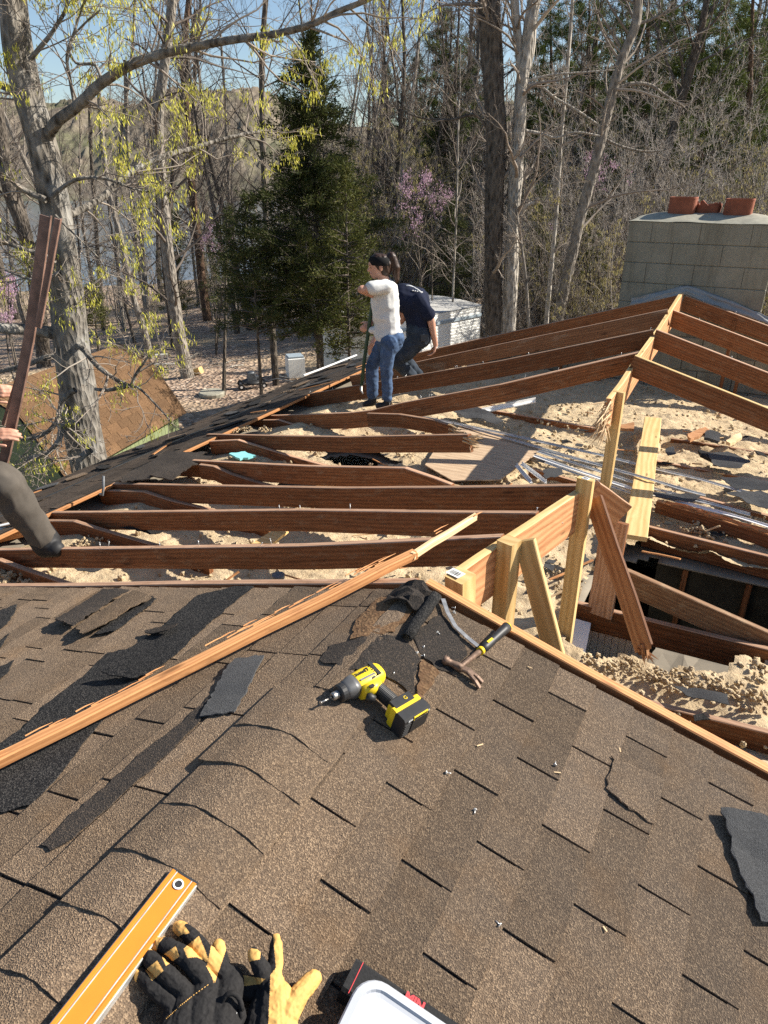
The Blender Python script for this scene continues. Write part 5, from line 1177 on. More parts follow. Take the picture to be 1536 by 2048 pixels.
for a, b, lb in sticks:
    A, B = hz(*a, -1.06), hz(*b, -1.0); lumber('lath', lb, 'stick', ['splint' if 'pale' in lb else 'split'], lambda mb: mb.beam(A, B, .016, .009, top=False, n=5, warp=.004))
# grey vent pipe
p = pY(557, 1155, 2.9)
def pipe(mb): mb.tube([(p[0], 2.9, -1.3), (p[0], 2.9, -.86)], .035, 20, 0); mb.tube([(p[0], 2.9, -.875), (p[0], 2.9, -.855)], .038, 20, 0)
M['pipe'] = plain('grey_pipe', (.13, .14, .15), .5, .4)
lumber('vent_pipe', 'grey vent pipe standing in the insulation', 'pipe', ['pipe'], pipe)
# white partition corner standing inside the hole
A, B, C = hz(1122, 1236, -1.27), hz(1174, 1246, -1.27), hz(1300, 1282, -1.27)
mb = MB()
for P0, P1 in ((A, B), (B, C)):
    d = unit(P1-P0); n_ = np.array([d[1], -d[0], 0]); n_ = n_ if n_[1] < 0 else -n_
    mb.prism([P0-n_*.05, P1-n_*.05, P1, P0], (0, 0, -1), 2.4)
    k = .0
    while k < np.linalg.norm(P1-P0)-.03: mb.box(P0+d*(k+.02)+n_*.004+np.array([0, 0, -1.2]), (d, n_, (0, 0, 1)), (.036, .008, 2.4), 0, .003); k += .042
part(mb, 'partition', [M['siding']], 'white beaded partition showing through the hole')
flat('painted_board', 'white painted panel lying slanted at the left rim of the dark hole', [(1143, 1236), (1182, 1246), (1168, 1316), (1124, 1302)], -1.2, .02, 'white', 'board', .001, .002, zf=[-1.13, -1.15, -1.22, -1.2])
# crumbs of roofing and bark strewn over the insulation
rdm = random.Random(12)
for k in range(150):
    x_ = rdm.uniform(560, 1530); y_ = rdm.uniform(800, 1290)
    p = hz(x_, y_, -1.085)
    if not (2.1 < p[1] < 9 and -3 < p[0] < 3.4) or any(in_poly(np.array([p[0]]), np.array([p[1]]), hp)[0] for hp in HOLES): continue
    a_ = rdm.uniform(0, 6.3); l = rdm.uniform(.02, .09); v = np.array([math.cos(a_), math.sin(a_), rdm.uniform(-.2, .3)])*l
    if k % 3: o = lumber('roof_crumb', 'small dark crumb of torn roofing strewn on the insulation', 'debris', ['felt' if k % 2 else 'shinggrey'], lambda mb: mb.prism([p-v, p+np.array([-v[1], v[0], .01])*.5, p+v*.9, p+np.array([v[1], -v[0], 0])*.6], (0, .1, 1), .005), 'dark roofing crumbs in the attic')
    else: o = lumber('wood_sliver', 'small sliver of split wood strewn on the insulation', 'debris', ['split' if k % 2 else 'splint'], lambda mb: mb.beam(p-v*1.4, p+v*1.4, .012, .008, top=False), 'wood slivers in the attic')
# torn shingles lying on the roof
def scrap(label, px, mat, side, off=.013, curl=None, rough=.003, sub=.015):
    o = roof_sheet('shingle_scrap', px, M[mat], None, side, off, .004, rough, curl, None, None, sub); return tag(o, label, 'shingle')
cr = lambda k: (lambda c: .02*max(0, math.sin(c[0]*9+k)))
scrap('long torn shingle lying on the near slope under the board', [(400, 1434), (416, 1402), (456, 1332), (470, 1318), (528, 1310), (500, 1368), (468, 1424)], 'shinggrey', -1, .014, cr(1))
scrap('dark torn shingle tab lifted at the roof cut', [(112, 1246), (150, 1225), (205, 1184), (262, 1186), (225, 1205), (180, 1236), (148, 1257)], 'shingdark', -1, .016, cr(2))
scrap('brown torn shingle tab next to the dark lifted one', [(152, 1262), (185, 1235), (228, 1206), (270, 1186), (305, 1200), (270, 1220), (215, 1255), (168, 1275)], 'shing', -1, .017, cr(0))
scrap('black strip under the torn brown tab', [(185, 1270), (228, 1262), (300, 1210), (312, 1196), (296, 1188), (240, 1232)], 'felt', -1, .0145, None)
scrap('grey shingle flipped over at the right edge', [(1438, 1620), (1462, 1622), (1516, 1632), (1560, 1662), (1620, 1850), (1522, 1842), (1508, 1800), (1480, 1750), (1462, 1690)], 'shinggrey', 1, .02, lambda c: .012*max(0, math.sin(c[1]*12)))
scrap('black felt corner at the left picture edge', [(-40, 1240), (34, 1208), (30, 1222), (12, 1250), (-40, 1290)], 'felt', -1, .014)
scrap('second black felt corner below it at the left edge', [(-30, 1305), (18, 1266), (8, 1285), (-30, 1330)], 'felt', -1, .014)
scrap('third black felt corner lowest at the left edge', [(-40, 1350), (28, 1320), (14, 1345), (-40, 1400)], 'felt', -1, .014)
scrap('small curled black flap on the bare felt strip', [(205, 1350), (222, 1345), (290, 1340), (302, 1346), (262, 1358), (222, 1357)], 'felt', -1, .022, cr(3))
scrap('small brown flap beside the bare felt strip', [(290, 1262), (318, 1258), (360, 1256), (338, 1268), (300, 1270)], 'shingdark', -1, .018, cr(2))
scrap('torn shingle tab hanging over the cut on the right slope', [(1212, 1576), (1228, 1520), (1222, 1512), (1330, 1560), (1308, 1648), (1240, 1602)], 'shing', 1, .011)
# scraps strewn over the eave strip
se = random.Random(31); kinds_ = [('shing', 'brown'), ('felt', 'black'), ('shingdark', 'dark'), ('split', 'orange wood'), ('shinggrey', 'grey')]
for k in range(26):
    y_ = 2.9+k*.24; s_ = se.uniform(3.95, 4.95); c = slope_pt(-1, s_, y_, .016); a_ = se.uniform(0, 3.1); mt, w_ = kinds_[k % 5]; l, wd = (se.uniform(.15, .4), se.uniform(.06, .16)) if mt != 'split' else (se.uniform(.2, .6), .03)
    n_ = unit(np.array([-TA, 0, 1])); e1 = unit(np.array([math.cos(a_), math.sin(a_), math.cos(a_)*TA])); e2 = np.cross(n_, e1)
    lumber('eave_scrap', 'scrap of torn roofing or lath dropped on the dark eave strip', 'scrap', [mt], lambda mb: mb.prism([c-e1*l/2-e2*wd/2, c-e1*l*.1-e2*wd*.62, c+e1*l/2-e2*wd*.4, c+e1*l*.42+e2*wd*.5, c-e1*l*.2+e2*wd*.6, c-e1*l*.5+e2*wd*.3], unit(n_+np.array([se.uniform(-.1, .1), se.uniform(-.1, .1), 0])), .008), 'scraps on the left eave strip')
# shingles folded over the eave edge
flat('felt_scrap', 'flat dark shingles piled at the left eave', [(232, 965), (330, 905), (415, 905), (340, 940), (300, 962)], -1.0, .01, 'shingdark', 'shingle', .01, .02)
flat('felt_scrap', 'second dark shingle piled at the left eave', [(300, 955), (395, 912), (425, 915), (345, 962)], -.98, .01, 'shingdark', 'shingle', .006, .02)
def drape(mb):
    n = 12; A = roofL(565, 784, .02); B = roofL(592, 778, .02); 
    rows = []
    for i in range(9):
        t = i/8; rows.append([A+(B-A)*j/n+np.array([.012*math.sin(j+i), -.10*min(1, t*2), -.20*max(0, t-.3)/.7+.006*math.sin(j*2.1+i)]) for j in range(n+1)])
    b = len(mb.v)
    for r in rows: mb.v += [tuple(q) for q in r]
    for i in range(8):
        for j in range(n): a = b+i*(n+1)+j; mb.face((a, a+1, a+n+2, a+n+1), [(0, 0)]*4)
o = lumber('felt_flap', 'brown shingle flap drooping over the eave by the woman', 'shingle', ['shing'], drape); md = o.modifiers.new('s', 'SOLIDIFY'); md.thickness = .006
# felt roll, silver tape, roofing nails by the cut ridge end
def roll(mb):
    P0, P1 = roofR(812, 1276, .018), hz(872, 1192, .014); n = 14; rings = []
    for k in range(7):
        c = P0+(P1-P0)*k/6; t = unit(P1-P0); a = unit(np.cross(t, (0, 0, 1))); b = np.cross(a, t)
        rings.append([c+(.019+.002*math.sin(k*2+i))*(a*math.cos(q)+b*math.sin(q)) for i, q in enumerate(np.linspace(-.5, 3.6, n))])
    mb.loft(rings, 0, caps=False, closed=False, sm=True)
    # torn cap folded over it
    A = hz(880, 1186, .03); rr = []
    for k in range(6):
        x = -.07+.14*k/5
        rr.append([np.array([x+.01, A[1]-.10+.13*j/6+.01*math.sin(k*3+j), .040-abs(x)*.5+.008*math.sin(j*2+k)]) for j in range(7)])
    mb.loft(rr, 1, caps=False, closed=False)
o = lumber('felt_roll', 'black curled felt and torn ridge shingle at the cut end of the ridge', 'felt', ['felt', 'shingdark'], roll); md = o.modifiers.new('s', 'SOLIDIFY'); md.thickness = .005
def tape(mb):
    P = [roofR(x, y, .022) for x, y in ((884, 1198), (896, 1225), (912, 1252), (935, 1275), (956, 1292))]
    mb.beam(0, 0, .016, .0015, path=P, up=(TA, 0, 1), top=False, warp=.004)
M['foil'] = plain('dull_foil', (.26, .26, .26), .4, .5, .5, .3, 40)
lumber('metal_tape', 'silver strip of foil tape on the shingles beside the hammer', 'tape', ['foil'], tape)
nl = []
for i, (x, y) in enumerate(((875, 1265), (848, 1294), (848, 1311), (835, 1306), (788, 1347), (910, 1216), (908, 1224), (950, 1620), (893, 1545), (1110, 1530), (1000, 1850))):
    p = roofR(x, y, .009)
    def fn(mb): a = random.uniform(0, 6); v = np.array([math.cos(a), math.sin(a), .1]); mb.tube([p, p+v*.012], .0015, 6); mb.tube([p-v*.001, p+v*.001], .0055, 10)
    o = lumber('roofing_nail', 'loose roofing nail with a round head on the right shingle slope', 'nail', ['greymetal'], fn, 'loose nails and chips on the near roof')
for i, (x, y) in enumerate(((1115, 1545), (1240, 1500), (960, 1490), (1060, 1335), (1210, 1858))):
    p = roofR(x, y, .009); a = random.uniform(0, 6); v = np.array([math.cos(a), math.sin(a), 0])*random.uniform(.004, .010)
    lumber('wood_chip', 'tiny pale wood chip on the right shingle slope', 'chip', ['splint'], lambda mb: mb.beam(p-v, p+v, .004, .002, top=False), 'tiny wood chips on the near roof')
# fascia piece at the left edge below the man's boot
A, B = hz(-80, 1075, -1.15), hz(88, 1036, -1.05)
lumber('fascia_board', 'white and red fascia board broken off at the left eave', 'board', ['white', 'split'], lambda mb: (mb.beam(A, B, .03, .05, top=False), mb.beam(A-np.array([0, .02, .07]), B-np.array([0, .02, .07]), .03, .07, top=False, m=1)))
lumber('bent_spike', 'bent iron spike sticking up from the left eave edge', 'spike', ['pipe'], lambda mb: mb.tube([hz(207, 952, -.86), hz(207, 975, -.95), hz(205, 990, -1.0), hz(200, 988, -1.02)], .01, 7))
# ================================================================ tools on the near roof
NR = unit(np.array([TA, 0, 1]))
def mtx(o, ex, ey, ez): return Matrix(((ex[0], ey[0], ez[0], o[0]), (ex[1], ey[1], ez[1], o[1]), (ex[2], ey[2], ez[2], o[2]), (0, 0, 0, 1)))
def text(s, size, P, ex, ey, mat, parent, name='lettering', th=.0006, spacing=1., shear=0, bold=0):
    cu = bpy.data.curves.new('t', 'FONT'); cu.body = s; cu.size = size; cu.align_x = 'CENTER'; cu.align_y = 'CENTER'; cu.extrude = th; cu.space_character = spacing; cu.offset = bold; cu.shear = shear
    o = bpy.data.objects.new('t', cu); COL.objects.link(o); dg = bpy.context.evaluated_depsgraph_get(); dg.update()
    me = bpy.data.meshes.new_from_object(o.evaluated_get(dg)); bpy.data.objects.remove(o); me.name = name
    ex = unit(ex); ez = unit(np.cross(ex, ey)); ey = np.cross(ez, ex); me.transform(mtx(P, ex, ey, ez)); me.materials.clear()
    return link(name, me, parent, [mat])
M['yellow'] = plain('tool_yellow', (.80, .56, .02), .42, .45, 0, .06, 30)
M['toolblack'] = plain('tool_black', (.022, .022, .023), .5, .4, 0, .2, 60)
M['toolgrey'] = plain('tool_grey', (.12, .12, .12), .45, .5, .3, .25, 40)
M['steel'] = plain('worn_steel', (.42, .40, .37), .35, .5, .8, .25, 60)
M['rust'] = plain('rusty_steel', (.16, .105, .075), .6, .4, .5, .4, 70)
M['red'] = plain('red_stitch', (.55, .05, .06), .6, .3)
M['bluel'] = plain('blue_print', (.05, .13, .45), .6, .3)
# ---- cordless impact driver, lying on its side
Bb, Bn = roofR(757, 1347, .044), roofR(676, 1388, .040)
X = unit(Bn-Bb); Z = unit(NR-(NR@X)*X); Y = np.cross(Z, X)
hand0, hand1 = roofR(733, 1383, .040), roofR(783, 1428, .040)
if Y @ (hand1-hand0) < 0: Y = -Y
Bc = Bb+X*.055
def D(x, y, z): return Bc+X*x+Y*y+Z*z
HV = unit(np.array([(hand1-hand0)@X, (hand1-hand0)@Y]))
drill = thing('impact_driver', 'yellow and black cordless impact driver lying on the shingles', 'drill', tuple(D(0, 0, -.03)))
def ring(x, ry, rz, n=20, e=.75, cy=0, cz=0): return [D(x, cy+ry*math.copysign(abs(math.cos(a))**e, math.cos(a)), cz+rz*math.copysign(abs(math.sin(a))**e, math.sin(a))) for a in np.linspace(0, 2*math.pi, n, endpoint=False)]
mb = MB(); mb.loft([ring(-.062, .016, .016), ring(-.058, .026, .026), ring(-.048, .032, .031), ring(.0, .033, .031), ring(.032, .031, .030), ring(.038, .029, .028)], 0, sm=True)
# the yellow web between body and trigger
mb.loft([ring(.034, .012, .024, cy=.030), ring(.0, .022, .026, cy=.034), ring(-.026, .016, .024, cy=.032)], 0, sm=True)
body = part(mb, 'housing', [M['yellow']], parent=drill)
mb = MB(); mb.loft([ring(-.064, .020, .020), ring(-.060, .0335, .0325), ring(-.040, .0345, .0325, cy=.002), ring(-.030, .03, .0328, cy=.006)], 0, sm=True); part(mb, 'end_cap', [M['toolgrey']], parent=drill) if False else None
mb = MB(); mb.loft([ring(.036, .031, .030), ring(.05, .030, .029), ring(.066, .025, .025), ring(.078, .021, .021)], 0, sm=True); part(mb, 'gear_case', [M['toolgrey']], parent=drill)
mb = MB(); mb.loft([ring(.074, .024, .024, e=1), ring(.078, .026, .026, e=1), ring(.090, .025, .025, e=1), ring(.093, .020, .020, e=1)], 0, sm=False); part(mb, 'nose_ring', [M['toolblack']], parent=drill)
mb = MB(); mb.loft([ring(.09, .009, .009, e=1), ring(.094, .0115, .0115, e=1), ring(.110, .0115, .0115, e=1), ring(.114, .009, .009, e=1)], 0, sm=False); ck = part(mb, 'chuck', [M['steel']], parent=drill)
mb = MB(); mb.tube([D(.112, 0, 0), D(.126, 0, 0)], .004, 8, 1); mb.tube([D(.124, 0, 0), D(.152, 0, 0)], .0028, 8, 0); mb.tube([D(.152, 0, 0), D(.154, 0, 0)], .0055, 10, 0); part(mb, 'bit', [M['steel'], M['toolblack']], parent=ck)
def hp(t, s=0, z=0): return np.array([HV[0]*t+HV[1]*s-.012, HV[1]*t-HV[0]*s+.01, z])
def hring(t, a_, b_, n=18, e=.8): return [D(*hp(t, a_*math.copysign(abs(math.cos(q))**e, math.cos(q)), b_*math.copysign(abs(math.sin(q))**e, math.sin(q)))) for q in np.linspace(0, 2*math.pi, n, endpoint=False)]
mb = MB(); rr = [hring(.0, .026, .026), hring(.03, .021, .021)]
for k in range(13):
    t = .034+k*.0045; rr += [hring(t, .0205, .0215), hring(t+.0022, .0192, .0200)]
rr += [hring(.098, .022, .021), hring(.112, .027, .022)]
mb.loft(rr, 0, sm=False); part(mb, 'grip', [M['toolblack']], parent=drill)
mb = MB(); 
mb.loft([hring(-.028, .020, .030), hring(-.01, .024, .031), hring(.012, .020, .0285)], 0, sm=True); part(mb, 'rubber_overmould', [M['toolblack']], parent=drill)
mb = MB(); tq = [D(.030, .046, 0), D(.022, .055, 0), D(.012, .066, 0)]; mb.tube(tq, [.011, .013, .008], 12); part(mb, 'trigger', [M['toolblack']], parent=drill)
mb = MB(); mb.prism([D(.006, .036, .0265), D(.02, .036, .0265), D(.022, .042, .0265), D(.013, .048, .0265), D(.004, .044, .0265)], Z, .003); part(mb, 'switch', [M['toolblack']], parent=drill)
# foot and battery: the battery's long side runs along the body
fc = hp(.118); 
HY = np.array([HV[0], HV[1]]); 
hx = X*HV[1]*1.0-Y*HV[0]   # across the handle, in the roof plane
hy = X*HV[0]+Y*HV[1]       # along the handle
# turn the battery so that it squares with the body
bx_ = unit(X*.97+hx*.15); by_ = unit(hy-(hy@bx_)*bx_); bz_ = np.cross(bx_, by_); bz_ = bz_ if bz_ @ Z > 0 else -bz_
fo = D(*hp(.126)); 
mb = MB(); mb.box(fo-bx_*.004+by_*.002, (bx_, by_, bz_), (.094, .022, .066), 0, .007); mb.box(fo-bx_*.0+by_*-.016, (bx_, by_, bz_), (.07, .02, .05), 0, .008); part(mb, 'foot', [M['yellow']], parent=drill)
mb = MB(); mb.box(fo-bx_*.0+by_*-.012+bz_*.029, (bx_, by_, bz_), (.07, .03, .010), 0, .003); part(mb, 'rubber_pad', [M['toolblack']], parent=drill)
bc = fo+by_*.030-bx_*.004
mb = MB(); mb.box(bc, (bx_, by_, bz_), (.098, .038, .072), 0, .006)
mb.box(bc+by_*.019+bx_*-.012-bz_*.004, (bx_, by_, bz_), (.058, .006, .050), 0, .002)
for k in range(6): mb.box(bc+by_*.019+bx_*(.034)-bz_*(-.014+k*.0085), (bx_, by_, bz_), (.022, .006, .004), 0, .001)
bat = part(mb, 'battery', [M['toolblack']], parent=drill)
mb = MB(); mb.box(bc+by_*.0195+bz_*.0275-bx_*.010, (bx_, by_, bz_), (.052, .004, .013), 0, .001); lab = part(mb, 'label_plate', [M['yellow']], parent=bat)
text('DeWALT', .0115, bc+by_*.0220+bz_*.0275-bx_*.010, -bx_, bz_, M['toolblack'], bat, bold=.0002)
text('20V', .010, bc+by_*.0200+bz_*.0275+bx_*.029, -bx_, bz_, M['white'], bat)
text('2', .010, bc+by_*.0200+bz_*.0275-bx_*.042, -bx_, bz_, M['white'], bat)
text('DeWALT', .0125, D(.009, -.009, .0316), -X, -Y, M['toolblack'], body, bold=.0003)
mb = MB()
for k in range(7): mb.box(D(-.030-.0035*k*.0, -.024+k*.007, .0312-abs(k-3)*.0012), (X, Y, Z), (.016, .0035, .002), 0, .0005)
mb.box(D(-.034, -.004, .0305), (X, Y, Z), (.012, .05, .0025), 0, .0006); part(mb, 'vent', [M['toolblack']], parent=drill)
mb = MB(); mb.box(D(.004, .011, .0312), (X, Y, Z), (.052, .006, .0012), 0, .0004); part(mb, 'nameplate', [M['steel']], parent=drill)
text('G', .016, fo+by_*-.012+bz_*.0345+bx_*-.012, -bx_, -by_, M['yellow'], drill)
# ---- claw hammer
H0 = roofR(886, 1318, .022); H1 = roofR(918, 1334, .022); H2 = roofR(964, 1366, .022)
G0, G1, G2 = roofR(920, 1334, .022), roofR(962, 1301, .022), roofR(1014, 1254, .030)
ham = thing('claw_hammer', 'claw hammer with rusty head and black and yellow grip on the shingles', 'hammer', tuple(H1-NR*.02))
mb = MB(); d = unit(H1-H0)
mb.tube([H0, H0+d*.004, H0+d*.016, H0+d*.018, H0+d*.030, H1-d*.004, H1+d*.012], [.0125, .0145, .0145, .011, .0105, .014, .013], 14)
cl = [H1+d*.006, H1+d*.03+NR*.002, H1+(H2-H1)*.75-NR*.0, H2-NR*.010]
sdv = unit(np.cross(NR, d))
for s_ in (-1, 1):
    pp = [cl[0]+sdv*s_*.004, cl[1]+sdv*s_*.006, cl[2]+sdv*s_*.010, cl[3]+sdv*s_*.014]
    mb.beam(0, 0, .013, .010, path=pp, up=NR, top=False, ch=.002)
mb.beam(0, 0, .022, .012, path=[cl[0], cl[1], cl[1]+(cl[2]-cl[1])*.6], up=NR, top=False, ch=.003)
part(mb, 'head', [M['rust']], parent=ham)
mb = MB(); hd = unit(G1-G0); mb.tube([G0-hd*.012, G0+hd*.02, G1], [.012, .0085, .0095], 12); part(mb, 'neck', [M['rust']], parent=ham)
mb = MB(); mb.tube([G1-hd*.008, G1+hd*.004], [.0135, .0135], 14, 1)
mb.tube([G1, G1+(G2-G1)*.15, G1+(G2-G1)*.5, G1+(G2-G1)*.85, G2], [.0125, .0155, .0145, .0165, .0175], 14, 0)
mb.tube([G2-hd*.002, G2+hd*.005], [.0182, .015], 14, 1)
gp_ = part(mb, 'grip', [M['toolblack'], M['yellow']], parent=ham)
mb = MB(); q = G1+(G2-G1)*.28+NR*.0158; mb.box(q, (hd, sdv, NR), (.03, .008, .0015), 0, .0004); part(mb, 'badge', [M['yellow']], parent=gp_)
# ---- orange box level, one end off the picture
M['lvl'] = plain('level_orange', (.56, .20, .018), .38, .5, 0, .05, 20)
A = (roofR(350, 1742, .044)+roofR(388, 1764, .044))/2; B = (roofR(70, 2070, .060)+roofR(182, 2070, .060))/2
d = unit(B-A); B = A+d*.72; sv_ = unit(np.cross(NR, d)); sv_ = sv_ if sv_ @ RT > 0 else -sv_; nv_ = np.cross(d, sv_); nv_ = nv_ if nv_[2] > 0 else -nv_
lev = thing('spirit_level', 'orange aluminium spirit level with grey edges beside the gloves', 'level', tuple(A-nv_*.04))
LW = .060
mb = MB(); mb.beam(A, B, LW*.9, .006, up=nv_, ch=.001); mb.beam(A-sv_*LW*.42+nv_*.0015, B-sv_*LW*.42+nv_*.0015, LW*.13, .004, up=nv_, ch=.0008); mb.beam(A+sv_*LW*.42+nv_*.0015, B+sv_*LW*.42+nv_*.0015, LW*.13, .004, up=nv_, ch=.0008); part(mb, 'web', [M['lvl']], parent=lev)
mb = MB()
for s_ in (-1, 1): mb.beam(A+sv_*s_*LW*.47-nv_*.003, B+sv_*s_*LW*.47-nv_*.003, .006, .036, up=nv_, ch=.0008)
part(mb, 'side', [M['greymetal']], parent=lev)
mb = MB()
for s_ in (-1, 1): mb.beam(A+sv_*s_*LW*.30+nv_*.0012, B+sv_*s_*LW*.30+nv_*.0012, .0022, .002, up=nv_, ch=.0003)
part(mb, 'silver_line', [M['greymetal']], parent=lev)
mb = MB(); mb.box(A-d*.002-nv_*.019, (d, sv_, nv_), (.006, LW*1.0, .038), 0, .001); part(mb, 'end_cap', [M['toolblack']], parent=lev)
mb = MB(); c = A+d*.020+nv_*.0012; rr = lambda r, z: [c+(d*math.cos(a)+sv_*math.sin(a))*r+nv_*z for a in np.linspace(0, 2*math.pi, 24, endpoint=False)]
mb.loft([rr(.011, 0), rr(.0105, .0016), rr(.0075, .0016), rr(.0072, -.004)], 0, caps=False, sm=False); b_ = len(mb.v); mb.v += [tuple(q) for q in rr(.0072, -.0002)]; mb.face(list(range(b_, b_+24)), [(0, 0)]*24, 1); part(mb, 'hang_hole', [M['white'], M['toolblack']], parent=lev)
for t_ in (.30, .40):
    mb = MB(); c = A+d*t_+sv_*LW*.502-nv_*.014; mb.tube([c, c+sv_*.0008], .006, 14); part(mb, 'rivet', [M['steel']], parent=lev)
# ---- storage bin with a rounded lid, and a black tool bag behind it
Q0 = roofR(735, 1940, .10); ux = unit(roofR(912, 2060, .10)-Q0); ux = unit(ux-(ux@NR)*NR); uy = np.cross(NR, ux); uy = uy if uy @ HD < 0 else -uy
M['bin'] = plain('grey_white_plastic', (.40, .42, .455), .35, .5, 0, .03, 8)
bn = thing('plastic_bin', 'pale grey plastic storage bin with a rounded lid at the bottom edge', 'bin', tuple(Q0-NR*.1))
Wb, Lb = .34, .26
cc = Q0-ux*.005+ux*Wb/2+uy*Lb/2
def rrect(w, l, r, h, n=7):
    out = []
    for (sx, sy, a0) in ((1, 1, 0), (-1, 1, 90), (-1, -1, 180), (1, -1, 270)):
        for k in range(n): a = R(a0+90*k/(n-1)); out.append(cc+ux*(sx*(w/2-r)+r*math.cos(a))+uy*(sy*(l/2-r)+r*math.sin(a))+NR*h)
    return out
mb = MB(); mb.loft([rrect(Wb-.012, Lb-.012, .045, -.012), rrect(Wb, Lb, .05, -.012), rrect(Wb+.002, Lb+.002, .05, -.004), rrect(Wb-.004, Lb-.004, .048, 0), rrect(Wb-.03, Lb-.03, .037, .001), rrect(Wb-.036, Lb-.036, .034, -.004), rrect(Wb-.05, Lb-.05, .03, -.0055)], 0, sm=False); part(mb, 'lid', [M['bin']], parent=bn)
mb = MB(); mb.loft([rrect(Wb-.05, Lb-.05, .04, -.10), rrect(Wb-.02, Lb-.02, .045, -.02), rrect(Wb-.016, Lb-.016, .045, -.0125)], 0); part(mb, 'tub', [M['bin']], parent=bn)
M['bag'] = plain('black_canvas', (.02, .02, .021), .85, .2, 0, .3, 220, .3)
K0 = roofR(722, 1922, .055); K1 = roofR(912, 2049, .055); kx = unit(K1-K0); ky = np.cross(NR, kx); ky = ky if ky @ HD < 0 else -ky
bg = thing('tool_bag', 'black canvas tool pouch with red stitching behind the grey bin', 'bag', tuple(K0-NR*.07))
mb = MB(); kc = K0+kx*.16+ky*.03-NR*.037; mb.box(kc, (kx, ky, NR), (.34, .065, .074), 0, .006); part(mb, 'body', [M['bag']], parent=bg)
mb = MB(); mb.box(kc+kx*.045+NR*.039, (kx, ky, NR), (.19, .063, .006), 0, .002); part(mb, 'flap', [M['bag']], parent=bg)
mb = MB()
for t_ in (-.155, -.058): mb.beam(K0+kx*(.16+t_)+ky*.0+NR*.001, K0+kx*(.16+t_)+ky*.062+NR*.001, .0016, .001, up=NR)
part(mb, 'stitching', [M['red']], parent=bg)
text('MIN', .022, roofR(829, 2004, .0615), kx, -ky, M['red'], bg, bold=.0012, th=.001)
text('.', .03, roofR(852, 2020, .0615), kx, -ky, M['bluel'], bg, bold=.0012, th=.001)
# ================================================================ flesh-like solids: capsules fused by a voxel remesh
def caps_mesh(caps, vox, smooth=6, name='m'):
    """caps: (p0, r0, p1, r1[, flat axis, flat ratio]) - returns a fused mesh"""
    V = []; Q = []
    n, m = 14, 5
    for c in caps:
        p0, r0, p1, r1 = np.asarray(c[0], float), c[1], np.asarray(c[2], float), c[3]
        t = p1-p0; L_ = np.linalg.norm(t); t = t/L_ if L_ > 1e-6 else np.array([0, 0, 1.])
        a = unit(np.cross(t, (0, 0, 1) if abs(t[2]) < .9 else (1, 0, 0))); b = np.cross(t, a)
        if len(c) > 4: f = unit(np.asarray(c[4], float)-(np.asarray(c[4], float)@t)*t); a, b = f*c[5], np.cross(t, f)
        prof = [(p0-t*r0*math.cos(q), r0*math.sin(q)) for q in np.linspace(.12, math.pi/2, m)]+[(p1+t*r1*math.sin(q), r1*math.cos(q)) for q in np.linspace(0, math.pi/2-.12, m)]
        base = len(V)
        for c_, r_ in prof: V += [c_+r_*(a*math.cos(w_)+b*math.sin(w_)) for w_ in np.linspace(0, 2*math.pi, n, endpoint=False)]
        k = len(prof)
        for i in range(k-1):
            for j in range(n): Q.append((base+i*n+j, base+i*n+(j+1) % n, base+(i+1)*n+(j+1) % n, base+(i+1)*n+j))
        Q.append(tuple(base+j for j in range(n))[::-1]); Q.append(tuple(base+(k-1)*n+j for j in range(n)))
    me = bpy.data.meshes.new('tmp'); me.from_pydata([tuple(v) for v in V], [], Q)
    bm = bmesh.new(); bm.from_mesh(me); bmesh.ops.recalc_face_normals(bm, faces=bm.faces); bm.to_mesh(me); bm.free()
    o = bpy.data.objects.new('tmp', me); COL.objects.link(o)
    r = o.modifiers.new('r', 'REMESH'); r.mode = 'VOXEL'; r.voxel_size = vox; r.adaptivity = 0
    s = o.modifiers.new('s', 'SMOOTH'); s.factor = .5; s.iterations = smooth
    dg = bpy.context.evaluated_depsgraph_get(); dg.update(); out = bpy.data.meshes.new_from_object(o.evaluated_get(dg)); out.name = name
    bpy.data.objects.remove(o); bpy.data.meshes.remove(me); out.materials.clear()
    out.polygons.foreach_set('use_smooth', np.ones(len(out.polygons), bool)); return out
def verts(me): v = np.empty(len(me.vertices)*3, np.float32); me.vertices.foreach_get('co', v); return v.reshape(-1, 3).astype(float)
def setverts(me, v): me.vertices.foreach_set('co', np.asarray(v, np.float32).ravel()); me.update()
def wrinkle(me, amp, sc, seed=0, aniso=(1, 1, 1)):
    v = verts(me); nn = np.empty(len(me.vertices)*3, np.float32); me.vertex_normals.foreach_get('vector', nn); nn = nn.reshape(-1, 3)
    h = fbm(v*sc*np.array(aniso), 3, seed); setverts(me, v+nn*(amp*(1-2*np.abs(h)))[:, None])
# ---------------------------------------------------------------- the gloves
M['tanleather'] = plain('tan_leather', (.62, .36, .11), .75, .25, 0, .14, 45, .15)
M['glovefab'] = plain('black_knit', (.022, .021, .021), .9, .15, 0, .3, 160, .3)
def RP(x, y, o): return roofR(x, y, o)
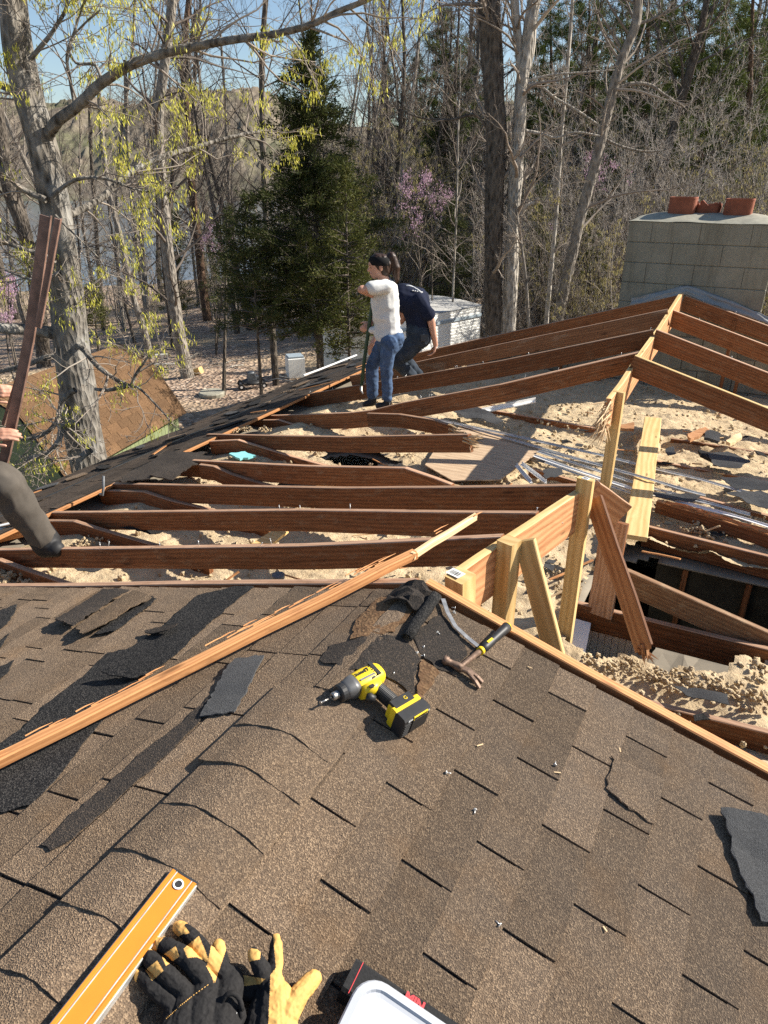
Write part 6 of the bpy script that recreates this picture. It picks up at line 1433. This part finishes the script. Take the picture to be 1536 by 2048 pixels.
# left glove, back up.  finger paths in photo pixels with a height above the shingles
fingers = {'index': [((462, 1955), .045, .019), ((428, 1905), .055, .019), ((395, 1872), .045, .0165), ((352, 1858), .032, .0135)],
           'middle': [((410, 1962), .050, .019), ((372, 1915), .062, .0185), ((335, 1893), .050, .0165), ((310, 1886), .036, .0135)],
           'ring': [((372, 1985), .045, .018), ((330, 1945), .055, .0175), ((300, 1918), .042, .0155), ((284, 1906), .030, .0125)],
           'little': [((345, 2010), .035, .016), ((305, 1975), .040, .0155), ((282, 1952), .030, .0135), ((270, 1936), .022, .010)]}
fingers['index'] = [((452, 1950), .045, .019), ((412, 1908), .055, .0185), ((380, 1872), .048, .0165), ((358, 1854), .036, .0135)]
def glove(name, label, fingers, palm, extra, vox=.0013):
    caps = []
    for f in fingers.values():
        P = [(RP(*q, h), r*.86) for q, h, r in f]
        for (a, ra), (b, rb) in zip(P[:-1], P[1:]): caps.append((a, ra, b, rb))
    for a, ra, b, rb, fl in palm: caps.append((RP(*a[0], a[1]), ra, RP(*b[0], b[1]), rb, NR, fl))
    for a, ra, b, rb in extra: caps.append((RP(*a[0], a[1]), ra, RP(*b[0], b[1]), rb))
    me = caps_mesh(caps, vox, 4, name); wrinkle(me, .0012, 55, 3); return me
palmL = [(((462, 1962), .042), .024, ((440, 2050), .036), .034, .75), (((412, 1972), .045), .024, ((400, 2060), .036), .036, .75), (((375, 1995), .04), .022, ((370, 2070), .034), .034, .75), (((350, 2015), .032), .018, ((345, 2080), .030), .030, .75), (((440, 2050), .036), .036, ((450, 2130), .034), .036, .7), (((370, 2070), .034), .034, ((410, 2140), .034), .036, .7)]
thumbL = [(((462, 2020), .030), .020, ((468, 1960), .035), .019), (((468, 1960), .035), .019, ((437, 1890), .03), .0125), ]
thumbL = [(((470, 2035), .028), .020, ((452, 1965), .030), .0165), (((452, 1965), .030), .0165, ((437, 1892), .028), .0115)]
gm = glove('work_glove', '', fingers, palmL, thumbL)
def poly_in(px, py, P): return in_poly(px, py, [np.array(p, float) for p in P])
v = verts(gm); fcs = np.array([sum((v[i] for i in p.vertices), np.zeros(3))/len(p.vertices) for p in gm.polygons])
# leather parts of the back follow the glove's own seams: tips, knuckle patches and the whole palm side
def glove_paint(me, lists, palm_h, mats, cut=None):
    v = verts(me); nf = len(me.polygons); ce = np.empty(nf*3, np.float32); me.polygons.foreach_get('center', ce); ce = ce.reshape(-1, 3).astype(float)
    mi = np.zeros(nf, np.int32)
    for (P, r) in lists: 
        for q in P: mi[np.linalg.norm(ce-q, axis=1) < r] = 1
    return mi, ce
tips = [RP(352, 1852, .036), RP(306, 1880, .04), RP(280, 1902, .032), RP(266, 1938, .022)]
mi, ce = glove_paint(gm, [(tips[0:1], .024), (tips[1:2], .024), (tips[2:3], .022), (tips[3:4], .018), ([RP(268, 1952, .03)], .012)], None, None)
px_, py_ = pix(ce)
for P in ([(323, 1912), (351, 1892), (359, 1913), (332, 1932)], [(291, 1940), (314, 1921), (327, 1941), (304, 1962)], [(367, 1897), (398, 1872), (412, 1905), (425, 1945), (428, 1968), (417, 1925), (393, 1914), (375, 1916)], [(340, 1852), (362, 1843), (380, 1866), (362, 1870), (352, 1877)], [(412, 1932), (428, 1925), (432, 1960)], [(425, 1875), (450, 1870), (452, 1900), (430, 1965), (414, 1935)]):
    hgt = ce@NR-RP(400, 1950, 0)@NR
    mi[poly_in(px_, py_, P) & (hgt > .012)] = 1
# black knuckle patch on the index finger stays cloth
mi[poly_in(px_, py_, [(352, 1880), (366, 1868), (379, 1872), (380, 1884), (365, 1898), (352, 1894)])] = 0
gm.polygons.foreach_set('material_index', mi)
glv = thing('work_glove', 'black backed work glove lying back up against the orange level', 'glove', tuple(RP(400, 2000, 0)))
link('shell', gm, glv, [M['glovefab'], M['tanleather']])
hit = lambda P: P
def onsurf(me_, x, y):
    """first hit of the photo ray on a mesh (used to seat seams on the cloth)"""
    from mathutils.bvhtree import BVHTree
    if not hasattr(onsurf, 'c') or onsurf.c[0] is not me_:
        onsurf.c = (me_, BVHTree.FromPolygons([tuple(q) for q in verts(me_)], [tuple(p.vertices) for p in me_.polygons]))
    loc, nr, i, dd = onsurf.c[1].ray_cast(Vector(CAM), Vector(unit(ray(x, y)))); return None if loc is None else (np.array(loc), np.array(nr))
def seam(pts, r, mat, parent, name='seam', dash=None):
    P = []
    for (a, b) in zip(pts[:-1], pts[1:]):
        for t in np.linspace(0, 1, 8)[:-1]:
            h = onsurf(gm, a[0]+(b[0]-a[0])*t, a[1]+(b[1]-a[1])*t)
            if h: P.append(h[0]+h[1]*r*.4)
    mb = MB()
    if dash:
        for a, b in zip(P[:-1], P[1:]): mb.tube([a, a+(b-a)*.65], r, 5)
    else: mb.tube(P, r, 6)
    return part(mb, name, [mat], parent=parent)
seam([(332, 2038), (352, 2020), (385, 1992), (424, 1964)], .0007, M['tanleather'], glv, 'stitching', 1)
seam([(354, 2014), (370, 2002), (384, 1990), (386, 1994), (372, 2006), (357, 2018), (354, 2014)], .0014, M['glovefab'], glv, 'tab')
seam([(360, 2012), (384, 1993)], .0012, M['tanleather'], glv, 'tab_print', 1)
# cuff opening with its woven label
mb = MB(); c = RP(463, 2020, .05); 
rr = [c+(unit(ray(463, 2020)*-1)*0)+RT*.020*math.cos(a)*.9+UP*.030*math.sin(a) for a in np.linspace(0, 2*math.pi, 20)]
mb.tube(rr, .005, 6); part(mb, 'cuff', [M['glovefab']], parent=glv)
mb = MB(); a, b = RP(446, 2046, .055), RP(466, 2018, .055); mb.beam(a, b, .02, .002, up=NR); part(mb, 'woven_label', [M['greymetal']], parent=glv)
# second glove, palm up, fingers up in the air
f2 = {'index': [((545, 1975), .05, .019), ((550, 1930), .06, .017), ((552, 1892), .075, .014), ((551, 1876), .085, .0095)],
      'middle': [((535, 1970), .04, .018), ((524, 1940), .065, .0175), ((512, 1918), .075, .0155), ((507, 1908), .07, .0125)],
      'ring': [((540, 1990), .02, .018), ((510, 1968), .03, .016), ((480, 1966), .022, .0145), ((466, 1970), .016, .0115)],
      'little': [((540, 2010), .015, .016), ((505, 1990), .02, .0155), ((480, 1984), .015, .0125)],
      'thumb': [((575, 2030), .045, .024), ((598, 1990), .05, .0205), ((622, 1962), .045, .0185), ((628, 1956), .042, .0165)]}
palm2 = [(((548, 1965), .048), .020, ((545, 2050), .040), .032, .7), (((560, 1990), .05), .022, ((560, 2070), .04), .034, .7), (((530, 1985), .03), .02, ((520, 2060), .025), .03, .8), (((550, 2050), .040), .036, ((540, 2130), .038), .036, .7)]
g2 = glove('work_glove', '', f2, palm2, [])
nf = len(g2.polygons); ce = np.empty(nf*3, np.float32); g2.polygons.foreach_get('center', ce); ce = ce.reshape(-1, 3).astype(float); px_, py_ = pix(ce); mi = np.zeros(nf, np.int32)
nn = np.empty(nf*3, np.float32); g2.polygons.foreach_get('normal', nn); nn = nn.reshape(-1, 3)
for P in ([(545, 1860), (570, 1860), (566, 1955), (650, 1930), (660, 2000), (560, 2200), (530, 2200), (541, 1950), (552, 1935)], [(494, 1895), (522, 1900), (520, 1918), (498, 1924)], [(455, 1955), (486, 1950), (530, 1958), (520, 1968), (490, 1972), (460, 1976)]):
    mi[poly_in(px_, py_, P)] = 1
mi[(nn@NR < -.1)] = 0
g2.polygons.foreach_set('material_index', mi)
gl2 = thing('work_glove', 'tan palmed work glove lying palm up with its thumb spread out', 'glove', tuple(RP(550, 2030, 0)))
link('shell', g2, gl2, [M['glovefab'], M['tanleather']])
# ================================================================ people
def cloth(name, c, var=.2, sc=9, rough=.9): return plain(name, c, rough, .15, 0, var, sc, .15)
def skinmat():
    t = Mt('skin', .55, .35); v = t.co('Object'); t.col(t.ramp(t.noise(v, 14, 4), [(.3, (.46, .235, .155)), (.7, (.60, .34, .24))])); t.b.inputs['Subsurface Weight'].default_value = .08; t.b.inputs['Subsurface Radius'].default_value = (.01, .004, .002); return t.m
M['skin'] = skinmat(); M['tee'] = cloth('grey_white_cotton', (.60, .60, .58), .07); M['navy'] = cloth('navy_cotton', (.013, .017, .036), .25)
M['denim'] = cloth('blue_denim', (.065, .105, .185), .4, 11); M['darkdenim'] = cloth('dark_denim', (.035, .045, .06), .4, 10); M['work'] = cloth('brown_work_cloth', (.085, .074, .062), .25, 7)
M['hair'] = plain('brown_hair', (.034, .016, .009), .5, .4, 0, .4, 60); M['band'] = plain('black_band', (.008, .008, .009), .85, .2); M['eyew'] = plain('eye_dark', (.02, .015, .012), .2, .5)
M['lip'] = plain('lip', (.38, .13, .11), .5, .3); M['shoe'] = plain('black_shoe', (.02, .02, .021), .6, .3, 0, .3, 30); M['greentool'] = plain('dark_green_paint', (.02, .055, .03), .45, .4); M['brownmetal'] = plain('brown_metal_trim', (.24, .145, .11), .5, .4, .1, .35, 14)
def head_caps(c, f, u, s=.225):
    """skull, jaw, nose, ears and neck stub; c centre, f facing, u up"""
    f = unit(f); u = unit(u-(u@f)*f); r = np.cross(f, u); k = s/.225
    out = [(c+u*.025*k-f*.02*k, .083*k, c+u*.03*k+f*.025*k, .076*k, r, .92), (c-u*.02*k+f*.030*k, .062*k, c-u*.07*k+f*.052*k, .034*k, r, .95), (c-u*.05*k+f*.02*k, .05*k, c-u*.078*k+f*.055*k, .026*k, r, 1.1),
           (c+u*.012*k+f*.088*k, .010*k, c-u*.022*k+f*.108*k, .0125*k), (c-u*.048*k+f*.082*k, .014*k, c-u*.056*k+f*.084*k, .013*k, r, 1.6), (c+u*.03*k+f*.082*k, .014*k, c+u*.03*k+f*.083*k, .014*k, r, 2.6)]
    for sg in (-1, 1): out.append((c+r*sg*.074*k-f*.012*k+u*.012*k, .014*k, c+r*sg*.076*k-f*.008*k-u*.022*k, .010*k, f, 1.3))
    return out, f, u, r, k
def face_bits(o, c, f, u, r, k, hair_ring=None):
    for sg in (-1, 1):
        mb = MB(); e = c+f*.083*k+r*sg*.031*k+u*.006*k; mb.tube([e-r*.009*k, e, e+r*.009*k], [.002, .0065*k, .002], 8); part(mb, 'eye', [M['eyew']], parent=o)
        mb = MB(); e = c+f*.092*k+r*sg*.031*k+u*.026*k; mb.tube([e-r*.016*k-f*.003, e+u*.004*k, e+r*.016*k-f*.006], [.002, .0035*k, .002], 6); part(mb, 'eyebrow', [M['hair']], parent=o)
    mb = MB(); e = c+f*.094*k-u*.050*k; mb.tube([e-r*.022*k-f*.010, e, e+r*.022*k-f*.010], [.002, .0055*k, .002], 8); part(mb, 'mouth', [M['lip']], parent=o)
def hand_caps(w, d, n, side=1, curl=.9, s=1.):
    """palm plus five bent fingers; w wrist, d towards the knuckles, n out of the back of the hand"""
    d = unit(d); n = unit(n-(n@d)*d); r = np.cross(d, n)*side; out = []
    for q, ln in ((-.03, .078), (-.010, .086), (.011, .082), (.031, .072)):
        out.append((w+r*q*.6*s+d*.012*s, .016*s, w+r*q*s+d*ln*s, .0125*s))
        p = w+r*q*s+d*ln*s; a = 0; v = d
        for i, (l, rd) in enumerate(((.042, .0095), (.028, .0085), (.022, .0075))):
            a += curl*(.75, .8, .5)[i]; v2 = d*math.cos(a)-n*math.sin(a); p2 = p+v2*l*s*(ln/.084); out.append((p, rd*s+.001, p2, rd*s)); p = p2
    p = w-r*.026*s+d*.025*s; v = unit(d*.6-r*.75-n*.35); p2 = p+v*.045*s; out.append((p, .015*s, p2, .0115*s)); v = unit(d*.85-r*.15-n*.6*curl); out.append((p2, .0115*s, p2+v*.035*s, .009*s)); return out
def garment(o, name, caps, mat, vox=.011, wr=.006, sc=9, seed=0, sm=5, an=(1, 1, 1)):
    me = caps_mesh(caps, vox, sm, name); wrinkle(me, wr, sc, seed, an); return link(name, me, o, [M[mat]])
def chain(P, Rr, flat=None): return [(P[i], Rr[i], P[i+1], Rr[i+1])+((flat[0], flat[1]) if flat else ()) for i in range(len(P)-1)]
# ---- the woman in the white shirt
DW = 7.38
def W(x, y, o=0.): return pd(x, y, DW+o)
wm = thing('person', 'standing woman in pale grey tee shirt and blue jeans holding a green pry bar', 'person', tuple(W(765, 812)))
hc = W(758.5, 534, -.02); hcaps, hf, hu, hr, hk = head_caps(hc, -RT*.96-HD*.10+np.array([0, 0, -.08]), np.array([0, 0, 1.])-RT*.04, .235)
sh_n, sh_f = W(771, 574, -.15), W(768, 574, .17); chest = W(771, 597); waist = W(774, 640); pel = W(777, 672)
e_n, e_f = W(723, 579, -.22), W(752, 622, .22); h_n, h_f = W(747, 592, -.02), W(741, 648, .06)
kn, kf = W(773, 731, -.08), W(744, 733, .1); an_, af = W(775, 800, -.06), W(745, 794, .12)
hn, hf2 = W(780, 684, -.085), W(771, 684, .085)
skin = hcaps+[(hc-hu*.07-hf*.015, .052, W(771, 566), .058)]+chain([sh_n, e_n, h_n], [.045, .040, .026])+chain([sh_f, e_f, h_f], [.045, .038, .026])+chain([W(771, 572), chest, waist, pel], [.075, .095, .085, .10])+chain([hn, kn, an_], [.075, .048, .034])+chain([hf2, kf, af], [.075, .048, .034])+hand_caps(h_n, RT*.3-HD*.2+np.array([0, 0, -.1])+RT*.2, -HD, 1, 1.0, .95)+hand_caps(h_f, -RT*.5-HD*.3+np.array([0, 0, -.25]), -RT*.4-HD, -1, 1.1, .95)
wb_ = link('body', caps_mesh(skin, .0075, 3, 'body'), wm, [M['skin']]); face_bits(wb_, hc, hf, hu, hr, hk)
fd = RT
garment(wm, 'tee_shirt', [(W(770, 573, -.13), .066, W(770, 573, .14), .066), (W(770, 580), .115, W(770, 606), .128, fd, 1.12), (W(770, 606), .128, W(773, 640), .125, fd, 1.1), (W(773, 640), .125, W(776, 668), .142, fd, 1.05), (W(745, 660), .04, W(790, 655), .06), (sh_n, .070, W(743, 577, -.20), .066), (sh_f, .070, W(760, 600, .21), .066)], 'tee', .009, .008, 5, 4, an=(1, 1, 1.6))
garment(wm, 'jeans', [(W(777, 666), .128, W(779, 684), .132, fd, 1.08), (hn, .100, kn, .064), (kn, .066, an_+np.array([0, 0, .03]), .052), (hf2, .100, kf, .064), (kf, .066, af+np.array([0, 0, .03]), .060), (W(792, 676, -.06), .085, W(790, 682, .06), .085)], 'denim', .009, .007, 8, 5, an=(1, 1, 1.5))
for a_, b_ in ((an_, W(757, 812, -.09)), (af, W(731, 808, .10))):
    me = caps_mesh([(a_+np.array([0, 0, -.02]), .045, a_+np.array([0, 0, -.05]), .046), (a_+np.array([0, 0, -.06]), .042, b_, .034)], .008, 3, 'shoe'); link('shoe', me, wm, [M['shoe']])
me = caps_mesh([(hc+hu*.03-hf*.028, .093, hc+hu*.045+hf*.012, .085, hr, .94), (hc-hf*.05-hu*.03, .07, hc-hf*.05+hu*.02, .08), (hc-hf*.085+hu*.075, .035, hc-hf*.13+hu*.085, .042), (hc-hf*.13+hu*.085, .045, hc-hf*.165-hu*.02, .042), (hc-hf*.165-hu*.02, .042, hc-hf*.165-hu*.13, .026), (hc-hf*.165-hu*.13, .026, hc-hf*.15-hu*.19, .008)], .008, 2, 'hair'); 
v = verts(me); q = (v-hc); front = (q@hf > .045) & (q@hu < .05); v[front] -= hf*.03; setverts(me, v); wrinkle(me, .004, 40, 6, (1, 1, .2)); link('hair', me, wb_, [M['hair']])
mb = MB(); N_ = 36; rings = []
for hgt, e in ((.018, .0), (.022, .005), (.075, .004), (.098, -.016)): rings.append([hc+hu*(hgt+.012*math.cos(a))+hf*(math.cos(a)*(.106+e)-.012)+hr*math.sin(a)*(.088+e) for a in np.linspace(0, 2*math.pi, N_, endpoint=False)])
mb.loft(rings, 0, caps=False, sm=True); part(mb, 'headband', [M['band']], parent=wb_)
bar = lumber('pry_bar', 'long dark green pry bar held upright by the woman', 'pry bar', ['greentool', 'steel'], lambda mb: (mb.tube([W(749, 586, .0), W(745, 605, 0), W(737, 660, .02), W(728, 725, .02), W(723, 772, .03)], .019, 10, 0), mb.tube([W(723, 770, .03), W(722, 780, .0), W(726, 788, -.05)], [.016, .014, .006], 8, 1)))
# ---- the bent man in the navy shirt
DM = 8.15
def Mn(x, y, o=0.): return pd(x, y, DM+o)
mn = thing('person', 'man in a navy shirt bending double over the far rafters behind the woman', 'person', tuple(Mn(800, 755)))
hc = Mn(797, 628, .05); hcaps, hf, hu, hr, hk = head_caps(hc, -RT*.55+HD*.2+np.array([0, 0, -.8]), -RT*.8+HD*.1+np.array([0, 0, .2]), .235)
sh1, sh2 = Mn(838, 602, -.14), Mn(803, 600, .2)
el1, el2 = Mn(862, 640, -.14), Mn(772, 640, .2); hd1, hd2 = Mn(871, 690, -.10), Mn(744, 688, .1)
p1 = Mn(836, 668); k1, k2 = Mn(792, 722, -.10), Mn(806, 716, .16); a1, a2 = Mn(826, 754, -.05), Mn(838, 752, .2)
skin = hcaps+[(hc-hu*.06, .055, Mn(806, 598), .065)]+chain([sh1, el1, hd1], [.055, .045, .030])+chain([sh2, el2, hd2], [.055, .045, .030])+chain([Mn(812, 600), Mn(834, 618), p1], [.10, .11, .11])+chain([Mn(842, 672, -.08), k1, a1], [.085, .055, .04])+chain([Mn(838, 672, .1), k2, a2], [.085, .055, .04])+hand_caps(hd1, np.array([0, 0, -1.])-RT*.2, RT, 1, .7)+hand_caps(hd2, np.array([0, 0, -1.])-RT*.1, -HD, -1, .6)
link('body', caps_mesh(skin, .0085, 3, 'body'), mn, [M['skin']])
shirt = garment(mn, 'shirt', [(Mn(808, 596), .155, Mn(830, 604), .165, HD, 1.15), (Mn(830, 604), .165, Mn(838, 634), .150, HD, 1.15), (Mn(838, 634), .150, Mn(838, 654), .138, HD, 1.1), (sh1, .085, Mn(856, 628, -.16), .075), (sh2, .085, Mn(786, 620, .22), .075)], 'navy', .010, .010, 5, 7)
garment(mn, 'jeans', [(Mn(836, 664, -.05), .14, Mn(840, 672, .06), .14), (Mn(840, 675, -.09), .12, k1, .085), (k1, .085, a1, .065), (Mn(838, 675, .11), .12, k2, .085), (k2, .085, a2, .065)], 'darkdenim', .010, .006, 12, 8)
mb = MB(); mb.box(Mn(849, 676, -.215), (RT, UP, FW), (.085, .075, .012), 0, .004); part(mb, 'pocket', [M['black']], parent=mn)
for a_ in (a1, a2): link('shoe', caps_mesh([(a_, .05, a_+RT*.16+np.array([0, 0, -.05]), .035)], .008, 3, 'shoe'), mn, [M['shoe']])
def sprint(pts, r):
    P = []
    for (x, y) in pts:
        h = onsurf(shirt.data, x, y)
        if h: P.append(h[0]+h[1]*.002)
    if len(P) > 1: mb = MB(); mb.tube(P, r, 5); part(mb, 'shirt_print', [M['white']], parent=mn)
sprint([(812, 571), (820, 572), (828, 575), (836, 580), (843, 586)], .009)
for x0 in (824, 828.5, 833, 838, 842): sprint([(x0, 581+(x0-824)*.18), (x0+3, 581.6+(x0-824)*.18)], .006)
# ---- the man at the left edge
DL = 4.02
def Lm(x, y, o=0.): return pd(x, y, DL+o)
ml = thing('person', 'man at the left edge in brown work trousers holding up long brown boards', 'person', tuple(Lm(95, 1092)))
hc = Lm(-165, 590); hcaps, hf, hu, hr, hk = head_caps(hc, RT*.9+HD*.2, np.array([0, 0, 1.]), .235)
kL, aL = Lm(8, 968, -.1), Lm(92, 1086, -.02); kR, aR = Lm(-120, 1010, .2), Lm(-120, 1150, .25)
hL, hR = Lm(-120, 905, -.12), Lm(-150, 905, .14); sL, sR = Lm(-150, 690, -.2), Lm(-150, 690, .22)
eL, eR = Lm(-100, 830, -.28), Lm(-90, 790, .22); wL, wR = Lm(-18, 872, -.06), Lm(-22, 785, .12)
skin = hcaps+[(hc-hu*.07, .06, Lm(-152, 660), .065)]+chain([sL, eL, wL], [.055, .048, .033])+chain([sR, eR, wR], [.055, .048, .033])+chain([Lm(-150, 690), Lm(-145, 800), Lm(-135, 905)], [.11, .11, .11])+chain([hL, kL, aL], [.085, .055, .04])+chain([hR, kR, aR], [.085, .055, .04])
skin += hand_caps(wL, RT*.95+UP*.12-FW*.15, -FW+UP*.4, -1, .42, 1.02)+hand_caps(wR, RT*.9+UP*.1, -FW, -1, .8, 1.)
link('body', caps_mesh(skin, .005, 3, 'body'), ml, [M['skin']])
garment(ml, 'work_trousers', [(hL, .135, hR, .135), (hL, .130, kL, .105), (kL, .105, Lm(50, 1028, -.06), .092), (Lm(50, 1028, -.06), .092, Lm(86, 1074, -.02), .088), (hR, .125, kR, .10), (kR, .10, aR, .085)], 'work', .010, .016, 4.5, 9, an=(1.3, 1.3, .8))
garment(ml, 'shirt', [(Lm(-150, 690, -.12), .13, Lm(-150, 690, .14), .13), (Lm(-150, 720), .16, Lm(-140, 880), .16, HD, 1.1), (sL, .085, eL, .07), (sR, .085, eR, .07)], 'navy', .012, .008, 8, 10)
link('hair', caps_mesh([(hc+hu*.03-hf*.028, .092, hc+hu*.05+hf*.01, .084, hr, .94), (hc-hf*.05-hu*.03, .07, hc-hf*.05+hu*.02, .08)], .01, 2, 'hair'), ml, [M['hair']])
link('shoe', caps_mesh([(Lm(78, 1064, -.02), .089, Lm(93, 1086, -.02), .092), (Lm(93, 1092, -.02), .08, Lm(112, 1098, -.06), .055)], .008, 3, 'shoe'), ml, [M['shoe']]); link('shoe', caps_mesh([(aR, .05, Lm(-60, 1160, .2), .04)], .008, 3, 'shoe'), ml, [M['shoe']])  # black upper sleeve on the first shoe paints the shade on the trouser hem
def trim(label, pts, w, th, up=None):
    P = [Lm(*q) for q in pts]; tag(lumber('metal_trim', label, 'trim', ['brownmetal'], lambda mb: (mb.beam(0, 0, w, th, path=P, up=unit(-FW*.9+RT*.3), top=False, ch=.002), mb.beam(0, 0, .006, th*3, path=[q+RT*w*.45 for q in P], up=unit(-FW*.9+RT*.3), top=False))), group='boards held by the man at the left')
trim('longest brown trim board held upright at the left edge', [(-10, 985, -.02), (12, 905, .0), (34, 800, .02), (58, 680, .04), (74, 570, .05), (92, 432, .06)], .060, .012)
trim('second brown trim board leaning on the longest one', [(76, 655, .0), (94, 560, .0), (116, 438, .0)], .034, .012)
trim('thin dark strip behind the longest brown board', [(6, 850, .1), (30, 770, .1), (54, 688, .1)], .02, .01)
